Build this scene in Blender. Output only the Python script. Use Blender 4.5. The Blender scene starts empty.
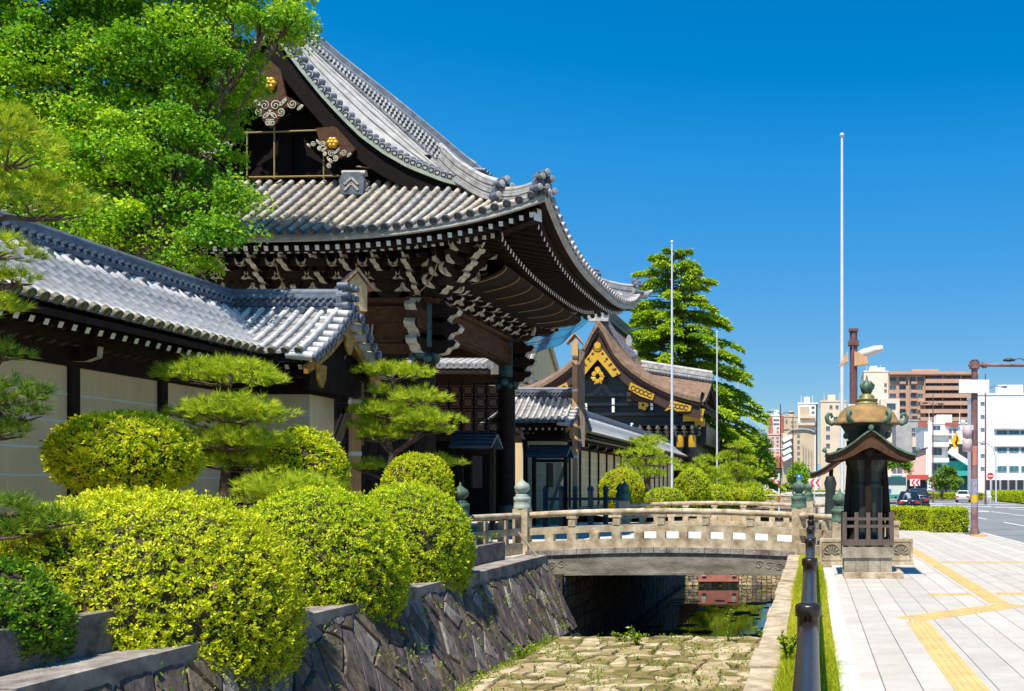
import bpy, math, random
import numpy as np
from mathutils import Vector, Matrix
R = math.radians
random.seed(7)
rng = np.random.default_rng(11)
scene = bpy.context.scene
COL = scene.collection

# ------------------------------------------------------------------ camera
# the street and the moat run along +Y; a level shift lens looks along them
F, PX, PY, EYE = 900.0, 812.0, 488.0, 1.6
cam = bpy.data.cameras.new('camera')
cam.sensor_width = 36.0
cam.lens = F / 1024 * 36.0
cam.shift_x = (512 - PX) / 1024
cam.shift_y = (PY - 345.5) / 1024
cam.clip_start = 0.1
cam.clip_end = 30000
cam_ob = bpy.data.objects.new('camera', cam)
cam_ob.location = (0, 0, EYE)
cam_ob.rotation_euler = (R(90), 0, 0)
COL.objects.link(cam_ob)
scene.camera = cam_ob

# ------------------------------------------------------------------ light
SUN = Vector((-0.11, -0.50, 1.0)).normalized()
world = bpy.data.worlds.new('World')
scene.world = world
world.use_nodes = True
nt = world.node_tree
bg = nt.nodes['Background']
sky = nt.nodes.new('ShaderNodeTexSky')
sky.sky_type = 'NISHITA'
sky.sun_disc = False
sky.sun_elevation = math.asin(SUN.z)
sky.sun_rotation = math.atan2(SUN.x, SUN.y)
sky.altitude = 0
sky.air_density = 1.0
sky.dust_density = 0.0
sky.ozone_density = 2.2
hs = nt.nodes.new('ShaderNodeHueSaturation')
hs.inputs['Hue'].default_value = 0.496
hs.inputs['Saturation'].default_value = 1.5
hs.inputs['Value'].default_value = 1.0
nt.links.new(sky.outputs[0], hs.inputs['Color'])
# the lowest sky is a little deeper than the clear-air model gives
tcw = nt.nodes.new('ShaderNodeTexCoord'); sxyz = nt.nodes.new('ShaderNodeSeparateXYZ'); rmp = nt.nodes.new('ShaderNodeValToRGB')
nt.links.new(tcw.outputs['Generated'], sxyz.inputs[0]); nt.links.new(sxyz.outputs['Z'], rmp.inputs['Fac'])
rmp.color_ramp.elements[0].position = 0.0; rmp.color_ramp.elements[0].color = (.50, .46, .46, 1)
rmp.color_ramp.elements[1].position = 0.34; rmp.color_ramp.elements[1].color = (1, 1, 1, 1)
e_ = rmp.color_ramp.elements.new(0.10); e_.color = (.50, .54, .60, 1)
mlt = nt.nodes.new('ShaderNodeMix'); mlt.data_type = 'RGBA'; mlt.blend_type = 'MULTIPLY'; mlt.inputs[0].default_value = 1.0
nt.links.new(hs.outputs[0], mlt.inputs[6]); nt.links.new(rmp.outputs[0], mlt.inputs[7])
nt.links.new(mlt.outputs[2], bg.inputs['Color'])
bg.inputs['Strength'].default_value = 0.125
sl = bpy.data.lights.new('sun', 'SUN')
sl.energy = 5.0
sl.angle = R(0.5)
sl.color = (1.0, 0.94, 0.82)
so = bpy.data.objects.new('sun', sl)
so.rotation_euler = (-SUN).to_track_quat('-Z', 'Y').to_euler()
so.location = (0, 0, 60)
COL.objects.link(so)
vs = scene.view_settings
vs.view_transform = 'Standard'
vs.look = 'None'
vs.gamma = 1.0
vs.use_curve_mapping = False
vs.exposure = 0.5
scene.cycles.max_bounces = 6
scene.cycles.diffuse_bounces = 3
scene.cycles.glossy_bounces = 3
scene.cycles.transmission_bounces = 3
scene.cycles.transparent_max_bounces = 8
scene.cycles.use_denoising = True

# ------------------------------------------------------------------ helpers
def P(x, y, k):
    return Vector(((x - PX) * k, F * k, EYE + (PY - y) * k))

WL = {}
def tag(o, label=None, cat=None, group=None, kind=None):
    if label: o['label'] = label
    if cat: o['category'] = cat
    if group: o['group'] = group
    if kind: o['kind'] = kind
    return o
def thing(name, label, cat, loc=(0, 0, 0), group=None):
    o = bpy.data.objects.new(name, None)
    o.empty_display_size = 0.2
    COL.objects.link(o)
    o.location = loc
    WL[o.name] = Vector(loc)
    return tag(o, label, cat, group)
def children(o):
    return [c for c in bpy.data.objects if c.parent == o]
def dup(o, delta, label=None, group=None, parent=None):
    c = o.copy()
    COL.objects.link(c)
    if parent is None:
        c.location = o.location + Vector(delta)
        WL[c.name] = WL.get(o.name, o.location) + Vector(delta)
        if label: c['label'] = label
        if group: c['group'] = group
    else:
        c.parent = parent
    for ch in KIDS.get(o.name, []):
        d = dup(ch, delta, None, None, c)
        KIDS.setdefault(c.name, []).append(d)
    return c
KIDS = {}
def link_mesh(name, me, parent, mats):
    for m in mats: me.materials.append(m)
    o = bpy.data.objects.new(name, me)
    COL.objects.link(o)
    if parent is not None:
        o.parent = parent
        KIDS.setdefault(parent.name, []).append(o)
        WL[o.name] = WL[parent.name].copy()
    else:
        WL[o.name] = Vector((0, 0, 0))
    return o

class MB:
    """collects world-space geometry and links it as one mesh object"""
    def __init__(s):
        s.v = []; s.f = []; s.mi = []; s.sm = []
    def add(s, vs, fs, mi=0, smooth=False):
        n = len(s.v)
        s.v.extend([tuple(v) for v in vs])
        for f in fs:
            s.f.append([n + i for i in f]); s.mi.append(mi); s.sm.append(smooth)
    def box(s, x0, x1, y0, y1, z0, z1, mi=0):
        vs = [(x, y, z) for z in (z0, z1) for y in (y0, y1) for x in (x0, x1)]
        s.add(vs, [(0, 2, 3, 1), (4, 5, 7, 6), (0, 1, 5, 4), (2, 6, 7, 3), (0, 4, 6, 2), (1, 3, 7, 5)], mi)
    def cbox(s, c, sx, sy, sz, mi=0):
        s.box(c[0]-sx/2, c[0]+sx/2, c[1]-sy/2, c[1]+sy/2, c[2]-sz/2, c[2]+sz/2, mi)
    def beam(s, p, q, w, h, mi=0, up=(0, 0, 1), emi=None):
        p = Vector(p); q = Vector(q); d = (q - p).normalized(); up = Vector(up)
        side = d.cross(up)
        if side.length < 1e-4: side = d.cross(Vector((1, 0, 0)))
        side.normalize(); u = side.cross(d).normalized()
        vs = []
        for o in (p, q):
            for a, b in ((-1, -1), (1, -1), (1, 1), (-1, 1)):
                vs.append(o + side * (a * w / 2) + u * (b * h / 2))
        s.add(vs, [(0, 1, 5, 4), (1, 2, 6, 5), (2, 3, 7, 6), (3, 0, 4, 7)], mi)
        s.add(vs, [(3, 2, 1, 0), (4, 5, 6, 7)], mi if emi is None else emi)
    def tube(s, pts, r, n=8, mi=0, caps=True, smooth=True, capmi=None):
        pts = [Vector(p) for p in pts]
        m = len(pts)
        rs = r if isinstance(r, (list, tuple)) else [r] * m
        vs = []; ref = None
        for i, p in enumerate(pts):
            d = (pts[min(i+1, m-1)] - pts[max(i-1, 0)])
            if d.length < 1e-9: d = Vector((0, 0, 1))
            d.normalize()
            if ref is None:
                ref = Vector((0, 0, 1)) if abs(d.z) < 0.9 else Vector((0, 1, 0))
            a = d.cross(ref).normalized(); b = a.cross(d).normalized(); ref = b
            for j in range(n):
                t = 2 * math.pi * j / n
                vs.append(p + a * (math.cos(t) * rs[i]) + b * (math.sin(t) * rs[i]))
        fs = []
        for i in range(m - 1):
            for j in range(n):
                k = (j + 1) % n
                fs.append((i*n+j, i*n+k, (i+1)*n+k, (i+1)*n+j))
        s.add(vs, fs, mi, smooth)
        if caps:
            c = mi if capmi is None else capmi
            s.add(vs[:n], [tuple(range(n))], c)
            s.add(vs[-n:], [tuple(range(n))[::-1]], c)
    def lathe(s, cx, cy, prof, n=20, mi=0, smooth=True, rot=0.0, sx=1.0):
        vs = []; fs = []
        for (r, z) in prof:
            for j in range(n):
                t = 2 * math.pi * j / n + rot
                vs.append((cx + r * sx * math.cos(t), cy + r * math.sin(t), z))
        for i in range(len(prof) - 1):
            for j in range(n):
                k = (j + 1) % n
                fs.append((i*n+j, i*n+k, (i+1)*n+k, (i+1)*n+j))
        s.add(vs, fs, mi, smooth)
        s.add(vs[:n], [tuple(range(n))[::-1]], mi)
        s.add(vs[-n:], [tuple(range(n))], mi)
    def prism(s, poly, o, ax, ay, dz, mi=0, side=None):
        """2D outline in the plane (o, ax, ay), thickened along dz; side = material of the rim"""
        o = Vector(o); ax = Vector(ax); ay = Vector(ay); dz = Vector(dz)
        n = len(poly)
        a = [o + ax * p[0] + ay * p[1] for p in poly]
        b = [p + dz for p in a]
        s.add(a + b, [tuple(range(n))[::-1], tuple(range(n, 2 * n))], mi)
        s.add(a + b, [(i, (i+1) % n, n + (i+1) % n, n + i) for i in range(n)], mi if side is None else side)
    def grid(s, S, us, vs_, mi=0, smooth=True):
        pts = [S(u, v) for u in us for v in vs_]
        m = len(vs_)
        s.add(pts, [(i*m+j, (i+1)*m+j, (i+1)*m+j+1, i*m+j+1) for i in range(len(us)-1) for j in range(m-1)], mi, smooth)
    def sweep(s, pts, prof, mi=0, up=(0, 0, 1), smooth=False, closed=True, caps=True):
        pts = [Vector(p) for p in pts]; m = len(pts); n = len(prof); up = Vector(up)
        vs = []
        for i, p in enumerate(pts):
            d = (pts[min(i+1, m-1)] - pts[max(i-1, 0)]).normalized()
            side = d.cross(up).normalized(); u = side.cross(d).normalized()
            for (a, b) in prof: vs.append(p + side * a + u * b)
        fs = []
        for i in range(m - 1):
            for j in range(n if closed else n - 1):
                k = (j + 1) % n
                fs.append((i*n+j, i*n+k, (i+1)*n+k, (i+1)*n+j))
        s.add(vs, fs, mi, smooth)
        if caps and closed:
            s.add(vs[:n], [tuple(range(n))], mi)
            s.add(vs[-n:], [tuple(range(n))[::-1]], mi)
    def sphere(s, c, r, n=14, m=8, mi=0, sz=1.0):
        s.lathe(c[0], c[1], [(max(1e-3, r * math.sin(math.pi * i / m)), c[2] - r * sz * math.cos(math.pi * i / m)) for i in range(m + 1)], n, mi)
    def build(s, name, mats, parent=None, label=None, cat=None, group=None, kind=None, origin=None):
        if not isinstance(mats, (list, tuple)): mats = [mats]
        off = WL[parent.name] if parent is not None else Vector(origin or (0, 0, 0))
        me = bpy.data.meshes.new(name)
        me.from_pydata([(a - off[0], b - off[1], c - off[2]) for a, b, c in s.v], [], s.f)
        me.polygons.foreach_set('material_index', s.mi)
        me.polygons.foreach_set('use_smooth', s.sm)
        me.update()
        o = link_mesh(name, me, parent, mats)
        if parent is None and origin:
            o.location = origin; WL[o.name] = Vector(origin)
        return tag(o, label, cat, group, kind)

# ------------------------------------------------------------------ materials
def newmat(name):
    m = bpy.data.materials.new(name); m.use_nodes = True
    n = m.node_tree.nodes; b = n['Principled BSDF']
    return m, m.node_tree, n, m.node_tree.links, b
def mat(name, col, rough=0.6, var=0.25, scale=6.0, metal=0.0, bump=0.0, bscale=None, spec=0.5, col2=None, stretch=None, detail=5.0, coat=0.0):
    """colour broken up by two octaves of noise, optional second colour (stains) and bump"""
    m, t, n, L, b = newmat(name)
    tc = n.new('ShaderNodeTexCoord'); src = tc.outputs['Object']
    if stretch:
        mp = n.new('ShaderNodeMapping'); mp.inputs['Scale'].default_value = stretch
        L.new(src, mp.inputs['Vector']); src = mp.outputs[0]
    nz = n.new('ShaderNodeTexNoise'); nz.inputs['Scale'].default_value = scale; nz.inputs['Detail'].default_value = detail
    nz.inputs['Roughness'].default_value = 0.65
    L.new(src, nz.inputs['Vector'])
    cr = n.new('ShaderNodeValToRGB')
    c2 = col2 or tuple(c * (1 - var) for c in col)
    cr.color_ramp.elements[0].position = 0.32; cr.color_ramp.elements[1].position = 0.68
    cr.color_ramp.elements[0].color = (*c2, 1)
    cr.color_ramp.elements[1].color = (*[min(1, c * (1 + var * 0.5)) for c in col], 1)
    L.new(nz.outputs['Fac'], cr.inputs['Fac'])
    L.new(cr.outputs[0], b.inputs['Base Color'])
    b.inputs['Roughness'].default_value = rough
    b.inputs['Metallic'].default_value = metal
    b.inputs['Specular IOR Level'].default_value = spec
    if coat: b.inputs['Coat Weight'].default_value = coat
    if bump:
        nb = n.new('ShaderNodeTexNoise'); nb.inputs['Scale'].default_value = bscale or scale * 4; nb.inputs['Detail'].default_value = 6
        L.new(src, nb.inputs['Vector'])
        bp = n.new('ShaderNodeBump'); bp.inputs['Strength'].default_value = bump; bp.inputs['Distance'].default_value = 0.03
        L.new(nb.outputs['Fac'], bp.inputs['Height']); L.new(bp.outputs[0], b.inputs['Normal'])
    return m
def leafmat(name, cols, trans=0.35, rough=0.5, tcol=None):
    """per-leaf random colour (attribute 'rnd' on faces) with light passing through the blade"""
    m, t, n, L, b = newmat(name)
    at = n.new('ShaderNodeAttribute'); at.attribute_name = 'rnd'
    cr = n.new('ShaderNodeValToRGB')
    el = cr.color_ramp.elements
    while len(el) < len(cols): el.new(0.5)
    for i, c in enumerate(cols):
        el[i].position = i / (len(cols) - 1); el[i].color = (*c, 1)
    L.new(at.outputs['Fac'], cr.inputs['Fac'])
    L.new(cr.outputs[0], b.inputs['Base Color'])
    b.inputs['Roughness'].default_value = rough
    b.inputs['Specular IOR Level'].default_value = 0.3
    tr = n.new('ShaderNodeBsdfTranslucent')
    if tcol:
        mx2 = n.new('ShaderNodeMix'); mx2.data_type = 'RGBA'; mx2.inputs[0].default_value = 0.6
        L.new(cr.outputs[0], mx2.inputs[6]); mx2.inputs[7].default_value = (*tcol, 1)
        L.new(mx2.outputs[2], tr.inputs['Color'])
    else:
        L.new(cr.outputs[0], tr.inputs['Color'])
    mx = n.new('ShaderNodeMixShader'); mx.inputs[0].default_value = trans
    L.new(b.outputs[0], mx.inputs[1]); L.new(tr.outputs[0], mx.inputs[2])
    L.new(mx.outputs[0], n['Material Output'].inputs['Surface'])
    return m

# ------------------------------------------------------------------ foliage
def unit(a):
    return a / np.maximum(1e-9, np.linalg.norm(a, axis=1, keepdims=True))
def blades(name, base, dirs, length, width, mats, parent, rnd=None, normal=None, shape='leaf', label=None, cat=None, kind=None):
    """one small face per leaf: base (N,3) world, dirs (N,3) unit, length/width (N,)"""
    N = len(base)
    off = np.array(WL[parent.name]) if parent is not None else np.zeros(3)
    if normal is None: normal = unit(rng.normal(size=(N, 3)))
    side = unit(np.cross(dirs, normal))
    length = np.broadcast_to(length, (N,))[:, None]; width = np.broadcast_to(width, (N,))[:, None]
    b = base - off
    if shape == 'needle':
        k = 3
        v = np.stack([b - side * width / 2, b + side * width / 2, b + dirs * length], axis=1)
    else:
        k = 4
        m = b + dirs * length * 0.55
        v = np.stack([b, m + side * width / 2, b + dirs * length, m - side * width / 2], axis=1)
    me = bpy.data.meshes.new(name)
    me.vertices.add(N * k); me.vertices.foreach_set('co', v.reshape(-1).astype(np.float32))
    me.loops.add(N * k); me.loops.foreach_set('vertex_index', np.arange(N * k, dtype=np.int32))
    me.polygons.add(N)
    me.polygons.foreach_set('loop_start', np.arange(0, N * k, k, dtype=np.int32))
    me.update(calc_edges=True)
    if rnd is None: rnd = rng.random(N)
    at = me.attributes.new('rnd', 'FLOAT', 'FACE')
    at.data.foreach_set('value', np.clip(rnd, 0, 1).astype(np.float32))
    o = link_mesh(name, me, parent, [mats])
    return tag(o, label, cat, None, kind)
def lumps(d, seed, n=24, freq=3.0):
    """smooth pseudo-noise on directions (N,3) -> about -1..1"""
    r = np.random.default_rng(seed)
    k = r.normal(size=(n, 3)) * freq; ph = r.random(n) * 6.28
    return np.sin(d @ k.T + ph).sum(1) / math.sqrt(n)
# ------------------------------------------------------------------ palette
M_ground = mat('ground_dirt', (0.23, 0.19, 0.13), 0.95, 0.4, 1.3, bump=0.4)
M_bounce_gravel = mat('bounce_gravel', (0.46, 0.38, 0.25), 0.95, 0.4, 3.0, bump=0.6, col2=(0.30, 0.24, 0.14))  # bed made pale so it bounces warm light onto the wall plaster
M_asphalt = mat('asphalt', (0.21, 0.21, 0.215), 0.9, 0.22, 0.35, bump=0.15, bscale=60)
M_white = mat('white_paint', (0.78, 0.78, 0.76), 0.6, 0.08, 5)
M_offwhite = mat('chalk_white', (0.58, 0.53, 0.43), 0.8, 0.30, 6, col2=(0.30, 0.27, 0.21))
M_granite = mat('granite_pale', (0.56, 0.46, 0.32), 0.85, 0.35, 3.6, bump=0.45, bscale=40, col2=(0.24, 0.165, 0.085))
M_granite2 = mat('granite_grey', (0.36, 0.31, 0.235), 0.88, 0.45, 3.0, bump=0.4, bscale=35, col2=(0.15, 0.12, 0.085))
M_granite3 = mat('granite_coping', (0.34, 0.30, 0.26), 0.88, 0.5, 2.6, bump=0.7, bscale=25, col2=(0.11, 0.085, 0.075))
M_st1 = mat('wall_stone_purple', (0.13, 0.10, 0.092), 0.92, 0.5, 7, bump=1.0, bscale=14, stretch=(1, 1, 0.22), col2=(0.028, 0.022, 0.022))
M_st2 = mat('wall_stone_brown', (0.18, 0.135, 0.09), 0.92, 0.5, 7, bump=1.0, bscale=14, stretch=(1, 1, 0.22), col2=(0.05, 0.035, 0.025))
M_st3 = mat('wall_stone_pale', (0.27, 0.235, 0.20), 0.92, 0.5, 7, bump=1.0, bscale=14, stretch=(1, 1, 0.22), col2=(0.09, 0.07, 0.06))
M_mortar = mat('wall_joint', (0.05, 0.045, 0.035), 0.95, 0.4, 6)
M_bed1 = mat('bed_stone_tan', (0.55, 0.46, 0.31), 0.9, 0.3, 3.4, bump=0.7, bscale=11, col2=(0.24, 0.165, 0.06), stretch=(.8, 1.6, 1))
M_bed2 = mat('bed_stone_ochre', (0.40, 0.31, 0.17), 0.9, 0.3, 2.2, bump=0.7, bscale=11, col2=(0.15, 0.11, 0.02), stretch=(.8, 1.6, 1))
M_bed3 = mat('bed_stone_mossy', (0.26, 0.20, 0.08), 0.95, 0.3, 2.0, bump=0.7, bscale=11, col2=(0.08, 0.07, 0.012), stretch=(.8, 1.6, 1))
M_darkwood = mat('dark_timber', (0.024, 0.014, 0.009), 0.75, 0.5, 5, stretch=(1, 1, 1), bump=0.2, spec=0.2)
M_brownwood = mat('brown_timber', (0.095, 0.045, 0.022), 0.75, spec=0.2, var=0.45, scale=4, bump=0.25, stretch=(2, 0.5, 2))
M_greywood = mat('weathered_timber', (0.25, 0.19, 0.15), 0.8, 0.4, 7, bump=0.3, stretch=(2, 2, 0.3))
M_freshwood = mat('fresh_timber', (0.62, 0.35, 0.17), 0.7, 0.25, 6, stretch=(2, 2, 0.4))
M_plaster = mat('wall_plaster', (0.88, 0.66, 0.38), 0.9, 0.06, 1.6, stretch=(1, 1, 0.16), col2=(0.70, 0.53, 0.32))
M_tile = mat('roof_tile_silver', (0.62, 0.595, 0.57), 0.5, 0.3, 3.0, col2=(0.44, 0.42, 0.41), bump=0.3, bscale=6, spec=0.3)
M_minoko = mat('verge_tile_grey', (0.42, 0.41, 0.40), 0.55, 0.4, 3.0, col2=(0.26, 0.255, 0.25), spec=0.3)
M_blackwood = mat('blackened_timber', (0.008, 0.005, 0.004), 0.8, 0.4, 5, spec=0.15)
M_tileblue = mat('ridge_tile_slate', (0.16, 0.18, 0.22), 0.38, 0.4, 4.0, col2=(0.08, 0.09, 0.12))
M_tilepan = mat('pan_tile', (0.27, 0.26, 0.26), 0.55, 0.4, 5.0, col2=(0.13, 0.125, 0.13))
M_tilecream = mat('round_tile_cream', (0.56, 0.48, 0.37), 0.6, 0.4, 3.2, col2=(0.27, 0.24, 0.20))
M_tilepale = mat('round_tile_pale', (0.48, 0.455, 0.43), 0.55, 0.35, 3.0, col2=(0.25, 0.235, 0.22))
M_tiledisc = mat('eave_disc', (0.075, 0.08, 0.09), 0.5, 0.4, 9)
M_tilemoss = mat('eave_disc_olive', (0.16, 0.15, 0.09), 0.6, 0.4, 9)
M_verd = mat('verdigris', (0.10, 0.175, 0.115), 0.7, 0.5, 7, col2=(0.03, 0.06, 0.04))
M_eavelip = mat('eave_lip_grey', (0.42, 0.41, 0.38), 0.7, 0.35, 3)
M_verdlight = mat('copper_edge', (0.36, 0.40, 0.33), 0.6, 0.25, 4)
M_teal = mat('teal_copper', (0.03, 0.10, 0.10), 0.55, 0.4, 5)
M_gold = mat('gilt', (0.74, 0.40, 0.03), 0.42, 0.15, 2, metal=0.3)
M_ochre = mat('aged_gilt', (0.52, 0.26, 0.03), 0.5, 0.4, 7, metal=0.2, col2=(0.16, 0.075, 0.015))
M_golddome = mat('lantern_dome_gilt', (0.34, 0.185, 0.06), 0.8, 0.3, 5, col2=(0.16, 0.11, 0.045), bump=.3)
M_black = mat('black_lacquer', (0.012, 0.012, 0.014), 0.35, 0.3, 6)
M_bronze = mat('dark_bronze', (0.035, 0.035, 0.028), 0.5, 0.4, 8, metal=0.3, col2=(0.02, 0.035, 0.03))
M_bark = mat('cypress_bark', (0.24, 0.15, 0.095), 0.95, 0.4, 2.2, bump=0.9, bscale=12, col2=(0.13, 0.08, 0.05))
M_barkedge = mat('cypress_bark_edge', (0.055, 0.03, 0.022), 0.9, 0.4, 8, stretch=(1, 1, 6))
M_trunk = mat('tree_bark', (0.13, 0.09, 0.065), 0.9, 0.5, 8, bump=0.8, stretch=(2, 2, 0.5), col2=(0.05, 0.035, 0.028))
M_trunkpine = mat('pine_bark', (0.16, 0.10, 0.075), 0.9, 0.5, 10, bump=0.8, col2=(0.05, 0.035, 0.028))
M_core = mat('dark_core', (0.035, 0.035, 0.012), 0.95, 0.5, 9, col2=(0.05, 0.028, 0.014))  # colour of solid dark bodies that supply the shade between leaves
M_railmetal = mat('brown_enamel', (0.022, 0.013, 0.010), 0.34, 0.3, 5)
M_steel = mat('pole_white_steel', (0.68, 0.70, 0.72), 0.4, 0.08, 3)
M_rust = mat('pole_maroon', (0.17, 0.075, 0.07), 0.6, 0.35, 5)
M_bluepaint = mat('blue_slate_tile', (0.035, 0.055, 0.085), 0.5, 0.4, 6)
M_kerb = mat('kerb_stone', (0.62, 0.60, 0.55), 0.85, 0.3, 3, bump=0.3, bscale=40)
M_concrete = mat('concrete', (0.50, 0.49, 0.46), 0.85, 0.25, 2)
M_yellowtile = mat('tactile_yellow', (0.60, 0.43, 0.17), 0.85, 0.2, 3, bump=0.0)

def paving():
    m, t, n, L, b = newmat('sidewalk_slabs')
    geo = n.new('ShaderNodeNewGeometry')
    mp = n.new('ShaderNodeMapping'); mp.inputs['Location'].default_value = (0.0, 0.018, 0)
    mp.inputs['Rotation'].default_value = (0, 0, R(90))
    L.new(geo.outputs['Position'], mp.inputs['Vector'])
    br = n.new('ShaderNodeTexBrick'); br.offset = 0.0
    br.inputs['Color1'].default_value = (0.55, 0.505, 0.455, 1); br.inputs['Color2'].default_value = (0.47, 0.435, 0.39, 1)
    br.inputs['Mortar'].default_value = (0.17, 0.155, 0.14, 1)
    br.inputs['Scale'].default_value = 1.0; br.inputs['Mortar Size'].default_value = 0.0055; br.inputs['Mortar Smooth'].default_value = 0.2
    br.inputs['Brick Width'].default_value = 400.0; br.inputs['Row Height'].default_value = 0.30
    L.new(mp.outputs[0], br.inputs['Vector'])
    # fine cross joints
    br2 = n.new('ShaderNodeTexBrick'); br2.offset = 0.0
    br2.inputs['Color1'].default_value = (1, 1, 1, 1); br2.inputs['Color2'].default_value = (0.93, 0.92, 0.91, 1)
    br2.inputs['Mortar'].default_value = (0.72, 0.70, 0.68, 1)
    br2.inputs['Mortar Size'].default_value = 0.003; br2.inputs['Brick Width'].default_value = 0.30; br2.inputs['Row Height'].default_value = 0.30
    br2.inputs['Scale'].default_value = 1.0
    L.new(mp.outputs[0], br2.inputs['Vector'])
    mu = n.new('ShaderNodeMix'); mu.data_type = 'RGBA'; mu.blend_type = 'MULTIPLY'; mu.inputs[0].default_value = 1
    L.new(br.outputs['Color'], mu.inputs[6]); L.new(br2.outputs['Color'], mu.inputs[7])
    nz = n.new('ShaderNodeTexNoise'); nz.inputs['Scale'].default_value = 1.6; nz.inputs['Detail'].default_value = 9; nz.inputs['Roughness'].default_value = 0.75
    L.new(geo.outputs['Position'], nz.inputs['Vector'])
    cr = n.new('ShaderNodeValToRGB'); cr.color_ramp.elements[0].position = 0.3; cr.color_ramp.elements[1].position = 0.62
    cr.color_ramp.elements[0].color = (0.84, 0.81, 0.77, 1); cr.color_ramp.elements[1].color = (1.05, 1.05, 1.05, 1)
    L.new(nz.outputs['Fac'], cr.inputs['Fac'])
    m2 = n.new('ShaderNodeMix'); m2.data_type = 'RGBA'; m2.blend_type = 'MULTIPLY'; m2.inputs[0].default_value = 1
    L.new(mu.outputs[2], m2.inputs[6]); L.new(cr.outputs[0], m2.inputs[7])
    L.new(m2.outputs[2], b.inputs['Base Color'])
    b.inputs['Roughness'].default_value = 0.85
    bp = n.new('ShaderNodeBump'); bp.inputs['Strength'].default_value = 0.25; bp.inputs['Distance'].default_value = 0.01
    L.new(br.outputs['Fac'], bp.inputs['Height']); bp.invert = True
    L.new(bp.outputs[0], b.inputs['Normal'])
    return m
M_paving = paving()

# ------------------------------------------------------------------ setting
mb = MB()
B_ = 9000
for (x0, x1, y0, y1) in ((-B_, -6.6, -300, 150), (-0.2, B_, -300, 150), (-B_, B_, 150, 12000), (-6.6, -0.2, -300, -30)):
    mb.add([(x0, y0, -0.14), (x1, y0, -0.14), (x1, y1, -0.14), (x0, y1, -0.14)], [(0, 1, 2, 3)])
mb.build('ground', M_ground, kind='structure')

mb = MB(); mb.box(0.40, 6.0, -12, 160, -0.6, 0.0)
mb.build('sidewalk', M_paving, kind='structure')
mb = MB()
for y in range(-12, 160, 1):
    mb.box(6.004, 6.16, y, y + 0.985, -0.5, 0.006)
mb.build('street_kerb', M_kerb, kind='structure')
mb = MB()
for i in range(-20, 20):
    mb.box(0.225, 0.397, i * 0.9, i * 0.9 + 0.89, -0.5, 0.012)
mb.build('grass_kerb', M_kerb, kind='structure')
# road
mb = MB(); mb.add([(6.17, -40, -0.135), (23, -40, -0.135), (23, 118, -0.135), (6.17, 160, -0.135)], [(0, 1, 2, 3)])
mb.add([(6.17, 160, -0.135), (23, 118, -0.135), (60, 150, -0.135), (40, 210, -0.135), (-14, 260, -0.135), (-14, 190, -0.135)], [(0, 1, 2, 3, 4, 5)])
mb.build('road', M_asphalt, kind='structure')
mb = MB()
for y in range(-20, 110, 10):
    for x in (9.7, 16.6):
        mb.box(x - 0.075, x + 0.075, y, y + 5.5, -0.134, -0.130)
mb.box(13.1, 13.25, -30, 110, -0.134, -0.130)
mb.box(6.55, 6.68, -30, 150, -0.134, -0.130)
mb.box(22.3, 22.45, -30, 110, -0.134, -0.130)
# hatched bands in front of the waiting cars
for j, (a, c) in enumerate((((7.2, 72), (13.0, 66)), ((10.2, 92), (19.5, 78)), ((11, 104), (21, 92)))):
    mb.beam((a[0], a[1], -0.132), (c[0], c[1], -0.132), 1.1, 0.004)
mb.build('road_markings', M_white, kind='structure')

# tactile paving (bars standing proud on yellow blocks)
mb = MB()
def strip(p, q, w=0.275, lead=True):
    p = Vector((*p, 0.0)); q = Vector((*q, 0.0)); d = (q - p); L_ = d.length; d.normalize(); s_ = Vector((d.y, -d.x, 0))
    n = max(1, int(L_ / 0.3)); st = L_ / n
    for i in range(n):
        a = p + d * (i * st + 0.003); b_ = p + d * ((i + 1) * st - 0.003)
        mb.beam(a + Vector((0, 0, 0.002)), b_ + Vector((0, 0, 0.002)), w, 0.006)
        for j in range(4):
            o = s_ * ((j - 1.5) * w * 0.23)
            mb.beam(a + d * 0.012 + o + Vector((0, 0, 0.007)), b_ - d * 0.012 + o + Vector((0, 0, 0.007)), w * 0.11, 0.005)
strip((1.265, -3), (1.265, 10.75)); strip((1.16, 10.95), (2.80, 12.35), .42); strip((2.60, 12.52), (2.60, 36))
strip((2.80, 13.6), (5.7, 13.6)); strip((2.80, 19.4), (5.7, 19.4)); strip((1.75, 13.5), (2.4, 13.5))
mb.build('tactile_paving', M_yellowtile, kind='structure')

# the temple side
mb = MB(); mb.box(-90, -6.92, 20.9, 42.0, -0.5, 0.0); mb.box(-90, -13.2, -40, 20.9, -0.5, 0.0); mb.box(-90, -13.2, 42.0, 150, -0.5, 0.0)
mb.build('gate_forecourt', mat('pale_gravel', (0.55, 0.50, 0.42), 0.9, 0.25, 1.5, bump=0.3, bscale=40), kind='structure')
mb = MB()
def gs(u, v):
    return (u, v, 0.25 + 0.07 * math.sin(u * 1.7 + v * 0.9) + 0.06 * math.sin(v * 1.9 - u))
mb.grid(gs, np.linspace(-13.19, -7.06, 14), np.linspace(-12, 19.0, 40))
mb.grid(gs, np.linspace(-13.19, -7.06, 14), np.linspace(44, 150, 80))
mb.build('garden_bed', M_bounce_gravel, kind='structure')

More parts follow.
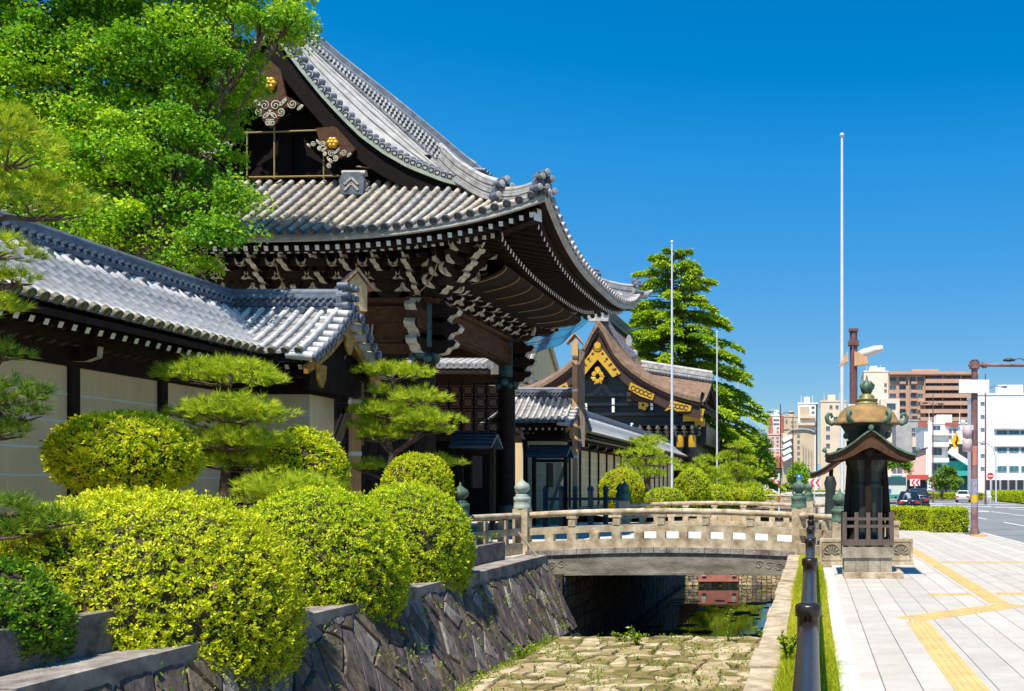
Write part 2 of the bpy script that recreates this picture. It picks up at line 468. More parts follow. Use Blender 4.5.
# hills on the horizon, distance haze mixed into their blue colour
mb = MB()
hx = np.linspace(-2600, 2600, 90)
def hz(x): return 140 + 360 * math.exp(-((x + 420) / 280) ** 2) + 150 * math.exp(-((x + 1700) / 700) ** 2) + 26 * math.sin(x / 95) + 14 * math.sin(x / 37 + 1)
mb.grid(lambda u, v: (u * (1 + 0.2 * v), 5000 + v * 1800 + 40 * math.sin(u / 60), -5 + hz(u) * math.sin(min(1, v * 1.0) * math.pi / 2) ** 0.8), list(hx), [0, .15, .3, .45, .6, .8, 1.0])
mb.build('hills', mat('wooded_hills_haze', (0.16, 0.30, 0.42), 0.95, 0.2, 0.01, col2=(0.13, 0.25, 0.36)), kind='structure')

# ------------------------------------------------------------------ moat
XL, XR = -6.4, -0.55          # top edges of the moat walls
BED, WATER, BEDEND = -1.65, -2.8, 19.6
def stones(mb, S, nrm, u0, u1, v0, v1, a, b, seed, proud=0.05, gap=0.06, jit=0.22, mats=(0, 1, 2), w=(5, 3, 2), diag=True, base=3):
    """irregular bevelled stones on the surface S(u, v)"""
    r = random.Random(seed); nodes = {}
    def node(i, j):
        if (i, j) not in nodes:
            if diag: u = (i + j) * a; v = (i - j) * b
            else: u = i * a; v = j * b
            nodes[(i, j)] = (u0 + u + r.uniform(-jit, jit) * a, v0 + v + r.uniform(-jit, jit) * b)
        return nodes[(i, j)]
    nu = int((u1 - u0) / a) + 2; nv = int((v1 - v0) / b) + 2
    rngi = range(-nu - nv, nu + nv) if diag else range(nu)
    rngj = range(-nu - nv, nu + nv) if diag else range(nv)
    nrm = Vector(nrm)
    for i in rngi:
        for j in rngj:
            if diag:
                cu, cv = u0 + (i + j + 1) * a, v0 + (i - j) * b
                if not (u0 - a < cu < u1 + a and v0 - b < cv < v1 + b): continue
            q = [node(i, j), node(i + 1, j), node(i + 1, j + 1), node(i, j + 1)]
            q = [(min(max(u, u0), u1), min(max(v, v0), v1)) for u, v in q]
            cu = sum(p[0] for p in q) / 4; cv = sum(p[1] for p in q) / 4
            if max(p[0] for p in q) - min(p[0] for p in q) < 0.08 or max(p[1] for p in q) - min(p[1] for p in q) < 0.05: continue
            h = proud * r.uniform(0.5, 1.3); g1 = 1 - gap; g2 = 1 - gap - 0.10
            # split edges once for an uneven outline
            ring = []
            for t in range(4):
                p, n_ = q[t], q[(t + 1) % 4]
                ring.append(p); m_ = r.uniform(0.35, 0.65)
                ring.append((p[0] + (n_[0] - p[0]) * m_ + r.uniform(-.05, .05) * a, p[1] + (n_[1] - p[1]) * m_ + r.uniform(-.05, .05) * b))
            lo = [Vector(S(cu + (p[0] - cu) * g1, cv + (p[1] - cv) * g1)) for p in ring]
            hi = [Vector(S(cu + (p[0] - cu) * g2, cv + (p[1] - cv) * g2)) + nrm * (h * r.uniform(.8, 1.2)) for p in ring]
            ce = Vector(S(cu, cv)) + nrm * h * 1.15
            mi = r.choices(mats, w)[0]; n = 8
            mb.add(lo + hi, [(t, (t + 1) % n, n + (t + 1) % n, n + t) for t in range(n)], mi)
            mb.add(hi + [ce], [(t, (t + 1) % n, n) for t in range(n)], mi)
STM = [M_st1, M_st2, M_st3, M_mortar]
# west wall of the moat, battered
ww = thing('moat_wall', 'battered stone moat wall of dark irregular blocks below the rounded shrubs', 'wall', (XL, 8, 0))
mb = MB()
SW = lambda u, v: (XL + 0.75 * (-v - 0.13) / 1.6 + 0.0, u, v)
mb.add([SW(-12, -0.13), SW(21.6, -0.13), SW(21.6, -3.2), SW(-12, -3.2)], [(0, 1, 2, 3)], 3)
stones(mb, SW, (0.9, 0, 0.42), 4.5, 21.55, -1.75, -0.14, 0.21, 0.40, 3, proud=0.05, gap=0.03, jit=0.5)
mb.build('masonry', STM, ww)
mb = MB()
y = 1.0; r_ = random.Random(2)
while y < 21.5:
    l = r_.uniform(0.9, 1.5); e = min(y + l, 21.6)
    z = r_.uniform(-0.012, 0.006)
    mb.box(-6.88, -6.33 + r_.uniform(-.02, .02), y + 0.008, e - 0.008, -0.26, z); y = e
mb.build('coping', M_granite3, ww)
# planter kerb along the shrubs
pk = MB()
y = -2.0
while y < 20.0:
    e = min(y + r_.uniform(1.4, 2.2), 20.6)
    pk.box(-7.08 + r_.uniform(-.015, .015), -6.90, y + .006, e - .006, -0.3, 0.39); y = e
pk.build('planter_kerb', mat('kerb_dark_stone', (0.20, 0.17, 0.15), 0.9, 0.5, 4, bump=.5, bscale=25, col2=(0.07, 0.055, 0.05)), None, 'low grey stone kerb holding the shrub bed above the moat wall', 'kerb')
# east wall
ew = thing('moat_wall', 'low moat wall capped with pale granite beside the grass strip', 'wall', (XR, 8, 0))
mb = MB(); SE = lambda u, v: (XR + 0.2 - 0.0 * v, u, v)
mb.add([SE(-12, -0.1), SE(140, -0.1), SE(140, -3.2), SE(-12, -3.2)], [(0, 1, 2, 3)], 3)
stones(mb, lambda u, v: (XR + 0.12, u, v), (-1, 0, 0), -2, 21.5, -1.75, -0.14, 0.6, 0.32, 5, diag=False)
mb.build('masonry', STM, ew)
mb = MB(); y = -4.0
while y < 21.6:
    e = min(y + r_.uniform(0.75, 1.25), 21.6)
    mb.box(XR + r_.uniform(-.02, .02), XR + 0.27 + r_.uniform(-.01, .01), y + .008, e - .012, -0.28, r_.uniform(-0.01, 0.012)); y = e
mb.build('coping', M_granite, ew)
mb = MB(); mb.box(XR + 0.27, 0.222, -12, 21.4, -0.6, -0.03); mb.build('verge_soil', mat('verge_soil_mat', (0.34, 0.33, 0.10), 0.95, 0.4, 5), kind='structure')
# stone bed
mb = MB()
mb.box(XL - 0.3, XR + 0.3, -20, BEDEND, BED - 1.8, BED - 0.03, 3)
SB = lambda u, v: (u, v, BED - 0.02 + 0.03 * math.sin(u * 2.1) * math.sin(v * 1.3))
stones(mb, SB, (0, 0, 1), -6.0, -0.35, 7.0, BEDEND, 0.37, 0.30, 9, proud=0.045, gap=0.10, jit=0.5, w=(4, 3, 4), diag=False)
mb.build('moat_bed', [M_bed1, M_bed2, M_bed3, mat('bed_silt', (0.15, 0.115, 0.035), 0.9, 0.5, 4, col2=(0.07, 0.07, 0.012))], kind='structure')
# water
def watermat():
    m, t, n, L, b = newmat('moat_water_mat')
    b.inputs['Base Color'].default_value = (0.010, 0.014, 0.010, 1); b.inputs['Roughness'].default_value = 0.04; b.inputs['IOR'].default_value = 1.45
    b.inputs['Specular IOR Level'].default_value = 1.0
    geo = n.new('ShaderNodeNewGeometry'); nz = n.new('ShaderNodeTexNoise'); nz.inputs['Scale'].default_value = 1.6; nz.inputs['Detail'].default_value = 3
    L.new(geo.outputs['Position'], nz.inputs['Vector'])
    bp = n.new('ShaderNodeBump'); bp.inputs['Strength'].default_value = 0.03; bp.inputs['Distance'].default_value = 0.05
    L.new(nz.outputs['Fac'], bp.inputs['Height']); L.new(bp.outputs[0], b.inputs['Normal'])
    return m
M_water = watermat()
mb = MB(); mb.add([(-6.8, BEDEND, WATER), (-0.2, BEDEND, WATER), (-0.2, 40.5, WATER), (-6.8, 40.5, WATER)], [(0, 1, 2, 3)])
mb.add([(-6.8, 40.8, -2.1), (-0.2, 40.8, -2.1), (-0.2, 145, -2.1), (-6.8, 145, -2.1)], [(0, 1, 2, 3)])
mb.build('moat_water', M_water, kind='structure')
# floating weed mats
mb = MB(); r_ = random.Random(5)
for i in range(70):
    cx = r_.uniform(-5.4, -0.9); cy = r_.uniform(20.0, 35.5); s = r_.uniform(.12, .55)
    n = 9; ph = [r_.uniform(.55, 1.1) for _ in range(n)]
    pts = [(cx + s * ph[t] * math.cos(6.283 * t / n), cy + s * 0.8 * ph[t] * math.sin(6.283 * t / n), WATER + 0.006 + i * 0.0002) for t in range(n)]
    mb.add(pts, [tuple(range(n))], r_.choice((0, 0, 1)))
mb.build('floating_weed', [mat('algae', (0.13, 0.14, 0.02), 0.8, 0.5, 8), mat('dead_weed', (0.20, 0.17, 0.10), 0.9, 0.5, 8)], kind='stuff')
# abutment walls under the bridge, weir wall beyond
ab = thing('bridge_abutment', 'dark blockwork abutment in the shade under the bridge', 'abutment', (-6.2, 28, -1))
mb = MB(); mb.box(-6.9, -6.0, 21.62, 40.6, -3.3, -0.48, 3)
stones(mb, lambda u, v: (-5.99, u, v), (1, 0, 0), 21.7, 40.5, -3.0, -0.55, 0.8, 0.32, 15, diag=False, proud=0.03, jit=0.05)
stones(mb, lambda u, v: (u, 21.61, v), (0, -1, 0), -6.35, -6.02, -1.9, -0.6, 0.3, 0.25, 16, diag=False, proud=0.03, jit=0.05)
mb.build('blockwork', [M_st2, M_st1, M_st2, M_mortar], ab)
wr = thing('weir', 'low sunlit stone weir across the moat beyond the bridge', 'weir', (-3.4, 40.7, WATER))
mb = MB(); mb.box(-6.0, -0.3, 40.55, 40.9, -3.2, -2.0, 3)
stones(mb, lambda u, v: (u, 40.54, v), (0, -1, 0), -6.0, -0.4, WATER, -2.02, 0.22, 0.15, 19, diag=False, proud=0.05)
mb.build('rubble', [M_bed1, M_bed2, M_st3, M_mortar], wr)
mb = MB(); mb.box(-5.1, -3.3, 40.40, 40.5, -2.60, -1.98); mb.build('sluice_panel', mat('red_oxide', (0.48, 0.17, 0.13), 0.8, 0.3, 3), wr)
mb = MB()
for x in (-4.85, -3.5):
    mb.box(x - .09, x + .09, 40.34, 40.395, -2.35, -2.2); mb.box(x - .05, x + .05, 40.35, 40.395, -2.18, -2.08)
mb.build('bolt_plate', M_concrete, wr)

# ------------------------------------------------------------------ bridge
BY0, BY1 = 21.8, 34.1
XB0, XB1 = -6.93, -0.42
def arch(x):
    t = (x + 3.67) / 3.26
    return 0.10 * max(-0.3, 1 - t * t)
def giboshi(mb, x, y, z, r, mi=0):
    """onion finial"""
    mb.lathe(x, y, [(r*.85, z), (r*.9, z+r*.25), (r*.55, z+r*.4), (r*.55, z+r*.55), (r*.95, z+r*.9), (r*1.05, z+r*1.3), (r*.85, z+r*1.75), (r*.4, z+r*2.05), (r*.15, z+r*2.3), (r*.1, z+r*2.6), (.004, z+r*2.75)], 18, mi)
def post(mb, x, y, z0, z1, w, mi=0):
    mb.box(x-w/2, x+w/2, y-w/2, y+w/2, z0, z1, mi)
def make_bridge():
    root = thing('stone_bridge', 'arched granite footbridge with rounded stone handrails crossing the moat to the big gate', 'bridge', (-3.67, 28, 0))
    xs = np.linspace(XB0, XB1, 25)
    mb = MB()
    pts = [(x, arch(x) + 0.05) for x in xs] + [(x, -0.50 + arch(x) * 0.25) for x in xs[::-1]]
    mb.prism([(a, b) for a, b in pts], (0, BY0 + 0.12, 0), (1, 0, 0), (0, 0, 1), (0, BY1 - BY0 - 0.24, 0))
    mb.build('deck', M_kerb, root)
    for yy, dy in ((BY0, 0.10), (BY1, -0.10)):
        mb = MB()
        pts = [(x, arch(x) - 0.075) for x in xs] + [(x, -0.53 + arch(x) * 0.25) for x in xs[::-1]]
        mb.prism(pts, (0, yy, 0), (1, 0, 0), (0, 0, 1), (0, dy, 0))
        s = -1 if dy > 0 else 1
        # joint pilasters and moulded bottom lip
        for x in (-4.55, -2.6):
            mb.box(x - .012, x + .012, yy - .008 if s < 0 else yy, yy if s < 0 else yy + .008, -0.5, arch(x) - 0.08)
        mb.sweep([(x, yy + s * 0.02, -0.50 + arch(x) * 0.25) for x in xs], [(-.02, -.03), (.02, -.03), (.02, .03), (-.02, .03)])
        # carved clouds near each end
        for x0, d in ((-6.55, 1), (-0.8, -1)):
            for q in range(3):
                cx = x0 + d * q * 0.24; cz = -0.32 + 0.03 * q
                mb.tube([(cx + (0.11 - 0.006 * t) * math.cos(t * .6 * d), yy + s * 0.004, cz + (0.11 - 0.006 * t) * math.sin(t * .6)) for t in range(15)], 0.012, 5)
        mb.build('fascia', mat('fascia_stone', (0.27, 0.24, 0.185), 0.9, 0.4, 2.6, bump=0.5, bscale=30, col2=(0.09, 0.075, 0.05), stretch=(.5, .5, 1.6)), root)
        mb = MB(); n = 21
        for i in range(n):
            x0 = XB0 + (XB1 - XB0) * i / n; x1 = XB0 + (XB1 - XB0) * (i + 1) / n
            mb.prism([(x0 + .006, arch(x0) - .065), (x1 - .006, arch(x1) - .065), (x1 - .006, arch(x1) + .065), (x0 + .006, arch(x0) + .065)], (0, yy + s * 0.05, 0), (1, 0, 0), (0, 0, 1), (0, -s * 0.5, 0))
        mb.build('edge_slab', M_granite3, root)
        y = yy - s * 0.16
        mb = MB(); mb.tube([(x, y, arch(x) + 0.935) for x in xs[:]], 0.075, 12); mb.build('top_rail', M_granite, root)
        mb = MB(); mb.sweep([(x, y, arch(x) + 0.53) for x in xs], [(-.07, -.085), (.07, -.085), (.07, .085), (-.07, .085)]); mb.build('middle_rail', M_granite, root)
        mb = MB(); mb.sweep([(x, y, arch(x) + 0.17) for x in xs], [(-.11, -.105), (.11, -.105), (.11, .105), (-.11, .105)]); mb.build('base_rail', M_granite, root)
        for i in range(1, 12):
            x = XB0 + (XB1 - XB0) * i / 12
            mb = MB(); tall = i % 2 == 0
            post(mb, x, y, arch(x) + 0.275, arch(x) + 0.445, 0.21)
            if tall: post(mb, x, y, arch(x) + .40, arch(x) + .65, .09)
            if tall:
                post(mb, x, y, arch(x) + 0.615, arch(x) + 0.80, 0.17)
                mb.box(x - .12, x + .12, y - .1, y + .1, arch(x) + 0.80, arch(x) + 0.86)
            mb.build('baluster', M_granite, root)
    return root
def end_post(x, y, label, capmat, h, w, group=None, fin=None):
    t = thing('bridge_post', label, 'post', (x, y, 0), group)
    mb = MB(); mb.box(x-w/2, x+w/2, y-w/2, y+w/2, -0.1, h - 0.005); mb.build('shaft', M_granite, t)
    mb = MB(); r = w * 0.56
    mb.lathe(x, y, [(r, h), (r, h + .06), (r*.96, h+.07), (r*.96, h+.19), (r, h+.20), (r, h+.27), (r*.9, h+.29)], 18)
    giboshi(mb, x, y, h + 0.29, r * 0.88)
    mb.build('cap', capmat, t)
    return t
bridge = make_bridge()
def wing(label, p, q):
    """splayed wing railing between two posts"""
    t = thing('wing_railing', label, 'railing', (p[0], p[1], 0))
    p = Vector(p); q = Vector(q); d = (q - p).normalized(); p2 = p + d * .16; q2 = q - d * .16
    mb = MB(); mb.tube([p2 + Vector((0, 0, .93)), q2 + Vector((0, 0, .93))], .075, 12); mb.build('top_rail', M_granite, t)
    mb = MB(); mb.beam(p2 + Vector((0, 0, .54)), q2 + Vector((0, 0, .54)), .14, .17); mb.build('middle_rail', M_granite, t)
    mb = MB(); mb.beam(p2 + Vector((0, 0, .14)), q2 + Vector((0, 0, .14)), .22, .26); mb.build('base_rail', M_granite, t)
    n = max(1, int((q - p).length / 0.9))
    for i in range(n):
        c = p + (q - p) * ((i + 1) / (n + 1))
        mb = MB(); mb.cbox((c.x, c.y, .365), .2, .2, .18); mb.cbox((c.x, c.y, .55), .08, .08, .4); mb.cbox((c.x, c.y, .735), .18, .18, .21); mb.build('baluster', M_granite, t)
    return t
end_post(XB0 - .14, BY0 + .16, 'pale bridge post with bell shaped stone cap at temple end of near handrail', M_verdlight, 1.1, 0.36)
end_post(-7.62, 19.5, 'short bridge wing post with greenish bell cap beside the round shrubs', M_verd, 0.98, 0.34)
end_post(XB1 + .10, BY0 + .16, 'stone post with green bronze onion cap at street end of near handrail', M_verd, 1.12, 0.34)
end_post(0.28 - .42, BY1 - .16, 'farther stone post with green onion cap at street end of the far handrail', M_verd, 1.12, 0.34)
end_post(0.62, 20.0, 'stone post with mossy round green cap close behind the lantern fence', M_verd, 0.85, 0.34)
end_post(XB0 - .14, BY1 - .16, 'stone bridge post with dark green cap at the temple end of the far handrail', M_teal, 1.12, 0.36)
end_post(-7.75, 36.4, 'stone wing post with dark green cap beyond the far handrail near the cone shrub', M_teal, 1.1, 0.34)
wing('short wing railing of round stone rail splaying toward the shrubs', (XB0 - .14, BY0 + .16, 0), (-7.62, 19.5, 0))
wing('short stone wing railing splaying toward the lantern on the street side', (XB1 + .10, BY0 + .16, 0), (0.62, 20.0, 0))
wing('stone wing railing past the far handrail on the temple side', (XB0 - .14, BY1 - .16, 0), (-7.75, 36.4, 0))
wing('far stone wing railing splaying out behind the near lantern', (0.28 - .42, BY1 - .16, 0), (0.95, 36.2, 0))
sf = thing('stone_fence', 'low stone fence of slabs under a flat top running behind the round shrubs', 'fence', (-8.4, 19.5, 0))
mb = MB(); mb.box(-9.8, -7.82, 19.36, 19.64, 0.95, 1.04); mb.build('top_slab', M_granite, sf)
for i in range(5):
    mb = MB(); x = -9.6 + i * .4; mb.box(x - .1, x + .1, 19.4, 19.6, 0.0, 0.945); mb.build('slab', M_granite, sf)
# drain pipe leaning over the wall top
mb = MB(); mb.tube([(-6.95, 21.3, .55), (-6.5, 21.25, .0), (-6.25, 21.2, -.35)], .035, 8)
mb.build('drain_pipe', M_granite2, None, 'thin grey drain pipe leaning over the wall top by the bridge end', 'pipe')
b2 = dup(bridge, (-0.2, 46.5, 0), 'distant second stone footbridge over the moat before the bark roofed gate')

# ------------------------------------------------------------------ pavement guard rail
gr = thing('guard_railing', 'glossy dark brown tubular guard railing running along the grass strip', 'railing', (-0.02, 8, 0))
ys = [1.66 + 3.03 * i for i in range(7)]
for y in ys:
    mb = MB()
    mb.lathe(-0.02, y, [(.058, -.05), (.058, .93), (.068, .935), (.068, .985), (.062, .995), (.03, 1.005)], 18)
    mb.build('post', M_railmetal, gr)
for a, b_ in zip(ys[:-1], ys[1:]):
    for z, r_t in ((.86, .052), (.50, .032), (.16, .032)):
        mb = MB(); mb.tube([(-0.02, a + .056, z), (-0.02, b_ - .056, z)], r_t, 14); mb.build('rail', M_railmetal, gr)
# ------------------------------------------------------------------ tiled roofs
def row_tube(mb, pts, r, n=7, mi=0, seg=0.34, disc=None, dmi=0, dr=None, jit=0.0):
    """one row of round tiles running up the slope, each tile a little wider at its lower end"""
    pts = [Vector(p) for p in pts]
    cum = [0.0]
    for a, b in zip(pts[:-1], pts[1:]): cum.append(cum[-1] + (b - a).length)
    L = cum[-1]
    if L < 0.1: return
    def at(s):
        for i in range(len(pts) - 1):
            if s <= cum[i + 1] + 1e-9:
                t = (s - cum[i]) / max(1e-9, cum[i + 1] - cum[i]); return pts[i].lerp(pts[i + 1], t)
        return pts[-1]
    m = max(1, round(L / seg)); P_ = []; R_ = []
    for i in range(m):
        P_ += [at(L * i / m + 0.002), at(L * (i + 1) / m - 0.002)]; R_ += [r * 1.03, r * 0.93]
    mb.tube(P_, R_, n, mi, caps=True, smooth=True)
    if disc is not None:
        d = (pts[0] - pts[1]).normalized(); q = pts[0]; rr = dr or r * 1.25
        disc.tube([q - d * 0.05, q + d * 0.03], rr, 12, dmi)
        disc.tube([q + d * 0.03, q + d * 0.042], [rr, rr * 0.8], 12, dmi, caps=False)
        disc.tube([q + d * 0.028, q + d * 0.046], rr * 0.42, 8, dmi)
def pans(mb, path, us, course=0.27, step=0.03, mi=0, lip=0.0):
    """stepped courses of flat tiles between neighbouring rows; path(u) -> points from eave to ridge"""
    for u0, u1 in zip(us[:-1], us[1:]):
        A = [Vector(p) for p in path(u0)]; B = [Vector(p) for p in path(u1)]
        L = sum((b - a).length for a, b in zip(A[:-1], A[1:])); m = max(1, round(L / course))
        def at(Q, t):
            x = t * (len(Q) - 1); i = min(int(x), len(Q) - 2); return Q[i].lerp(Q[i + 1], x - i)
        for c in range(m):
            a0, a1, b0, b1 = at(A, c / m), at(A, (c + 1) / m), at(B, c / m), at(B, (c + 1) / m)
            up = Vector((0, 0, step)); mid = Vector((0, 0, -step * .9))
            m0 = (a0 + b0) / 2 + mid; m1 = (a1 + b1) / 2 + mid
            lo = Vector((0, 0, -step))
            mb.add([a0 + up, m0 + up, b0 + up, b1, m1, a1, a0 + lo, m0 + lo, b0 + lo], [(0, 1, 4, 5), (1, 2, 3, 4), (0, 6, 7, 1), (1, 7, 8, 2)], mi)
def ridge(mb, pts, w, h, layers=5, mi=0, cap=0.1, mi2=None):
    for i in range(layers):
        z0 = h * i / layers; z1 = h * (i + 1) / layers - 0.015
        ww = w * (1.0 if i % 2 == 0 else 0.86) * (1 - 0.12 * i / layers)
        mb.sweep(pts, [(-ww/2, z0), (ww/2, z0), (ww/2, z1), (-ww/2, z1)], mi)
        mb.sweep(pts, [(-ww*.42, z1 - .02), (ww*.42, z1 - .02), (ww*.42, z1 + .02), (-ww*.42, z1 + .02)], mi if mi2 is None else mi2)
    mb.tube([Vector(p) + Vector((0, 0, h + cap * .5)) for p in pts], cap, 8, mi)

def roofed_wall(label, o, a, b, L, gable_end=0, posts=True, stub=False, detail=1.0, Lbody=None, start=0.0):
    """earthen temple wall under a ridged tile roof: a runs along it, b points out of it"""
    o = Vector(o); a = Vector(a); b = Vector(b)
    t = thing('roofed_wall', label, 'wall', o + a * (L / 2))
    W = lambda s, q, z: o + a * s + b * q + Vector((0, 0, z))
    Lb = Lbody or L
    def bx(mb, s0, s1, q0, q1, z0, z1, mi=0):
        vs = [W(s, q, z) for z in (z0, z1) for q in (q0, q1) for s in (s0, s1)]
        mb.add(vs, [(0, 2, 3, 1), (4, 5, 7, 6), (0, 1, 5, 4), (2, 6, 7, 3), (0, 4, 6, 2), (1, 3, 7, 5)], mi)
    mb = MB(); bx(mb, start, Lb, -.5, .5, 0.6, 3.72); mb.build('plaster_body', M_plaster, t)
    mb = MB(); bx(mb, start, Lb, -.62, .62, -0.1, 0.6); mb.build('stone_footing', M_granite2, t)
    mb = MB()
    for z in (1.34, 1.81, 2.27, 2.73, 3.19):
        bx(mb, start, Lb, .5, .506, z - .018, z + .018)
    mb.build('white_lines', M_white, t)
    mb = MB(); bx(mb, start - .02, Lb + .02, -.56, .56, 3.66, 3.98); bx(mb, start, Lb, .75, .90, 4.02, 4.16); bx(mb, start, Lb, -.90, -.75, 4.02, 4.16)
    mb.build('wall_plate', M_darkwood, t)
    sp = 2.1; n = int((Lb - start) / sp) + 1
    if posts:
        for i in range(n):
            s = start + 0.06 + i * sp if not stub else start + i * (Lb - start)
            mb = MB(); bx(mb, s - .09, s + .09, .42, .58, 0.5, 3.665); mb.build('post', M_darkwood, t)
            mb = MB()
            mb.prism([(.5, 3.75), (.78, 3.75), (.98, 3.82), (1.0, 4.0), (.5, 4.0)], o + a * (s - .06), b, (0, 0, 1), a * .12, 0, 1)
            mb.build('bracket_arm', [M_darkwood, M_offwhite], t)
    # rafters with white ends under both eaves
    mb = MB(); k = int(L / 0.26)
    for i in range(k):
        s = (i + .5) * L / k
        for g in (1, -1):
            if g < 0 and detail < 1: continue
            mb.beam(W(s, g * .35, 4.60), W(s, g * 1.42, 4.14), .085, .10, 0, emi=1)
    mb.build('rafters', [M_darkwood, M_white], t)
    mb = MB()
    for g in (1, -1):
        vs = [W(0, g * .3, 4.70), W(L, g * .3, 4.70), W(L, g * 1.62, 4.22), W(0, g * 1.62, 4.22)]
        mb.add(vs, [(0, 1, 2, 3)]); mb.sweep([W(0, g * 1.60, 4.26), W(L, g * 1.60, 4.26)], [(-.04, -.05), (.04, -.05), (.04, .05), (-.04, .05)])
    mb.build('eave_boards', M_darkwood, t)
    def path(g):
        def f(s): return [W(s, g * 1.72, 4.42), W(s, g * 1.35, 4.66), W(s, g * .8, 5.05), W(s, g * .2, 5.56)]
        return f
    pitch = 0.235 if not stub else 0.27
    k = max(1, round(L / pitch)); us = [L * i / k for i in range(k + 1)]
    mp, mr, md = MB(), MB(), MB()
    for g in (1, -1):
        pans(mp, path(g), us, 0.24, 0.022)
        for u in us:
            row_tube(mr, [p + Vector((0, 0, .035)) for p in path(g)(u)], .070 if not stub else .064, 7, 0, .30, disc=md, dr=.086 if not stub else .078)
    mp.build('pan_tiles', M_tilepan, t); mr.build('round_tiles', M_tile, t)
    md.build('eave_discs', M_tilemoss, t)
    mb = MB(); ridge(mb, [W(s, 0, 5.48) for s in np.linspace(0, L, 9)], .46, .46, 5, 0, .10); mb.build('ridge', M_tileblue, t)
    # row of discs along the foot of the ridge and a pierced band above it
    mb = MB(); k = int(L / .42)
    for i in range(k):
        for g in (1, -1):
            s = (i + .5) * L / k
            mb.tube([W(s, g * .15, 5.60), W(s, g * .34, 5.545)], .075, 9)
    for i in range(int(L / .16)):
        s = (i + .5) * .16
        mb.beam(W(s, .20, 5.70), W(s + .08, .252, 5.76), .05, .05); mb.beam(W(s + .08, .20, 5.80), W(s + .16, .245, 5.84), .05, .05)
    mb.build('ridge_discs', M_tileblue, t)
    if gable_end:
        s1 = L
        mb = MB()
        for g in (1, -1):
            for i in range(8):
                f = i / 7; q = .22 + f * 1.42; z = 5.46 - f * 1.14 - .08 * math.sin(f * math.pi)
                row_tube(mb, [W(s1 + .34, g * q, z), W(s1 - .28, g * q, z + .05)], .098, 10, 0, .31, disc=mb, dmi=1, dr=.11)
        mb.build('verge_tiles', [M_tile, M_tileblue], t)
        mb = MB()
        pr = [(-1.62, 4.16), (-1.2, 4.40), (-.7, 4.74), (0, 5.28), (.7, 4.74), (1.2, 4.40), (1.62, 4.16), (1.6, 3.98), (1.15, 4.21), (.65, 4.53), (0, 5.06), (-.65, 4.53), (-1.15, 4.21), (-1.6, 3.98)]
        mb.prism(pr, o + a * (s1 + .04), b, (0, 0, 1), a * .09); mb.build('gilt_bargeboard', M_ochre, t)
        mb = MB(); mb.prism([(-1.1, 4.1), (0, 5.1), (1.1, 4.1), (1.1, 3.72), (-1.1, 3.72)], o + a * (s1 - .22), b, (0, 0, 1), a * .1); mb.build('gable_panel', M_darkwood, t)
        mb = MB()
        for (q, z) in ((0, 4.98), (1.15, 4.12), (-1.15, 4.12)):
            mb.prism([(q - .2, z + .1), (q + .2, z + .1), (q + .16, z - .2), (q + .05, z - .38), (q - .05, z - .38), (q - .16, z - .2)], o + a * (s1 + .135), b, (0, 0, 1), a * .04)
        mb.build('gilt_pendant', M_ochre, t)
        # ridge end tile with curls
        mb = MB(); c = W(s1 + .02, 0, 5.78)
        mb.prism([(-.24, -.3), (.24, -.3), (.28, .1), (.16, .36), (0, .42), (-.16, .36), (-.28, .1)], c - a * .02, b, (0, 0, 1), a * .12)
        for q in (-.2, 0, .2):
            for z in (-.1, .12, .34):
                mb.tube([c + b * q + Vector((0, 0, z)), c + a * .24 + b * q + Vector((0, 0, z))], .075, 9)
        mb.build('ridge_end_tile', M_tileblue, t)
    return t
roofed_wall('long five-lined plaster wall under a silver tile roof behind the nearest shrubs', (-13.1, -6, 0), (0, 1, 0), (1, 0, 0), 26.4, Lbody=26.0, start=0.25)
roofed_wall('short tile roofed wall return ending in gilt gable boards before the near side of the gate', (-13.1, 20.3, 0), (1, 0, 0), (0, -1, 0), 2.5, gable_end=1, stub=True, Lbody=2.05, start=.5)
roofed_wall('short tile roofed wall return with gilt gable behind the right tall wooden signpost', (-13.1, 40.1, 0), (1, 0, 0), (0, -1, 0), 2.5, gable_end=1, stub=True, Lbody=2.05, start=.5)
roofed_wall('long plaster wall with grey tile roof running from the big gate to the bark roofed gate', (-13.1, 40.3, 0), (0, 1, 0), (1, 0, 0), 42.0, detail=.5)
roofed_wall('distant tile roofed plaster wall beyond the bark roofed gate under the cedar', (-13.1, 97, 0), (0, 1, 0), (1, 0, 0), 45.0, detail=.5)

# ------------------------------------------------------------------ the big gate
XC, YC, HX, HY = -15.8, 30.2, 8.8, 6.4
def interp(x, tab):
    return float(np.interp(x, [p[0] for p in tab], [p[1] for p in tab]))
MT = [(0, 0), (1.2, .66), (2.4, 1.43), (3.5, 2.25), (4.1, 2.8), (4.86, 3.55), (5.7, 4.35), (6.7, 5.25), (7.67, 6.1), (8.8, 7.15)]
VT = [(0, 15.05), (.3, 14.6), (.81, 13.9), (1.5, 13.05), (2.1, 12.4), (2.66, 11.85), (3.3, 11.38), (4.0, 10.98), (5.0, 10.58), (5.6, 10.42)]
Z0 = 8.30
def upS(X): return 1.12 * min(1.0, abs(X - XC) / HX) ** 3
def upE(Y): return 1.12 * min(1.0, abs(Y - YC) / HY) ** 3
def zE(d, Y): return Z0 + interp(d, MT) + upE(Y) * max(0, 1 - d / 4.0) ** 1.5
def zS(d, X): return Z0 + 0.70 * d + 0.028 * d * d + upS(X) * max(0, 1 - d / 3.2) ** 1.5
YV = 26.35                     # plane of the gable verge
gate = thing('temple_gate', 'huge dark timber temple gate with sweeping tiled hip and gable roof', 'gate', (XC, YC, 0))
DS, DE = 3.0, 3.9
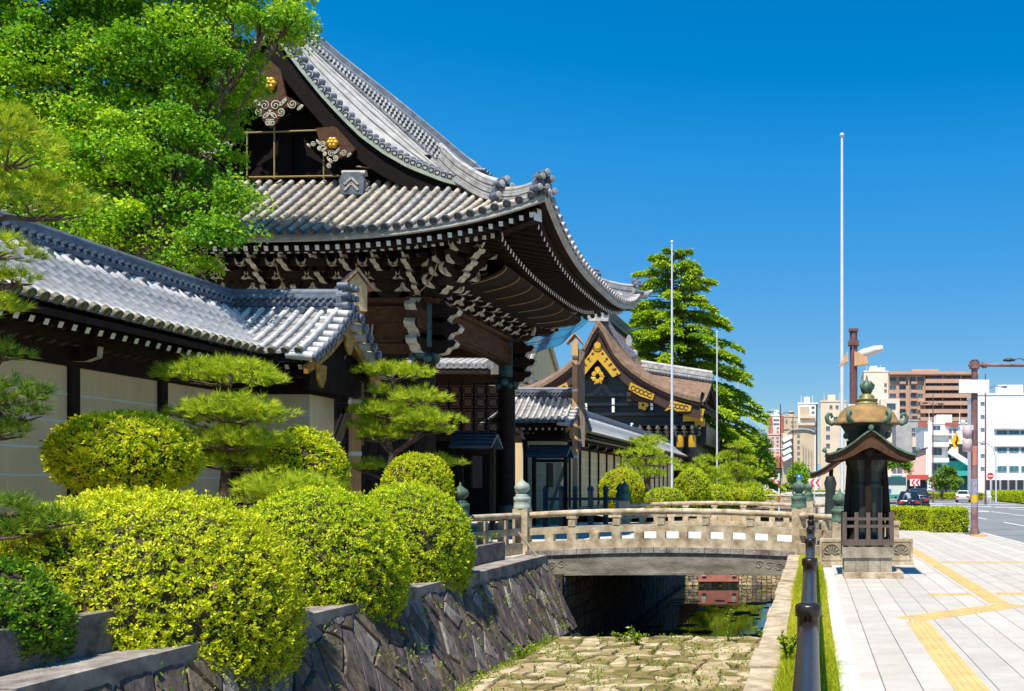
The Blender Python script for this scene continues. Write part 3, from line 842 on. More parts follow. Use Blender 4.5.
def pathS(sgn):
    def f(X):
        dx = HX - abs(X - XC)
        D = min(DS, DS * dx / DE)
        return [(X, YC + sgn * (HY - d), zS(d, X)) for d in np.linspace(-.06, max(D, .05), 6)]
    return f
def pathE(sgn):
    def f(Y):
        ds = HY - abs(Y - YC)
        D = HX if ds >= (HY - (YC - YV - .9)) - 1e-6 else min(DE * 1.0, DE * ds / DS)
        return [(XC + sgn * (HX - d), Y, zE(d, Y)) for d in np.linspace(-.06, max(D, .05), 12 if D > 5 else 6)]
    return f
mp, mr, md = MB(), MB(), MB()
usS = list(np.linspace(XC - HX + .08, XC + HX - .08, 55))
usE = list(np.linspace(YC - HY + .08, YC + HY - .08, 41))
for sgn in (-1, 1):
    pans(mp, pathS(sgn), usS, .29, .03)
    for i, u in enumerate(usS):
        row_tube(mr, [Vector(p) + Vector((0, 0, .06)) for p in pathS(sgn)(u)], .078, 8, 0 if (i * 7 + i // 3) % 5 else 1, .36, md, 0, .105)
    pans(mp, pathE(sgn), usE, .29, .03)
    for i, u in enumerate(usE):
        row_tube(mr, [Vector(p) + Vector((0, 0, .06)) for p in pathE(sgn)(u)], .086, 8, 1, .36, md, 1, .105)
mp.build('pan_tiles', M_tilepan, gate)
mr.build('round_tiles', [M_tilecream, M_tilepale], gate)
md.build('eave_discs', [M_tiledisc, M_tilepale], gate)
# gable verge: curling edge, discs, ridges
def Vz(X): return interp(abs(X - XC), VT)
def Mz(X): return Z0 + interp(HX - abs(X - XC), MT)
Xg = list(np.linspace(XC - 5.3, XC + 5.3, 67))
for sgn, nm in ((-1, 'south'), (1, 'north')):
    yv = YC + sgn * (YC - YV)
    mb = MB()
    mb.grid(lambda X, v: (X, yv - sgn * (0.12 + v * 1.0), Vz(X) + .12 + (max(Mz(X), Vz(X) + .1) + .04 - Vz(X) - .12) * math.sin(v * math.pi / 2) ** .8), Xg, np.linspace(0, 1, 7))
    for v in (.3, .5, .7, .88):
        for side in (-1, 1):
            pts = [Vector((X, yv - sgn * (0.12 + v * 1.0), Vz(X) + .14 + (max(Mz(X), Vz(X) + .1) + .04 - Vz(X) - .12) * math.sin(v * math.pi / 2) ** .8)) for X in np.linspace(XC + side * .2, XC + side * 5.2, 24)]
            mb.tube(pts, .05, 6, 0)
    mb.build('curled_verge', M_minoko, gate)
    mb = MB(); n = 30
    for side in (-1, 1):
        for i in range(n):
            X = XC + side * (.15 + 5.35 * ((i + .5) / n))
            z = Vz(X) + .17
            row_tube(mb, [(X, yv + sgn * .06, z), (X, yv - sgn * .34, z + .18)], .098, 9, 0, .4, mb, 0, .118)
            mb.tube([(X, yv + sgn * .10, z), (X, yv + sgn * .115, z)], [.118, .09], 12, 1, caps=False)
            mb.tube([(X, yv + sgn * .10, z), (X, yv + sgn * .118, z)], .05, 8, 1)
    mb.build('verge_discs', [M_tileblue, M_tilepale], gate)
    mb = MB()
    for side in (-1, 1):
        pts = [(X, yv + sgn * .02, Vz(X) + .02) for X in np.linspace(XC, XC + side * 5.5, 26)]
        mb.sweep(pts, [(-.09, -.05), (.09, -.05), (.09, .05), (-.09, .05)])
    mb.build('copper_verge_strip', M_verdlight, gate)
    mb = MB()
    for side in (-1, 1):
        xs = list(np.linspace(0, 5.45, 26))
        out = [(side * x, Vz(XC + side * x) - .035) for x in xs] + [(side * x, Vz(XC + side * x) - .04 - (.95 - .09 * x)) for x in xs[::-1]]
        mb.prism(out, (XC, yv, 0), (1, 0, 0), (0, 0, 1), (0, -sgn * .14, 0))
    mb.build('bargeboard', M_blackwood, gate)
    # gable wall of boards
    yw = yv - sgn * .75
    mb = MB()
    for i in range(16):
        z0 = 10.45 + i * .27; z1 = z0 + .262
        hw = max([x for x in np.linspace(0, 5.2, 60) if Vz(XC + x) - .05 > z1] + [0])
        if hw > .1: mb.box(XC - hw, XC + hw, yw - .03 - (i % 2) * .006, yw + .03 + (i % 2) * .006, z0, z1)
    mb.box(XC - 4.3, XC + 4.3, yw - sgn * .04 - .09, yw - sgn * .04 + .09, 11.3, 11.62); mb.box(XC - 2.6, XC + 2.6, yw - .14, yw + .14, 12.5, 12.85)
    mb.box(XC - .2, XC + .2, yw - .12, yw + .12, 10.5, 14.0)
    mb.build('gable_wall', M_blackwood, gate)
    # pendant ornaments: dark plate, white scrolls, gilt flower
    def flower(mb, X, z, y, r):
        for q in range(6):
            t = q * math.pi / 3; mb.sphere((X + r * .55 * math.cos(t), y, z + r * .55 * math.sin(t)), r * .48, 10, 6)
        mb.sphere((X, y + sgn * .03, z), r * .4, 10, 6)
    def scrolls(mb, X, z, s, y, d):
        for (cx, cz, rr, ph, dr) in ((.15, 0, .15, 0, 1), (.38, .10, .14, 1, -1), (.62, .04, .13, 3, 1), (.84, -.04, .10, .5, -1), (.10, -.26, .13, 2, -1), (.30, -.18, .12, 4, 1), (.06, -.48, .10, 1, 1)):
            for side in ((1, -1) if d == 0 else (d,)):
                pts = [(X + side * s * (cx + rr * (1 - t / 22) * math.cos(t * .55 + ph)), y, z + s * (cz + rr * (1 - t / 22) * math.sin(t * .55 * dr + ph))) for t in range(20)]
                mb.tube(pts, .018, 5)
    orn, scr, fl = MB(), MB(), MB()
    def flush():
        global orn, scr, fl
        orn.build('pendant_board', M_brownwood, gate); scr.build('white_scrolls', M_offwhite, gate); fl.build('gilt_flower', M_gold, gate)
        orn, scr, fl = MB(), MB(), MB()
    orn.prism([(-.9, -.25), (-.45, .0), (-.3, .75), (0, 1.0), (.3, .75), (.45, 0), (.9, -.25), (.4, -.35), (.2, -.75), (0, -.95), (-.2, -.75), (-.4, -.35)], (XC, yv + sgn * .02, 13.05), (1, 0, 0), (0, 0, 1), (0, sgn * .08, 0))
    scrolls(scr, XC, 12.75, 1.05, yv + sgn * .11, 0); flower(fl, XC, 13.38, yv + sgn * .12, .2); flush()
    for side in (-1, 1):
        X = XC + side * 1.78
        orn.prism([(-.45 * side, .5), (.1 * side, .55), (.7 * side, -.1), (.5 * side, -.3), (.1 * side, -.4), (-.3 * side, -.1)], (X, yv + sgn * .02, 11.6), (1, 0, 0), (0, 0, 1), (0, sgn * .08, 0))
        scrolls(scr, X - side * .1, 11.35, .75, yv + sgn * .11, side); scrolls(scr, X - side * .15, 11.62, .6, yv + sgn * .11, -side)
        flower(fl, X + side * .05, 11.66, yv + sgn * .12, .17); flush()
    if sgn < 0:
        mb = MB()   # frame of the bird net before the gable
        for (p, q) in (((-16.6, 10.75), (-16.6, 12.1)), ((-15.8, 10.7), (-15.8, 12.75)), ((-14.35, 10.7), (-14.35, 12.3)), ((-17.4, 10.72), (-13.6, 10.78)), ((-17.2, 12.02), (-14.3, 12.12)), ((-13.4, 11.05), (-12.8, 11.0))):
            mb.tube([(p[0], yv + .1, p[1]), (q[0], yv + .1, q[1])], .024, 6)
        mb.build('net_frame', mat('brass_pole', (0.36, 0.25, 0.09), 0.5, 0.2, 5), gate)
    # descending ridge along the verge
    for side in (-1, 1):
        pts = [(X, yv - sgn * 1.25, Mz(X) - .28 + .56 * ((abs(X - XC) - .3) / 5.15) ** 1.3) for X in np.linspace(XC + side * .3, XC + side * 5.45, 20)]
        mb = MB()
        ridge(mb, pts, .36, .70, 4, 1, .09, 0)
        mb.tube([Vector(p) + Vector((0, 0, .76)) for p in pts], .12, 8, 0)
        pv = [Vector(p) for p in pts]
        for r_i, zz in enumerate((.12, .26, .40, .54)):
            for i in range(46):
                x = (i + (.5 if r_i % 2 else 0)) / 46 * (len(pv) - 1); j = min(int(x), len(pv) - 2); p = pv[j].lerp(pv[j + 1], x - j)
                mb.cbox((p.x, p.y + sgn * .175, p.z + zz), .06, .05, .10, 2)
        mb.build('descending_ridge', [M_tilepale, M_tileblue, M_tile], gate)
        X = XC + side * 5.55; p = Vector((X, yv - sgn * 1.2, Mz(X) + .45))
        mb = MB(); mb.prism([(-.3, -.4), (.3, -.4), (.36, .1), (.2, .5), (0, .62), (-.2, .5), (-.36, .1)], p, (0, 1, 0), (0, 0, 1), (side * .16, 0, 0))
        for q in (-.22, 0, .22): mb.tube([p + Vector((0, q, .45)), p + Vector((side * .35, q, .42))], .08, 9)
        mb.build('ridge_end_tile', M_tileblue, gate)
# main ridge
mb = MB(); ridge(mb, [(XC, y, 15.3) for y in np.linspace(YV + .2, 2 * YC - YV - .2, 8)], .7, .5, 4, 0, .12); mb.build('main_ridge', M_tileblue, gate)
# corner ridges in two steps with disc clusters at the tips
for sx in (-1, 1):
    for sy in (-1, 1):
        def hip(f):
            X = XC + sx * (HX - DE * f); Y = YC + sy * (HY - DS * f)
            return Vector((X, Y, max(zE(DE * f, Y), zS(DS * f, X)) + .02))
        mb = MB()
        ridge(mb, [hip(f) + Vector((0, 0, .20 * max(0, f - .42))) for f in np.linspace(.42, 1.06, 9)], .34, .52, 5, 0, .10, 1)
        ridge(mb, [hip(f) for f in np.linspace(.06, .45, 7)], .30, .32, 4, 0, .09, 1)
        mb.build('corner_ridge', [M_tilepale, M_tileblue], gate)
        for f, s in ((.42, 1.0), (.05, .9)):
            mb = MB()
            p = hip(f); d = (hip(0.0) - hip(.3)); d.z = 0; d.normalize(); sd = Vector((-d.y, d.x, 0))
            mb.prism([(-.26 * s, -.1), (.26 * s, -.1), (.3 * s, .3), (.15 * s, .58), (-.15 * s, .58), (-.3 * s, .3)], p - d * .05, sd, (0, 0, 1), d * .12)
            for (q, z) in ((-.26, .12), (.26, .12), (0, .18), (-.16, .46), (.16, .46), (0, .62)):
                c = p + sd * (q * s) + Vector((0, 0, z * s))
                mb.tube([c - d * .1, c + d * .28], .095 * s, 10); mb.tube([c + d * .28, c + d * .29], [.095 * s, .07 * s], 10, 1)
                mb.tube([c + d * .275, c + d * .298], .04 * s, 8, 1)
            mb.build('corner_tile_cluster', [M_tileblue, M_tilepale], gate)
        if sy > 0 and sx > 0:
            p = hip(0); mb = MB()
            mb.tube([p + Vector((-.3, -.3, .05)), p + Vector((.2, .15, .02)), p + Vector((.45, .35, .28))], [.2, .16, .03], 8); mb.build('upturned_tip', M_tilepale, gate)
# small ornament tile on the skirt roof
mb = MB(); p = Vector((-13.25, 26.05, 10.35))
mb.prism([(-.32, -.3), (.32, -.3), (.36, .12), (.24, .34), (-.24, .34), (-.36, .12)], p, (1, 0, 0), (0, 0, 1), (0, -.16, 0))
for i in range(2): mb.beam(p + Vector((-.2, -.17, -.18 + .16 * i)), p + Vector((0, -.17, .02 + .16 * i)), .03, .06, 1); mb.beam(p + Vector((.2, -.17, -.18 + .16 * i)), p + Vector((0, -.17, .02 + .16 * i)), .03, .06, 1)
mb.tube([p + Vector((-.34, .02, .36)), p + Vector((.34, .02, .36))], .09, 9, 1)
mb.build('skirt_ornament_tile', [M_tileblue, M_tilepale], gate)
# eave edge boards and soffits
mb = MB(); mz = MB()
for sgn in (-1, 1):
    xs = np.linspace(XC - HX + .03, XC + HX - .03, 50); ys = np.linspace(YC - HY + .03, YC + HY - .03, 40)
    mb.sweep([(X, YC + sgn * (HY - .03), Z0 + upS(X) - .11) for X in xs], [(-.06, -.07), (.06, -.07), (.06, .07), (-.06, .07)])
    mb.sweep([(XC + sgn * (HX - .03), Y, Z0 + upE(Y) - .11) for Y in ys], [(-.06, -.07), (.06, -.07), (.06, .07), (-.06, .07)])
    # dark boards above the rafters, following the upturn
    mz.grid(lambda X, d: (XC + (X - XC) * (1 - d / HX), YC + sgn * (HY - d), Z0 + upS(X) * (1 - d / 4.5) - .19 + .22 * d), xs, np.linspace(.06, 3.2, 5))
    mz.grid(lambda Y, d: (XC + sgn * (HX - d), YC + (Y - YC) * (1 - d / HY * .6), Z0 + upE(Y) * (1 - d / 6) - .19 + .19 * d), ys, np.linspace(.06, 4.4, 6))
mb.build('eave_lip', M_eavelip, gate); mz.build('soffit', M_darkwood, gate)
mb = MB(); mlip = MB()
for sgn in (-1, 1):
    for lo, hi, zo, dd in ((.22, 1.35, -.31, 0), (1.15, 3.1, -.13, 0)):
        n = 62
        for i in range(n):
            X = XC + (2 * (i + .5) / n - 1) * (HX - .35)
            if lo > 1: X = XC + (2 * (i + .5) / n - 1) * (HX - 1.5)
            z = Z0 + upS(X) * (1 - lo / 5) + zo
            mb.beam((X, YC + sgn * (HY - lo), z), (X, YC + sgn * (HY - hi), z + .22 * (hi - lo)), .11, .13, 0, emi=1)
    for lo, hi, zo in ((.45, 1.75, -.30), (1.6, 4.3, -.22)):
        n = 46
        for i in range(n):
            Y = YC + (2 * (i + .5) / n - 1) * (HY - (.35 if lo < 1 else 1.1))
            z = Z0 + upE(Y) * (1 - lo / 6) + zo
            mb.beam((XC + sgn * (HX - lo), Y, z), (XC + sgn * (HX - hi), Y, z + .17 * (hi - lo)), .10, .13, 0, emi=1)
    xs = np.linspace(XC - HX + 1.2, XC + HX - 1.2, 40); ys = np.linspace(YC - HY + 1.1, YC + HY - 1.1, 30)
    mlip.sweep([(X, YC + sgn * (HY - 1.22), Z0 + upS(X) * .76 - .06) for X in xs], [(-.07, -.07), (.07, -.07), (.07, .07), (-.07, .07)])
    mlip.sweep([(XC + sgn * (HX - 1.68), Y, Z0 + upE(Y) * .72 - .16) for Y in ys], [(-.07, -.07), (.07, -.07), (.07, .07), (-.07, .07)])
    mlip.sweep([(XC + sgn * (HX - .42), Y, Z0 + upE(Y) * .93 - .20) for Y in np.linspace(YC - HY + .2, YC + HY - .2, 40)], [(-.06, -.05), (.06, -.05), (.06, .05), (-.06, .05)])
mb.build('rafters', [M_darkwood, M_white], gate); mlip.build('rafter_bearers', M_darkwood, gate)
for sx in (-1, 1):
    for sy in (-1, 1):   # corner hip rafters with white tip
        mb = MB(); p = Vector((XC + sx * (HX - .35), YC + sy * (HY - .32), Z0 + .62)); q = Vector((XC + sx * (HX - 4.4), YC + sy * (HY - 3.2), Z0 + .38))
        mb.beam(p, q, .26, .34, 0, emi=1); mb.build('hip_rafter', [M_darkwood, M_white], gate)
# coved soffit with ropes
M_rope = mat('hemp_rope', (0.34, 0.22, 0.10), 0.9, 0.2, 9)
def cove(t): return (math.sin(t * math.pi / 2), 1 - math.cos(t * math.pi / 2))
for sgn in (-1, 1):
    fx = lambda Y, t: (XC + sgn * (5.0 + 1.95 * cove(t)[0]), YC + (Y - YC) * (1 + .22 * cove(t)[0]), 7.62 + .42 * cove(t)[1])
    mb = MB(); mb.grid(fx, np.linspace(YC - 3.5, YC + 3.5, 20), np.linspace(0, 1, 7)); mb.build('coved_ceiling', M_darkwood, gate)
    fy = lambda X, t: (XC + (X - XC) * (1 + .3 * cove(t)[0]), YC + sgn * (3.7 + 1.35 * cove(t)[0]), 7.25 + .88 * cove(t)[1])
    for Y in np.linspace(YC - 3.4, YC + 3.4, 8): mr = MB(); mr.tube([Vector(fx(Y, t)) + Vector((0, 0, -.05)) for t in np.linspace(.25, 1, 7)], .018, 5); mr.build('rope', M_rope, gate)
    for X in np.linspace(XC - 4.3, XC + 4.3, 6): mr = MB(); mr.tube([Vector(fy(X, t)) + Vector((0, sgn * .55, -.10)) for t in np.linspace(0, .8, 7)], .018, 5); mr.build('rope', M_rope, gate)
# columns
FX, RX = -11.45, -20.15; CY = (26.65, 33.80)
for X in (FX, XC, RX):
    for Y in CY:
        r = .29 if X != XC else .36
        mb = MB(); mb.lathe(X, Y, [(r * 1.5, 0), (r * 1.5, .12), (r * 1.2, .3), (r, .32)], 20); mb.build('column_base', M_granite, gate)
        mb = MB(); mb.lathe(X, Y, [(r, .32), (r, 7.05)], 20); c = mb.build('column', M_darkwood, gate)
        mb = MB(); mb.lathe(X, Y, [(r + .015, 5.75), (r + .02, 5.8), (r + .02, 7.0), (r + .015, 7.03)], 20)
        for q in range(4):
            t = q * math.pi / 2; mb.sphere((X + (r + .02) * math.cos(t), Y + (r + .02) * math.sin(t), 5.55), .17, 10, 6); mb.sphere((X + (r) * math.cos(t + .6), Y + (r) * math.sin(t + .6), 5.42), .13, 8, 6)
        mb.build('copper_sleeve', M_teal, c)
        mb = MB(); mb.lathe(X, Y, [(r + .012, .33), (r + .015, .9), (r + .01, .95)], 20); mb.build('copper_foot', M_teal, c)
# beams
for X in (FX, XC, RX):
    mb = MB(); mb.box(X - .17, X + .17, CY[0] - .9, CY[1] + .9, 6.22, 6.78); mb.sweep([(X, y, 6.5 + .18 * (1 - ((y - YC) / 3.6) ** 2)) for y in np.linspace(CY[0] + .2, CY[1] - .2, 14)], [(-.24, -.36), (.24, -.36), (.24, .36), (-.24, .36)])
    mb.build('rainbow_beam', M_brownwood, gate)
for Y in CY:
    mb = MB(); mb.box(RX - .9, FX + .7, Y - .15, Y + .15, 6.5, 6.95); mb.box(RX - .3, FX + .3, Y - .14, Y + .14, 5.55, 5.85); mb.box(RX - .3, FX + .3, Y - .13, Y + .13, 3.35, 3.62)
    mb.build('tie_beam', M_brownwood, gate)
mb = MB()
for Y in CY: mb.box(RX - .5, FX + .5, Y - .36, Y + .36, 7.03, 7.16)
for X in (FX, RX): mb.box(X - .36, X + .36, CY[0] - .5, CY[1] + .5, 7.032, 7.162)
mb.build('plate_beam', M_brownwood, gate)
# side walls: boards below, pierced lattice, framed panels above
for Y in CY:
    s = -1 if Y < YC else 1
    for (xa, xb) in ((RX + .3, XC - .3), (XC + .3, FX - .3)):
        mb = MB(); mb.box(xa, xb, Y - .06, Y + .06, .35, 3.4)
        for i in range(12): x = xa + (xb - xa) * (i + .5) / 12; mb.box(x - .03, x + .03, Y - .09, Y + .09, .4, 3.36)
        for z in (.5, 1.5, 2.4): mb.box(xa, xb, Y - .11, Y + .11, z, z + .18)
        mb.build('board_panel', M_darkwood, gate)
        mb = MB(); nx, nz = 8, 4; w = (xb - xa) / nx; h = (5.5 - 3.65) / nz
        for i in range(nx + 1): x = xa + i * w; mb.box(x - .035, x + .035, Y - .05, Y + .05, 3.62, 5.55)
        for j in range(nz + 1): z = 3.65 + j * h; mb.box(xa, xb, Y - .045, Y + .045, z - .03, z + .03)
        for i in range(nx):
            for j in range(nz):
                cx, cz = xa + (i + .5) * w, 3.65 + (j + .5) * h
                mb.tube([(cx + w * .40 * abs(math.cos(t)) ** .0 * math.cos(t) * (1 if abs(math.cos(2 * t)) > -1 else 1) * (.72 + .28 * abs(math.sin(2 * t))), Y, cz + h * .40 * math.sin(t) * (.72 + .28 * abs(math.sin(2 * t)))) for t in np.linspace(0, 2 * math.pi, 17)], .022, 4, caps=False)
        mb.build('lattice_window', M_darkwood, gate)
    if s < 0:
        for (xa, xb) in ((RX + .3, XC - .3), (XC + .3, FX - .3)):
            mb = MB(); mb.box(xa, xb, Y - .05, Y + .05, 5.85, 6.5)
            mb.box(xa + .3, xb - .3, Y - .12, Y + .12, 5.9, 5.98); mb.tube([(xa + 1.2, Y - .1, 6.42), (xa + 1.25, Y - .1, 6.1), (xa + 1.6, Y - .1, 6.0), (xb - 1.6, Y - .1, 6.0), (xb - 1.25, Y - .1, 6.1), (xb - 1.2, Y - .1, 6.42)], .03, 6, 1)
            mb.build('carved_panel', [M_brownwood, M_offwhite], gate)
# white edged brackets
nose = [(0, .14), (.30, .14), (.36, .06), (.44, .0), (.56, .02), (.62, -.06), (.56, -.16), (.42, -.20), (.34, -.32), (.18, -.36), (0, -.30)]
boat = [(-.6, .11), (.6, .11), (.62, .03), (.50, -.06), (.30, -.12), (-.30, -.12), (-.50, -.06), (-.62, .03)]
def bracket(mb, c, out, lat, s=1.0, noses=(0, 1, 2)):
    c = Vector(c); out = Vector(out); lat = Vector(lat); z = Vector((0, 0, 1))
    mb.prism([(-.26, .0), (.26, .0), (.34, .12), (.34, .24), (-.34, .24), (-.34, .12)], c - out * .3, lat, z, out * .6, 0, 0)
    for l in range(3):
        o = c + z * (.30 + .30 * l) + out * (.30 * l)
        if l in noses: mb.prism([(p[0] * (1.0 + .05 * l), p[1] * .72) for p in nose], o - lat * .11 * s + out * .05, out, z, lat * .22 * s, 0, 1)
        b_ = [(p[0] * (.8 + .22 * l) * s, p[1]) for p in boat]
        mb.prism(b_, o + out * .28 - z * .02, lat, z, out * .13, 0, 0)
        for q in (-1, 1):
            e = o + out * .275 + lat * (q * .52 * (.8 + .22 * l) * s); mb.prism([(-.10 * q, -.13), (.08 * q, -.10), (.115 * q, .02), (.10 * q, .09), (.06 * q, .0), (-.06 * q, -.08)], e - z * .02, lat, z, out * .14, 1, 1)  # pale end crescents: white paint plus reflected light on the lower edges
        for q in (-.5, 0, .5):
            w = (.8 + .22 * l) * s
            mb.prism([(-.10, 0), (.10, 0), (.14, .06), (.14, .13), (-.14, .13), (-.14, .06)], o + out * .22 + lat * q * w + z * .09, lat, z, out * .24, 0, 0)
    # slender tail arm pointing up and out
    mb.tube([c + z * .95 + out * .9, c + z * 1.02 + out * 1.1, c + z * .95 + out * 1.3, c + z * 1.05 + out * 1.42], [.03, .05, .05, .02], 6, 1)
    # pale side curls: reflected light on curved arm edges, made as shapes
    for q in (-1, 1):
        mb.tube([c + lat * (q * (.45 + .20 * math.cos(t)) * s) + out * .35 + z * (.35 + .18 * math.sin(t)) for t in np.linspace(-1.5, 2.2, 8)], [.02, .035, .05, .055, .05, .04, .03, .015], 6, 1)
M_br = [M_darkwood, M_offwhite]
for i, X in enumerate(np.linspace(RX, FX, 11)):
    for Y, s in ((CY[0], -1), (CY[1], 1)):
        mb = MB(); bracket(mb, (X, Y + s * .12, 7.16), (0, s, 0), (1, 0, 0), s=.72, noses=(0, 1, 2) if i % 5 == 0 else (0, 2) if i % 5 in (1, 3) else (1,) if i % 5 == 2 else (2,)); mb.build('bracket', M_br, gate)
for i, Y in enumerate(np.linspace(CY[0], CY[1], 9)):
    for X, s in ((FX, 1), (RX, -1)):
        mb = MB(); bracket(mb, (X + s * .12, Y, 7.16), (s, 0, 0), (0, 1, 0), s=.75); mb.build('bracket', M_br, gate)
# diagonal corner brackets, beam-end noses
for sx, X in ((1, FX), (-1, RX)):
    for sy, Y in ((-1, CY[0]), (1, CY[1])):
        mb = MB(); d = Vector((sx, sy * .62, 0)).normalized(); l_ = Vector((-d.y, d.x, 0))
        bracket(mb, Vector((X, Y, 7.2)) + d * .5, d, l_); bracket(mb, Vector((X, Y, 7.45)) + d * 1.25, d, l_); mb.build('corner_bracket', M_br, gate)
        for (zz, sc) in ((6.92, 1.5), (6.42, 1.6), (5.95, 1.35)):
            for out, lat in ((Vector((0, sy, 0)), Vector((1, 0, 0))), (Vector((sx, 0, 0)), Vector((0, 1, 0)))):
                mb = MB(); mb.prism([(p[0] * sc * .85, p[1] * sc * .85) for p in nose], Vector((X, Y, zz)) + out * .26 - lat * .16, out, (0, 0, 1), lat * .32, 0, 1)
                mb.build('beam_nose', M_br, gate)
# door leaves between the main columns
mb = MB(); mb.box(XC - .08, XC + .08, CY[0] + .4, CY[1] - .4, .4, 5.5)
for y in np.linspace(CY[0] + .6, CY[1] - .6, 9): mb.box(XC - .12, XC + .12, y - .05, y + .05, .4, 5.5)
mb.build('door', M_darkwood, gate)
mb = MB(); mb.box(-21.5, -10.6, 25.6, 34.8, 0.004, .14); mb.build('stone_platform', M_granite, gate)
# blue net slung under the far eave
nt_m, t_, n_, L_, b_ = newmat('blue_net')
b_.inputs['Base Color'].default_value = (0.035, 0.21, 0.36, 1); b_.inputs['Roughness'].default_value = .8
tr_ = n_.new('ShaderNodeBsdfTranslucent'); tr_.inputs['Color'].default_value = (0.045, 0.26, 0.44, 1)
tp_ = n_.new('ShaderNodeBsdfTransparent'); mx_ = n_.new('ShaderNodeMixShader'); mx_.inputs[0].default_value = .5
L_.new(b_.outputs[0], mx_.inputs[1]); L_.new(tr_.outputs[0], mx_.inputs[2])
my_ = n_.new('ShaderNodeMixShader'); my_.inputs[0].default_value = .12; L_.new(mx_.outputs[0], my_.inputs[1]); L_.new(tp_.outputs[0], my_.inputs[2])
L_.new(my_.outputs[0], n_['Material Output'].inputs['Surface'])
mb = MB()
def netf(u, v):
    k = .0418 + .0015 * v
    x = 520 + 68 * u; top = 321 - 5 * u
    sag = 3 + 30 * (1 - u ** 2.6)
    p = P(x, top + sag * v, k); p.y += .18 * math.sin(u * 16 + v * 5); return p
mb.grid(netf, np.linspace(0, 1, 24), np.linspace(0, 1, 10))
mb.build('bird_net', nt_m, gate)
mb = MB()
for v in (0, .25, .5, .75, 1): mb.tube([netf(u, v) for u in np.linspace(0, 1, 20)], .012, 4)
mb.build('net_cords', M_teal, gate)

# ------------------------------------------------------------------ bark roofed gate
bg_ = thing('bark_roofed_gate', 'bark roofed black and gold gate with curved gable before the cedar', 'gate', (-19.3, 88, 0))
K2 = .090
def pf(x, y): return ((x - PX) * K2, EYE + (PY - y) * K2)
outer = [(598, 321), (604, 330), (609, 340), (614, 350), (622, 360), (632, 369), (643, 377), (655, 384), (672, 391), (690, 396), (700, 398)]
inner = [(598, 333), (602, 342), (608, 353), (614, 361), (622, 370), (632, 378), (643, 385), (655, 392), (672, 400), (690, 405), (699, 407)]
mirror = lambda L: [(2 * 598 - x, y) for x, y in L]
O = [pf(*p) for p in mirror(outer)[::-1]] + [pf(*p) for p in outer[1:]]
I = [pf(*p) for p in mirror(inner)[::-1]] + [pf(*p) for p in inner[1:]]
mb = MB()
yg, yb = 81.0, 95.0
n = len(O)
vs = []
for y, rise in ((yg, 0), (yg + .8, .55), (yg + 1.6, .75), (yb - 1.6, .75), (yb - .8, .55), (yb, 0)):
    vs += [(x, y, z + rise) for x, z in O]
mb.add(vs, [(r * n + i, r * n + i + 1, (r + 1) * n + i + 1, (r + 1) * n + i) for r in range(5) for i in range(n - 1)], 0, True)
# thick cut edge of the bark in layers
for (f0, f1, dy) in ((0, .45, 0), (.45, .8, .12), (.8, 1.0, .22)):
    pl = [(O[i][0], O[i][1] + (I[i][1] - O[i][1]) * f0) for i in range(n)] + [(O[i][0], O[i][1] + (I[i][1] - O[i][1]) * f1) for i in range(n)][::-1]
    mb.prism(pl, (0, yg + dy, 0), (1, 0, 0), (0, 0, 1), (0, .5, 0), 0 if f0 == 0 else 1)
mb.build('bark_roof', [M_bark, M_barkedge], bg_)
# dark bargeboards, gilt fittings
mb = MB(); J = [(a[0], a[1] - 1.0) for a in I]
mb.prism(I + J[::-1], (0, yg + .35, 0), (1, 0, 0), (0, 0, 1), (0, .2, 0)); mb.build('bargeboard', M_barkedge, bg_)
mb = MB(); yy = yg + .30
def gp(pts, d=.06, mbx=None): (mbx or mb).prism([pf(*p) for p in pts], (0, yy, 0), (1, 0, 0), (0, 0, 1), (0, -d, 0))
gp([(597, 341), (602, 349), (610, 360), (620, 373), (612, 377), (604, 367), (597, 359), (590, 367), (582, 377), (574, 373), (584, 360), (592, 349)])
ch_ = mb.build('gilt_chevron', M_gold, bg_)
mb = MB()
for q in range(4):
    for sgn in (-1, 1):
        c = pf(597 + sgn * (5 + 4.2 * q), 353.5 + 5.2 * q); mb.tube([(c[0], yy - .062, c[1]), (c[0], yy - .075, c[1])], .13, 8); c = pf(597 + sgn * (7.5 + 4.0 * q), 361 + 4.2 * q); mb.tube([(c[0], yy - .062, c[1]), (c[0], yy - .075, c[1])], .09, 6)
c = pf(597, 347); mb.tube([(c[0] + .38 * math.cos(t), yy - .07, c[1] + .38 * math.sin(t)) for t in np.linspace(0, 6.283, 17)], .05, 5)
mb.build('pierced_pattern', M_barkedge, ch_)
for pts in ([(630, 382), (642, 388), (654, 394), (652, 400), (640, 396), (628, 389)], [(566, 382), (554, 388), (542, 394), (544, 400), (556, 396), (568, 389)],
            [(670, 399), (684, 401), (692, 403), (690, 411), (676, 411), (672, 408), (664, 411), (669, 405)], [(526, 399), (512, 401), (504, 403), (506, 411), (520, 411), (530, 408)]):
    mb = MB(); gp(pts, .08); gf_ = mb.build('gilt_fitting', M_gold, bg_)
    cx_ = sum(p[0] for p in pts) / len(pts); cy_ = sum(p[1] for p in pts) / len(pts); sl_ = (1 if cx_ > 598 else -1) * .42
    mb = MB()
    for q in (-2, -1, 0, 1, 2):
        c = pf(cx_ + q * 4.2, cy_ + q * 4.2 * sl_ * (1 if abs(cy_ - 391) < 3 else .4)); mb.tube([(c[0] + .2 * math.cos(t), yy - .085, c[1] + .2 * math.sin(t)) for t in np.linspace(0, 5.5, 9)], .045, 5)
    mb.build('pierced_pattern', M_barkedge, gf_)
mb = MB()
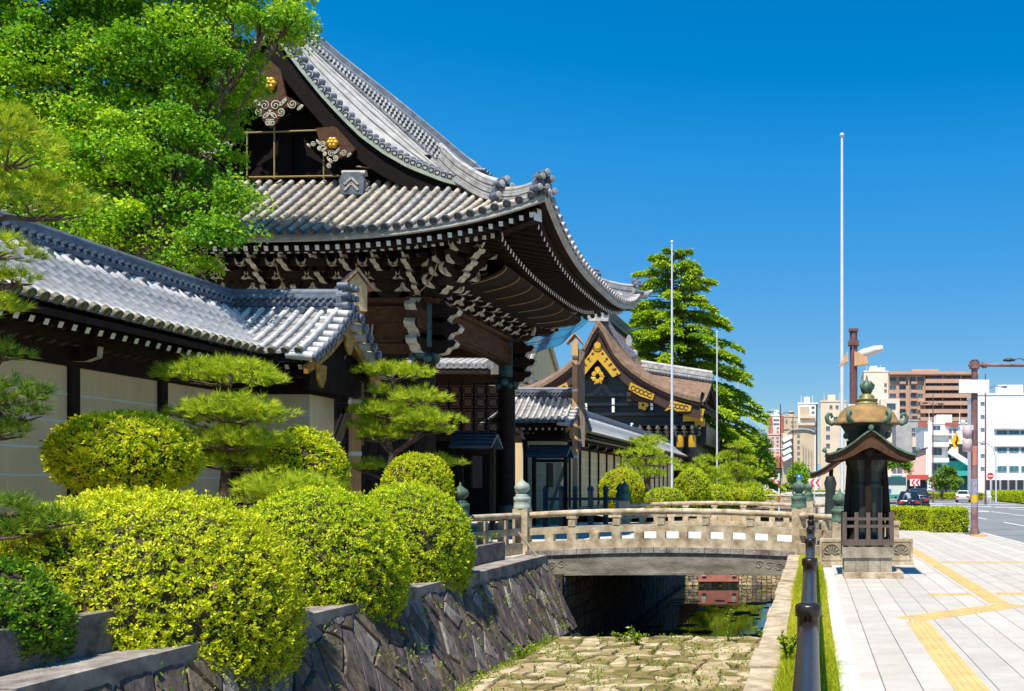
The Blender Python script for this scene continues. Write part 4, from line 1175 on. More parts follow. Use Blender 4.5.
for q in range(6):
    t = q * math.pi / 3 + .5; c = pf(597 + 4.2 * math.cos(t), 376 + 4.8 * math.sin(t)); mb.tube([(c[0], yy, c[1]), (c[0], yy - .12, c[1])], .2, 10)
    d_ = pf(597 + 6.6 * math.cos(t + .52), 377 + 7.4 * math.sin(t + .52)); mb.tube([(c[0], yy - .05, c[1]), (d_[0], yy - .05, d_[1])], [.12, .07], 8)
c = pf(597, 369); mb.tube([(c[0], yy, c[1]), (c[0], yy - .14, c[1])], .24, 12); mb.build('gilt_emblem', M_gold, bg_)
c = pf(597, 345); mb = MB(); mb.tube([(c[0], yy, c[1]), (c[0], yy - .14, c[1])], .3, 12); mb.build('gilt_boss', M_gold, bg_)
c = pf(641, 404); mb = MB()
for q in range(5): mb.tube([(c[0] + .3 * math.cos(q * 1.256), yy + .8, c[1] + .3 * math.sin(q * 1.256)), (c[0] + .3 * math.cos(q * 1.256), yy + .66, c[1] + .3 * math.sin(q * 1.256))], .2, 10)
mb.build('gilt_flower', M_gold, bg_)
mb = MB(); mb.box(-28.5, -10.6, yg + 1.5, yb - 1.5, 0, 8.2); mb.prism([pf(560, 396), pf(580, 374), pf(598, 350), pf(616, 374), pf(640, 396)], (0, yg + 1.2, 0), (1, 0, 0), (0, 0, 1), (0, .3, 0))
for z in (8.2, 9.1, 10.0):
    hw = {8.2: 6.5, 9.1: 4.6, 10.0: 3.2}[z]; mb.box(-19.3 - hw, -19.3 + hw, yg + 1.0, yg + 1.3, z, z + .28)
mb.box(-25.0, -13.6, yg + 1.6, yb - 1.6, 8.2, 10.9)
mb.build('lacquer_walls', M_black, bg_)
mb = MB()
for (x, z0, z1) in ((-18.1, 8.5, 9.9), (-18.1, 6.6, 7.7), (-16.4, 6.8, 7.6), (-14.6, 8.7, 9.4), (-20.6, 8.5, 9.4)):
    for q in range(2): mb.box(x - .12, x + .12, yg + .93, yg + .99, z0 + q * (z1 - z0) / 2, z0 + (q + .8) * (z1 - z0) / 2)
mb.build('white_plates', M_white, bg_)
mb = MB()
for q, x in enumerate(np.linspace(-15.5, -10.8, 7)):
    bracket(mb, (x, yg + 1.3, 6.2), (0, -1, 0), (1, 0, 0))
mb.build('bracket_row', [M_black, M_granite2], bg_)
for x in (-15.2, -12.0, -10.9):
    mb = MB(); mb.lathe(x, yg + .9, [(.32, 0), (.32, 6.6)], 14); c_ = mb.build('column', M_black, bg_)
    mb = MB(); mb.lathe(x, yg + .9, [(.34, 5.3), (.36, 5.4), (.36, 6.3), (.34, 6.4)], 14); mb.build('gilt_band', M_gold, c_)
# eastern porch roof with its ridge running toward the street
mb = MB()
def porch(u, v):
    x = -16.8 + u * 7.0
    zr = EYE + (PY - (371 + 11 * u)) * .0985; yr = 88.5
    ze = EYE + (PY - (392 + 9 * max(0, u - .1))) * .0905; ye = 81.6
    t = v; z = zr + (ze - zr) * (1 - (1 - t) ** 1.25)
    return (x, yr + (ye - yr) * t, z - .25 * max(0, u - .85) * 4 * t)
us = np.linspace(0, 1, 16); vv = np.linspace(0, 1, 10)
mb.grid(porch, us, vv); mb.grid(lambda u, v: (porch(u, v)[0], 177 - porch(u, v)[1], porch(u, v)[2]), us, vv)
mb.build('porch_bark_roof', M_bark, bg_)
mb = MB()
for q, (dz0, dz1, m_) in enumerate(((.02, -.35, 0), (-.35, -.8, 1))):
    e = [porch(u, 1) for u in us]; mb.add([(p[0], p[1] + q * .15, p[2] + dz0) for p in e] + [(p[0], p[1] + q * .15, p[2] + dz1) for p in e], [(i, i + 1, len(e) + i + 1, len(e) + i) for i in range(len(e) - 1)], m_)
    g = [porch(1, v) for v in vv]; g = g + [(p[0], 177 - p[1], p[2]) for p in g[::-1]]
    mb.add([(p[0] - q * .1, p[1], p[2] + dz0) for p in g] + [(p[0] - q * .1, p[1], p[2] + dz1) for p in g], [(i, i + 1, len(g) + i + 1, len(g) + i) for i in range(len(g) - 1)], m_)
mb.build('porch_eave', [M_barkedge, M_barkedge], bg_)
mb = MB(); e = [Vector(porch(u, 1)) + Vector((0, -.02, -.95)) for u in us[10:]]
mb.sweep(e, [(-.06, -.3), (.06, -.3), (.06, .3), (-.06, .3)])
p_ = Vector(porch(1, 1)); mb.box(p_.x - 1.9, p_.x - .1, p_.y + .05, p_.y + .3, p_.z - 1.75, p_.z - 1.2); mb.box(p_.x - .9, p_.x + .0, p_.y + .4, p_.y + .7, p_.z - 2.2, p_.z - 1.5)
mb.build('porch_gilt_trim', M_gold, bg_)
mb = MB(); mb.box(-12.0, -9.7, 82.6, 94.5, 5.6, 7.4); mb.build('porch_frieze', M_black, bg_)
mb = MB(); pts = [Vector(porch(u, 0)) for u in us]; ridge(mb, pts, .7, .75, 4, 0, .22)
for i in range(24):
    u = i / 23; p = Vector(porch(u, 0)); mb.tube([p + Vector((0, -.2, .1)), p + Vector((0, -.62, -.06))], .14, 8, 1)
mb.build('porch_ridge', [M_tilepale, M_tileblue], bg_)
mb = MB(); pz = pf(598, 320)[1]
ridge(mb, [(-19.3, y, pz + .5) for y in (yg + .6, yb - .6)], .9, 1.0, 4, 0, .28); mb.build('main_ridge', M_tileblue, bg_)
mb = MB(); c = Vector((-19.3, yg + .2, pz + .55))
mb.prism([(-.9, -.6), (.9, -.6), (1.0, .3), (.6, .9), (0, 1.2), (-.6, .9), (-1.0, .3)], c, (1, 0, 0), (0, 0, 1), (0, .4, 0))
for q in (-.6, 0, .6): mb.tube([c + Vector((q, .1, .9)), c + Vector((q, -.5, .9))], .25, 10)
mb.build('ridge_end_tile', M_tilepale, bg_)
mb = MB(); 
pts = [Vector((-19.3 + (x - 598) * K2 * 1.0, yg + 2.2, EYE + (PY - y) * K2 + .5)) for x, y in ((601, 324), (607, 334), (614, 344), (621, 352), (630, 360))]
ridge(mb, pts, .4, .35, 2, 0, .14); mb.build('descending_ridge', M_tileblue, bg_)
for i, p in enumerate((pts[-1], pts[-2] + Vector((.3, 0, .6)))):
    mb = MB(); mb.prism([(-.25, -.2), (.25, -.2), (.28, .4), (.1, .8), (-.1, .8), (-.28, .4)], p, (1, 0, 0), (0, 0, 1), (0, .3, 0)); mb.build('ridge_end_tile', M_tilepale, bg_)

# tiled hall roofs inside the precinct
def hall(label, xa, xb, ye, yr, ze, zr, zw, nrow, wm):
    t = thing('temple_hall', label, 'hall', ((xa + xb) / 2, yr, 0))
    mb = MB(); mb.box(xa + 1, xb - 1, ye + 1.5, 2 * yr - ye - 1.5, 0, zw); mb.build('walls', wm, t)
    mp, mr = MB(), MB()
    path = lambda u: [(u, ye + (yr - ye) * f, ze + (zr - ze) * (f * .8 + .2 * f * f)) for f in np.linspace(0, 1, 6)]
    pb = lambda u: [(u, 2 * yr - p[1], p[2]) for p in path(u)]
    us = list(np.linspace(xa, xb, nrow))
    pans(mp, path, us, .6, .05); pans(mp, pb, us, 1.2, .05)
    for u in us: row_tube(mr, [Vector(p) + Vector((0, 0, .08)) for p in path(u)], .15, 6, 0, .8)
    mp.build('pan_tiles', M_tilepan, t); mr.build('round_tiles', M_tilepale, t)
    mb = MB(); mb.prism([(ye + .3, ze - .2), (yr, zr - .1), (2 * yr - ye - .3, ze - .2)], (xb - .5, 0, 0), (0, 1, 0), (0, 0, 1), (.25, 0, 0)); mb.build('gable_wall', M_plaster, t)
    mb = MB(); ridge(mb, [(xa, yr, zr), (xb, yr, zr)], .7, .8, 4, 0, .2); mb.build('ridge', M_tileblue, t)
    mb = MB(); row_tube(mb, [Vector(p) + Vector((.1, 0, .12)) for p in path(xb)], .24, 8, 0, .9); row_tube(mb, [Vector(p) + Vector((.1, 0, .12)) for p in pb(xb)], .24, 8, 0, .9); mb.build('verge', M_tilepale, t)
    mb = MB(); mb.box(xa, xb, ye + .05, ye + .5, ze - .35, ze - .08); mb.build('eave_board', M_darkwood, t)
    return t
hall('low precinct building with silver tile roof seen through the big gate', -29, -16.6, 46.0, 49.5, 7.8, 9.0, 7.2, 34, M_brownwood)
hall('pale tiled hall with steep roof behind the wall left of the bark roofed gate', -56, -33.2, 104, 112, 15.0, 21.5, 14.0, 44, M_plaster)

# ------------------------------------------------------------------ signposts and notice boards by the gate
def signpost(label, x, y, h, woodA, woodB, rot):
    t = thing('wooden_signpost', label, 'signpost', (x, y, 0))
    mb = MB(); mb.box(x - .11, x + .11, y - .11, y + .11, 0, h - .1)
    for z in (h * .36, h * .55, h * .72, h * .9): mb.box(x - .12, x + .12, y - .12, y + .12, z, z + .1, 1)
    mb.build('post', [woodA, M_white], t)
    mb = MB(); mb.box(x + .112, x + .20, y - .02, y + .62, h * .40, h * .93)
    if rot < 30: mb.box(x + .13, x + .42, y - .10, y - .03, h * .42, h * .95)
    mb.box(x + .15, x + .19, y - .028, y - .022, h * .41, h * .92); mb.build('board', woodB, t)
    mb = MB(); mb.prism([(-.34, -.14), (0, .27), (.34, -.14), (.34, -.08), (0, .35), (-.34, -.08)], (x, y - .28, h - .05), (1, 0, 0), (0, 0, 1), (0, .85, 0), 0, 1); mb.build('cap_roof', [woodA, mat('cap_copper', (0.60, 0.30, 0.26), .6, .2, 5)], t)
    mb = MB(); w_ = .22 if rot > 30 else .13; mb.prism([(-w_, -.66), (w_, -.66), (w_, -.04), (0, .24), (-w_, -.04)], (x, y - .20, h - .06), (1, 0, 0), (0, 0, 1), (0, .6, 0)); mb.build('cap_box', mat('pale_pine_board', (.66, .44, .20), .7, .2, 6), t)
    for dy in (-.05, .35):
        mb = MB(); mb.beam((x - .16, y + dy, 3.4), (x - 1.25, y + dy, .05), .12, .12); mb.build('brace', M_greywood, t)
    t.rotation_euler = (0, 0, R(rot))
    return t
signpost('tall weathered wooden signpost with grey board standing right of the big gate', -10.4, 39.5, 8.1, M_freshwood, M_greywood, 12)
signpost('tall wooden signpost with small gabled cap rising behind the near wall return', -11.12, 21.9, 6.62, M_freshwood, M_greywood, 42)
def notice(label, x, y, z, w):
    t = thing('notice_board', label, 'notice board', (x, y, 0))
    for s in (-1, 1):
        mb = MB(); mb.box(x + s * w * .38 - .07, x + s * w * .38 + .07, y - .07, y + .07, 0, z); mb.build('post', M_darkwood, t)
    mb = MB(); mb.box(x - w * .38, x + w * .38, y - .04, y + .04, z - .32, z - .2); mb.box(x - .03, x + .03, y - .4, y + .4, z - 1.35, z - .35); mb.build('board', M_darkwood, t)
    mb = MB()
    for s in (-1, 1):
        mb.add([(x - w/2, y, z + .34), (x + w/2, y, z + .34), (x + w/2, y + s * .5, z - .06), (x - w/2, y + s * .5, z - .06), (x - w/2, y, z + .24), (x + w/2, y, z + .24), (x + w/2, y + s * .5, z - .14), (x - w/2, y + s * .5, z - .14)], [(0, 1, 2, 3), (7, 6, 5, 4), (3, 2, 6, 7), (0, 3, 7, 4), (1, 5, 6, 2)])
        for i in range(4): f = i / 4; mb.tube([(x - w/2, y + s * .5 * f, z + .36 - .4 * f), (x + w/2, y + s * .5 * f, z + .36 - .4 * f)], .035, 6)
    mb.build('roof', M_bluepaint, t)
notice('notice board under a dark blue little roof in front of the lattice of the gate', -10.4, 27.9, 2.95, 1.3)
notice('smaller dark blue roofed notice board left of the tall right signpost', -10.75, 36.9, 2.98, 1.7)
bf = thing('barrier_fence', 'low barrier of capped posts and rails before the far half of the gate', 'fence', (-8.6, 37, 0))
for i, (x, w) in enumerate(((-10.9, .2), (-10.3, .16), (-9.75, .16), (-9.15, .2), (-8.55, .18), (-8.0, .18))):
    mb = MB(); y = 36.9 + .1 * i; mb.box(x - w/2, x + w/2, y - w/2, y + w/2, 0, 1.5); mb.lathe(x, y, [(w*.72, 1.5), (w*.72, 1.56), (w*.5, 1.66), (.01, 1.70)], 10, 1); mb.build('post', [M_greywood if i % 2 else M_bluepaint, M_teal], bf)
mb = MB(); mb.beam((-11, 36.85, 1.15), (-7.9, 37.4, 1.15), .09, .12); mb.beam((-11, 36.85, .6), (-7.9, 37.4, .6), .09, .12); mb.build('rail', M_bluepaint, bf)
# ------------------------------------------------------------------ plants
L_yellow = leafmat('azalea_leaf', [(0.20, 0.13, 0.02), (0.28, 0.38, 0.010), (0.53, 0.64, 0.012), (0.72, 0.77, 0.015), (0.88, 0.86, 0.04)], .34)
L_azgreen = leafmat('azalea_leaf_green', [(0.16, 0.11, 0.02), (0.19, 0.32, 0.010), (0.42, 0.58, 0.012), (0.62, 0.73, 0.014), (0.80, 0.82, 0.035)], .36)
L_dark = leafmat('camellia_leaf', [(0.03, 0.10, 0.008), (0.08, 0.21, 0.012), (0.17, 0.33, 0.015), (0.30, 0.42, 0.02)], .3, rough=.38)
L_box = leafmat('hedge_leaf', [(0.15, 0.30, 0.008), (0.42, 0.56, 0.010), (0.62, 0.68, 0.014), (0.76, 0.72, 0.02)], .34)
L_ginkgo = leafmat('ginkgo_leaf', [(0.03, 0.13, 0.008), (0.12, 0.32, 0.010), (0.30, 0.54, 0.012), (0.62, 0.76, 0.02)], .38, tcol=(0.24, 0.52, 0.01))
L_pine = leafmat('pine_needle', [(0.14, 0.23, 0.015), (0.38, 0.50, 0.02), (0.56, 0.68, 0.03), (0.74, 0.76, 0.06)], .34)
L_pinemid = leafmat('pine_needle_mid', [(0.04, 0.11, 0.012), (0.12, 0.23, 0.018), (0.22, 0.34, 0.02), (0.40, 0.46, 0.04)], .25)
L_pinedark = leafmat('pine_needle_dark', [(0.03, 0.07, 0.012), (0.07, 0.13, 0.018), (0.13, 0.19, 0.02), (0.26, 0.28, 0.03)], .2)
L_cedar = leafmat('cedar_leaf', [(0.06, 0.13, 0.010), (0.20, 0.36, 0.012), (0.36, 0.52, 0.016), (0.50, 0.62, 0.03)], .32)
L_tree = leafmat('street_tree_leaf', [(0.06, 0.16, 0.01), (0.16, 0.34, 0.015), (0.30, 0.48, 0.02), (0.46, 0.58, 0.03)], .38)
L_treedark = leafmat('far_tree_leaf', [(0.03, 0.07, 0.01), (0.07, 0.14, 0.012), (0.14, 0.24, 0.016), (0.24, 0.34, 0.025)], .3)
L_grass = leafmat('grass_blade', [(0.30, 0.36, 0.02), (0.50, 0.56, 0.02), (0.66, 0.66, 0.03), (0.76, 0.68, 0.12)], .45)
L_weed = leafmat('weed_leaf', [(0.08, 0.16, 0.01), (0.18, 0.30, 0.015), (0.30, 0.40, 0.02), (0.40, 0.45, 0.03)], .35)
M_flower = mat('azalea_flower', (0.70, 0.10, 0.40), .6, .2, 4)

def sph(n):
    return unit(rng.normal(size=(n, 3)))
def spread(nrm, amt):
    return unit(nrm + rng.normal(size=nrm.shape) * amt)
def bush(name, label, c, r, mat_, cat='shrub', dens=560, leaf=.05, zcut=None, seed=1, lump=.035, stem=0.0, group=None, core=.93, per=6, boxy=2.0, flowers=0, gap=.55, shear=0.0):
    cx, cy, cz = c; rx, ry, rz = r
    t = thing(name, label, cat, (cx, cy, cz - rz), group)
    A = 4 * math.pi * ((rx*ry)**1.6/3 + (rx*rz)**1.6/3 + (ry*rz)**1.6/3) ** (1/1.6)
    n = int(A * dens)
    d = sph(n)
    def shape(d):
        p = np.abs(d) ** boxy
        s = (p.sum(1)) ** (-1 / boxy)
        return d * s[:, None]
    big = lumps(d, seed, 18, 2.6); fine = lumps(d, seed + 50, 30, 9.0 * max(.7, rx)); tiny = lumps(d, seed + 90, 40, 34.0 * max(.7, rx))
    rad = 1 + lump * big + .006 * fine + .008 * tiny
    depth = -np.abs(rng.normal(size=n)) * .045 + .03 * np.maximum(0, tiny) + np.where(.45 * fine + .9 * tiny < -gap, -.04, 0)
    pos = shape(d) * (rad + depth)[:, None] * np.array([rx, ry, rz]) + np.array([cx, cy, cz])
    pos[:, 2] += shear * (pos[:, 0] - cx)
    nrm = unit(d / np.array([rx, ry, rz]))
    keep = np.ones(n, bool)
    if zcut is not None: keep &= pos[:, 2] > zcut
    keep &= ~((.45 * fine + .9 * tiny < -gap * 1.3) & (rng.random(n) < .6))
    pos, nrm, fine, tiny = pos[keep], nrm[keep], fine[keep], tiny[keep]
    m = len(pos)
    B = np.repeat(pos, per, 0) + rng.normal(size=(m * per, 3)) * leaf * .22
    base = unit(nrm * .55 + np.array([0, -.05, .30])) * .75
    D = spread(np.repeat(base, per, 0), .75)
    shoot = np.repeat(np.clip(.50 + .13 * tiny + .22 * rng.normal(size=m), 0, 1), per)
    ln = leaf * (.75 + .5 * rng.random(m * per))
    blades('leaves', B, D, ln, ln * .42, mat_, t, rnd=np.where(rng.random(m * per) < .03, 0, np.maximum(.2, shoot + .15 + rng.normal(size=m * per) * .14)), normal=unit(np.repeat(nrm, per, 0) + rng.normal(size=(m * per, 3)) * .45))
    mb = MB(); U = np.linspace(0, 2 * math.pi, 37); V = np.linspace(.02, math.pi - .02, 20)
    dd = np.array([(math.sin(v) * math.cos(u), math.sin(v) * math.sin(u), math.cos(v)) for u in U for v in V])
    pp = shape(dd) * (core + lump * lumps(dd, seed, 18, 2.6))[:, None] * np.array([rx, ry, rz]) + np.array([cx, cy, cz])
    pp[:, 2] += shear * (pp[:, 0] - cx)
    if zcut is not None: pp[:, 2] = np.maximum(pp[:, 2], zcut + .03)
    it = iter(pp); pts = [tuple(q) for q in pp]
    mm = len(V); mb.add(pts, [(i*mm+j, (i+1)*mm+j, (i+1)*mm+j+1, i*mm+j+1) for i in range(len(U)-1) for j in range(mm-1)], 0, True)
    mb.build('dark_core', M_core, t)  # closed dark body, its colour gives the gaps their shade
    if stem:
        mb = MB(); rr = random.Random(seed)
        for q in range(6):
            a = rr.uniform(0, 6.28); f = rr.uniform(.2, .6)
            mb.tube([(cx + .04 * math.cos(a), cy + .04 * math.sin(a), cz - rz - stem), (cx + .12 * math.cos(a), cy + .12 * math.sin(a), cz - rz - stem * .4), (cx + rx * f * math.cos(a), cy + ry * f * math.sin(a), cz - rz * .4)], [.05, .035, .015], 6)
        mb.build('stems', M_trunk, t)
    if flowers:
        ii = rng.choice(m, flowers, replace=False)
        Bf = np.repeat(pos[ii] + nrm[ii] * .02, 5, 0); Df = spread(np.repeat(nrm[ii], 5, 0), .8)
        blades('flowers', Bf, Df, .035, .025, M_flower, t)
    return t
bush('azalea_bush', 'huge rounded yellow green azalea dome in the foreground with a few pink flowers', (-7.62, 10.2, 0.0), (1.56, 1.46, 1.54), L_yellow, seed=3, lump=.010, gap=.9, boxy=2.3, flowers=26, dens=900, leaf=.044)
bush('azalea_bush', 'clipped azalea mound drooping over the moat wall between two other mounds', (-7.30, 13.3, .24), (1.17, 1.18, 1.34), L_azgreen, seed=8, boxy=2.15, lump=.010, gap=.8, dens=800, flowers=8, leaf=.046)
bush('azalea_bush', 'clipped azalea mound drooping over the moat wall nearest the bridge', (-7.25, 16.1, .38), (1.08, 1.14, 1.28), L_azgreen, seed=14, boxy=2.15, lump=.010, gap=.8, dens=700, flowers=6, leaf=.048)
bush('clipped_shrub', 'dark green shrub at the bottom left corner by the stone kerb', (-7.36, 8.1, .32), (.53, .55, .60), L_dark, seed=22, zcut=-.35, dens=800, leaf=.055)
bush('clipped_shrub', 'round topiary shrub on bare stems before the plaster wall, left of the layered pine', (-9.95, 13.05, 2.09), (.90, .9, .62), L_box, seed=31, stem=1.3, dens=600, leaf=.058, lump=.04)
bush('clipped_shrub', 'tall rounded shrub between the layered pine and the wall return', (-9.68, 17.1, 1.78), (.80, .8, .98), L_box, seed=37, stem=.7, dens=480, leaf=.065, lump=.06)
bush('clipped_shrub', 'small round shrub right below the slim pine by the gate', (-8.27, 18.9, 1.52), (.70, .65, .80), L_box, seed=41, dens=560, leaf=.055, lump=.05, stem=.6)
# beyond the bridge
bush('clipped_shrub', 'bright domed shrub left of the cone shrub beyond the bridge', (-9.85, 46.6, 1.5), (1.13, 1.1, 1.1), L_box, seed=45, dens=220, leaf=.085, stem=.6)
bush('cone_shrub', 'small bright cone shaped conifer standing behind the bridge rail', (-8.2, 40.0, .75), (.24, .24, .95), L_yellow, seed=47, dens=700, leaf=.05, lump=.02, boxy=1.3, core=.85)
bush('clipped_shrub', 'upright oval shrub right of the low mound beyond the bridge', (-6.9, 52.0, 1.35), (1.02, 1.0, 1.35), L_azgreen, seed=52, dens=220, leaf=.085)
bush('azalea_bush', 'low azalea mound between the domed shrub and the oval shrub', (-7.7, 47.0, .9), (1.1, 1.1, .72), L_azgreen, seed=54, dens=240, leaf=.07)
r_ = random.Random(4)
far_labels = ['low clipped mound at the foot of the far pines nearest the oval shrub', 'second low mound along the far moat edge behind the oval shrub', 'small bright mound at the moat edge under the far pines', 'pale clipped mound near the distant second bridge', 'mound of yellow azalea just before the distant second bridge', 'rounded green shrub half hidden behind the far flagpole']
for i, (px, py, k, r) in enumerate(((716, 488, .066, 1.1), (735, 492, .070, 1.0), (752, 492, .074, 1.0), (768, 494, .080, .8), (700, 492, .062, .9), (712, 468, .085, 1.3))):
    p = P(px, py, k)
    bush('azalea_bush', far_labels[i], (p.x, p.y, .3 + r * .6), (r, r, r * .72), (L_azgreen, L_yellow)[i % 2], seed=60 + i, dens=110, leaf=.12, per=5)

# ---- pines trained in flat pads
def pad(parent, c, r, mat_, dens=240, needle=.12, per=26, width=.011, droop=.0):
    cx, cy, cz = c; rx, ry, rz = r
    n = int(math.pi * rx * ry * dens) + 6
    a = rng.random(n) * 2 * math.pi; f = np.sqrt(rng.random(n)); top = rng.random(n)
    wob = 1 + .18 * np.sin(a * 3 + cx * 5) + .12 * np.sin(a * 5 + cy * 3)
    x = cx + rx * f * np.cos(a) * wob; y = cy + ry * f * np.sin(a) * wob
    z = cz + rz * (np.sqrt(np.maximum(0, 1 - f * f)) * (1.1 * top ** .6 - .25)) + rng.normal(size=n) * .025
    pos = np.stack([x, y, z], 1)
    out = np.stack([np.cos(a) * f * .9, np.sin(a) * f * .9, np.full(n, .75)], 1)
    B = np.repeat(pos, per, 0); D = spread(np.repeat(unit(out), per, 0), .55)
    D[:, 2] = np.abs(D[:, 2]) * .9 - .05 * rng.random(len(D)); D = unit(D)
    sh = np.repeat(np.clip(.5 + .2 * rng.normal(size=n), 0, 1), per)
    ln = needle * (.7 + .5 * rng.random(len(B)))
    blades('needle_pad', B, D, ln, width, mat_, parent, rnd=sh + .15 * rng.normal(size=len(B)), shape='needle')
    mb = MB(); rr = random.Random(int(abs(cx * 100 + cz * 37)))
    for q in range(9):   # twigs carrying the pad
        t = rr.uniform(0, 6.28); g = rr.uniform(.5, .95)
        m_ = (cx + rx * .5 * g * math.cos(t) + rr.uniform(-.05, .05), cy + ry * .5 * g * math.sin(t), cz - rz * .22)
        mb.tube([(cx, cy, cz - rz * .3), m_, (cx + rx * g * math.cos(t), cy + ry * g * math.sin(t), cz - rz * .05)], [.022, .016, .006], 5)
    return mb
def pine(label, base, spine, pads, k, mat_=L_pine, dens=120, needle=.17, per=24, width=.013, tr=.11, depth=.75, thick=.55):
    """spine: trunk pixels; pads: (px, py, half width px, half height px, depth offset m)"""
    t = thing('pine_tree', label, 'tree', base)
    tw = MB()
    sp = [P(x, y, k) for x, y in spine]; sp = [Vector(base)] + sp
    n = len(sp); tw.tube(sp, [tr * (1 - .75 * i / (n - 1)) for i in range(n)], 9)
    for i, q_ in enumerate(pads):
        x, y, hw, hh, dy = q_[:5]; kk = q_[5] if len(q_) > 5 else k
        c = P(x, y + hh * .4, kk); c.y += dy
        rx = hw * kk; rz = max(.10, hh * kk * 1.5)
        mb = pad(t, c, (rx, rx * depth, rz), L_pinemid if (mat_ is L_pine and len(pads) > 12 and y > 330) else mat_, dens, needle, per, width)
        j = min(range(n), key=lambda q: (sp[q] - (c - Vector((0, 0, .25)))).length)
        m_ = sp[j].lerp(c, .5) + Vector((0, 0, -.05))
        mb.tube([sp[j], m_, c + Vector((0, 0, -rz * .3))], [tr * .45, tr * .33, .03], 6)
        mb.build('branch', M_trunkpine, t)
    tw.build('trunk', M_trunkpine, t)
    return t
pine('layered garden pine with stacked pads standing before the plaster wall', (-10.55, 16.2, .2), [(224, 500), (228, 450), (222, 420), (228, 395), (232, 375)],
     [(227, 373, 56, 16, 0), (206, 415, 46, 14, .4), (252, 412, 48, 15, -.5), (215, 440, 45, 15, .2), (252, 440, 38, 14, -.3), (205, 458, 40, 13, .5), (240, 462, 34, 12, .1)], .0181)
pine('slim garden pine with open layered pads in front of the big gate', (-9.75, 21.0, .1), [(390, 480), (392, 455), (384, 430), (398, 405), (392, 385)],
     [(396, 372, 33, 9, 0), (384, 390, 18, 6, .2), (424, 398, 26, 9, -.2), (372, 408, 26, 9, .3), (402, 412, 34, 9, -.1), (432, 421, 28, 8, -.3), (368, 424, 22, 8, .2), (384, 436, 24, 8, -.2), (422, 428, 26, 7, .1), (364, 466, 18, 8, .1), (436, 462, 20, 8, .1)], .0233, depth=.8)
pine('low pine limb with one bright pad lying over the clipped mounds', (-9.0, 15.6, .2), [(228, 508), (262, 502), (300, 492)],
     [(285, 487, 48, 16, 0), (255, 500, 26, 10, .2), (316, 490, 26, 11, -.1)], .0170, tr=.05)
pine('large old pine reaching in from the left edge of the picture', (-10.9, 11.2, .2), [(-40, 480), (-30, 400), (-34, 300), (-22, 220), (-20, 150)],
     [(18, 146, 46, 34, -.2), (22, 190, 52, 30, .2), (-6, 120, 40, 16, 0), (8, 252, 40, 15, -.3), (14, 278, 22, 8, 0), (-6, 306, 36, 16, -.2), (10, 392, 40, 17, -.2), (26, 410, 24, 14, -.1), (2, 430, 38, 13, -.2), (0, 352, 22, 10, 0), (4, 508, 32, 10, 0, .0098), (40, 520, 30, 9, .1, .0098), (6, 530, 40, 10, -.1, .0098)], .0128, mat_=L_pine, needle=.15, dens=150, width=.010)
fp = [('low spreading pine with wide pads beyond the bridge left of the oval shrub', [(646, 453, 20, 7), (634, 464, 16, 6), (660, 462, 15, 6), (650, 474, 18, 6)], .0555, (648, 490)),
      ('broad far pine with flat pads right of the first flagpole', [(698, 468, 19, 6), (712, 476, 20, 7), (692, 480, 15, 6), (720, 486, 18, 7), (706, 460, 12, 5)], .068, (706, 496)),
      ('bushy far pine with many pads before the second flagpole', [(738, 446, 11, 5), (730, 456, 13, 5), (746, 460, 14, 5), (734, 468, 16, 6), (750, 474, 15, 6), (738, 481, 18, 6), (752, 487, 14, 6), (722, 473, 11, 5)], .078, (740, 496)),
      ('tuft of pine branches standing just before the far roofed wall', [(640, 444, 20, 6), (652, 440, 14, 5), (632, 450, 14, 5)], .064, (640, 490))]
for lab, pads_, k, b in fp:
    p = P(b[0], b[1], k); 
    pine(lab, (p.x, p.y, .1), [(b[0], b[1] - 12), (pads_[0][0], pads_[0][1] + 12), (pads_[0][0], pads_[0][1] + 3)], [(*q, (i % 3 - 1) * .6) for i, q in enumerate(pads_)], k, dens=26, needle=.30, per=16, width=.04, tr=.16)

# ---- broadleaved trees
def leafcloud(parent, cents, rad, per, leaf, mat_, hang=.35, flat=.6, rel=.75, name='leaves', wid=.8, shell=False):
    n = len(cents); N = n * per; rad = rad * (.55 + .95 * rng.random(n)); hang = hang * .5
    tone = .13 * lumps(cents / max(rad.mean() * 7, .1), 5, 20, 2.0)
    off = rng.normal(size=(N, 3)) * np.repeat(rad, per)[:, None] * np.array([.55, .55, .55 * flat])
    if shell:      # leaves sit on the outside of each clump and droop below it
        d_ = sph(N); d_[:, 2] = np.where(d_[:, 2] < -.2, -d_[:, 2] * .6, d_[:, 2])
        wob = 1 + .22 * lumps(np.repeat(cents, per, 0) * 3 + d_ * 2.5, 77, 16, 1.0)
        off = d_ * (np.repeat(rad, per) * wob * (.72 + .28 * rng.random(N)))[:, None] * np.array([1, 1, .8])
        off[:, 2] -= np.repeat(rad, per) * .5 * rng.random(N) ** 3
    B = np.repeat(cents, per, 0) + off
    D = unit(rng.normal(size=(N, 3)) + np.array([0, 0, -hang * 2]))
    nr = unit(rng.normal(size=(N, 3)) * .6 + np.array([-.1, -.45, .8]))
    sh = np.repeat(np.clip(.58 + 1.3 * tone + .17 * rng.normal(size=n), 0, 1), per) + .14 * rng.normal(size=N)
    ln = leaf * (.7 + .6 * rng.random(N))
    return blades(name, B, D, ln, ln * wid, mat_, parent, rnd=sh, normal=nr)
def in_ball(n, c, r, shell=.45):
    d = sph(n); f = (shell + (1 - shell) * rng.random(n)) ** .5
    return np.array(c) + d * f[:, None] * np.array(r)
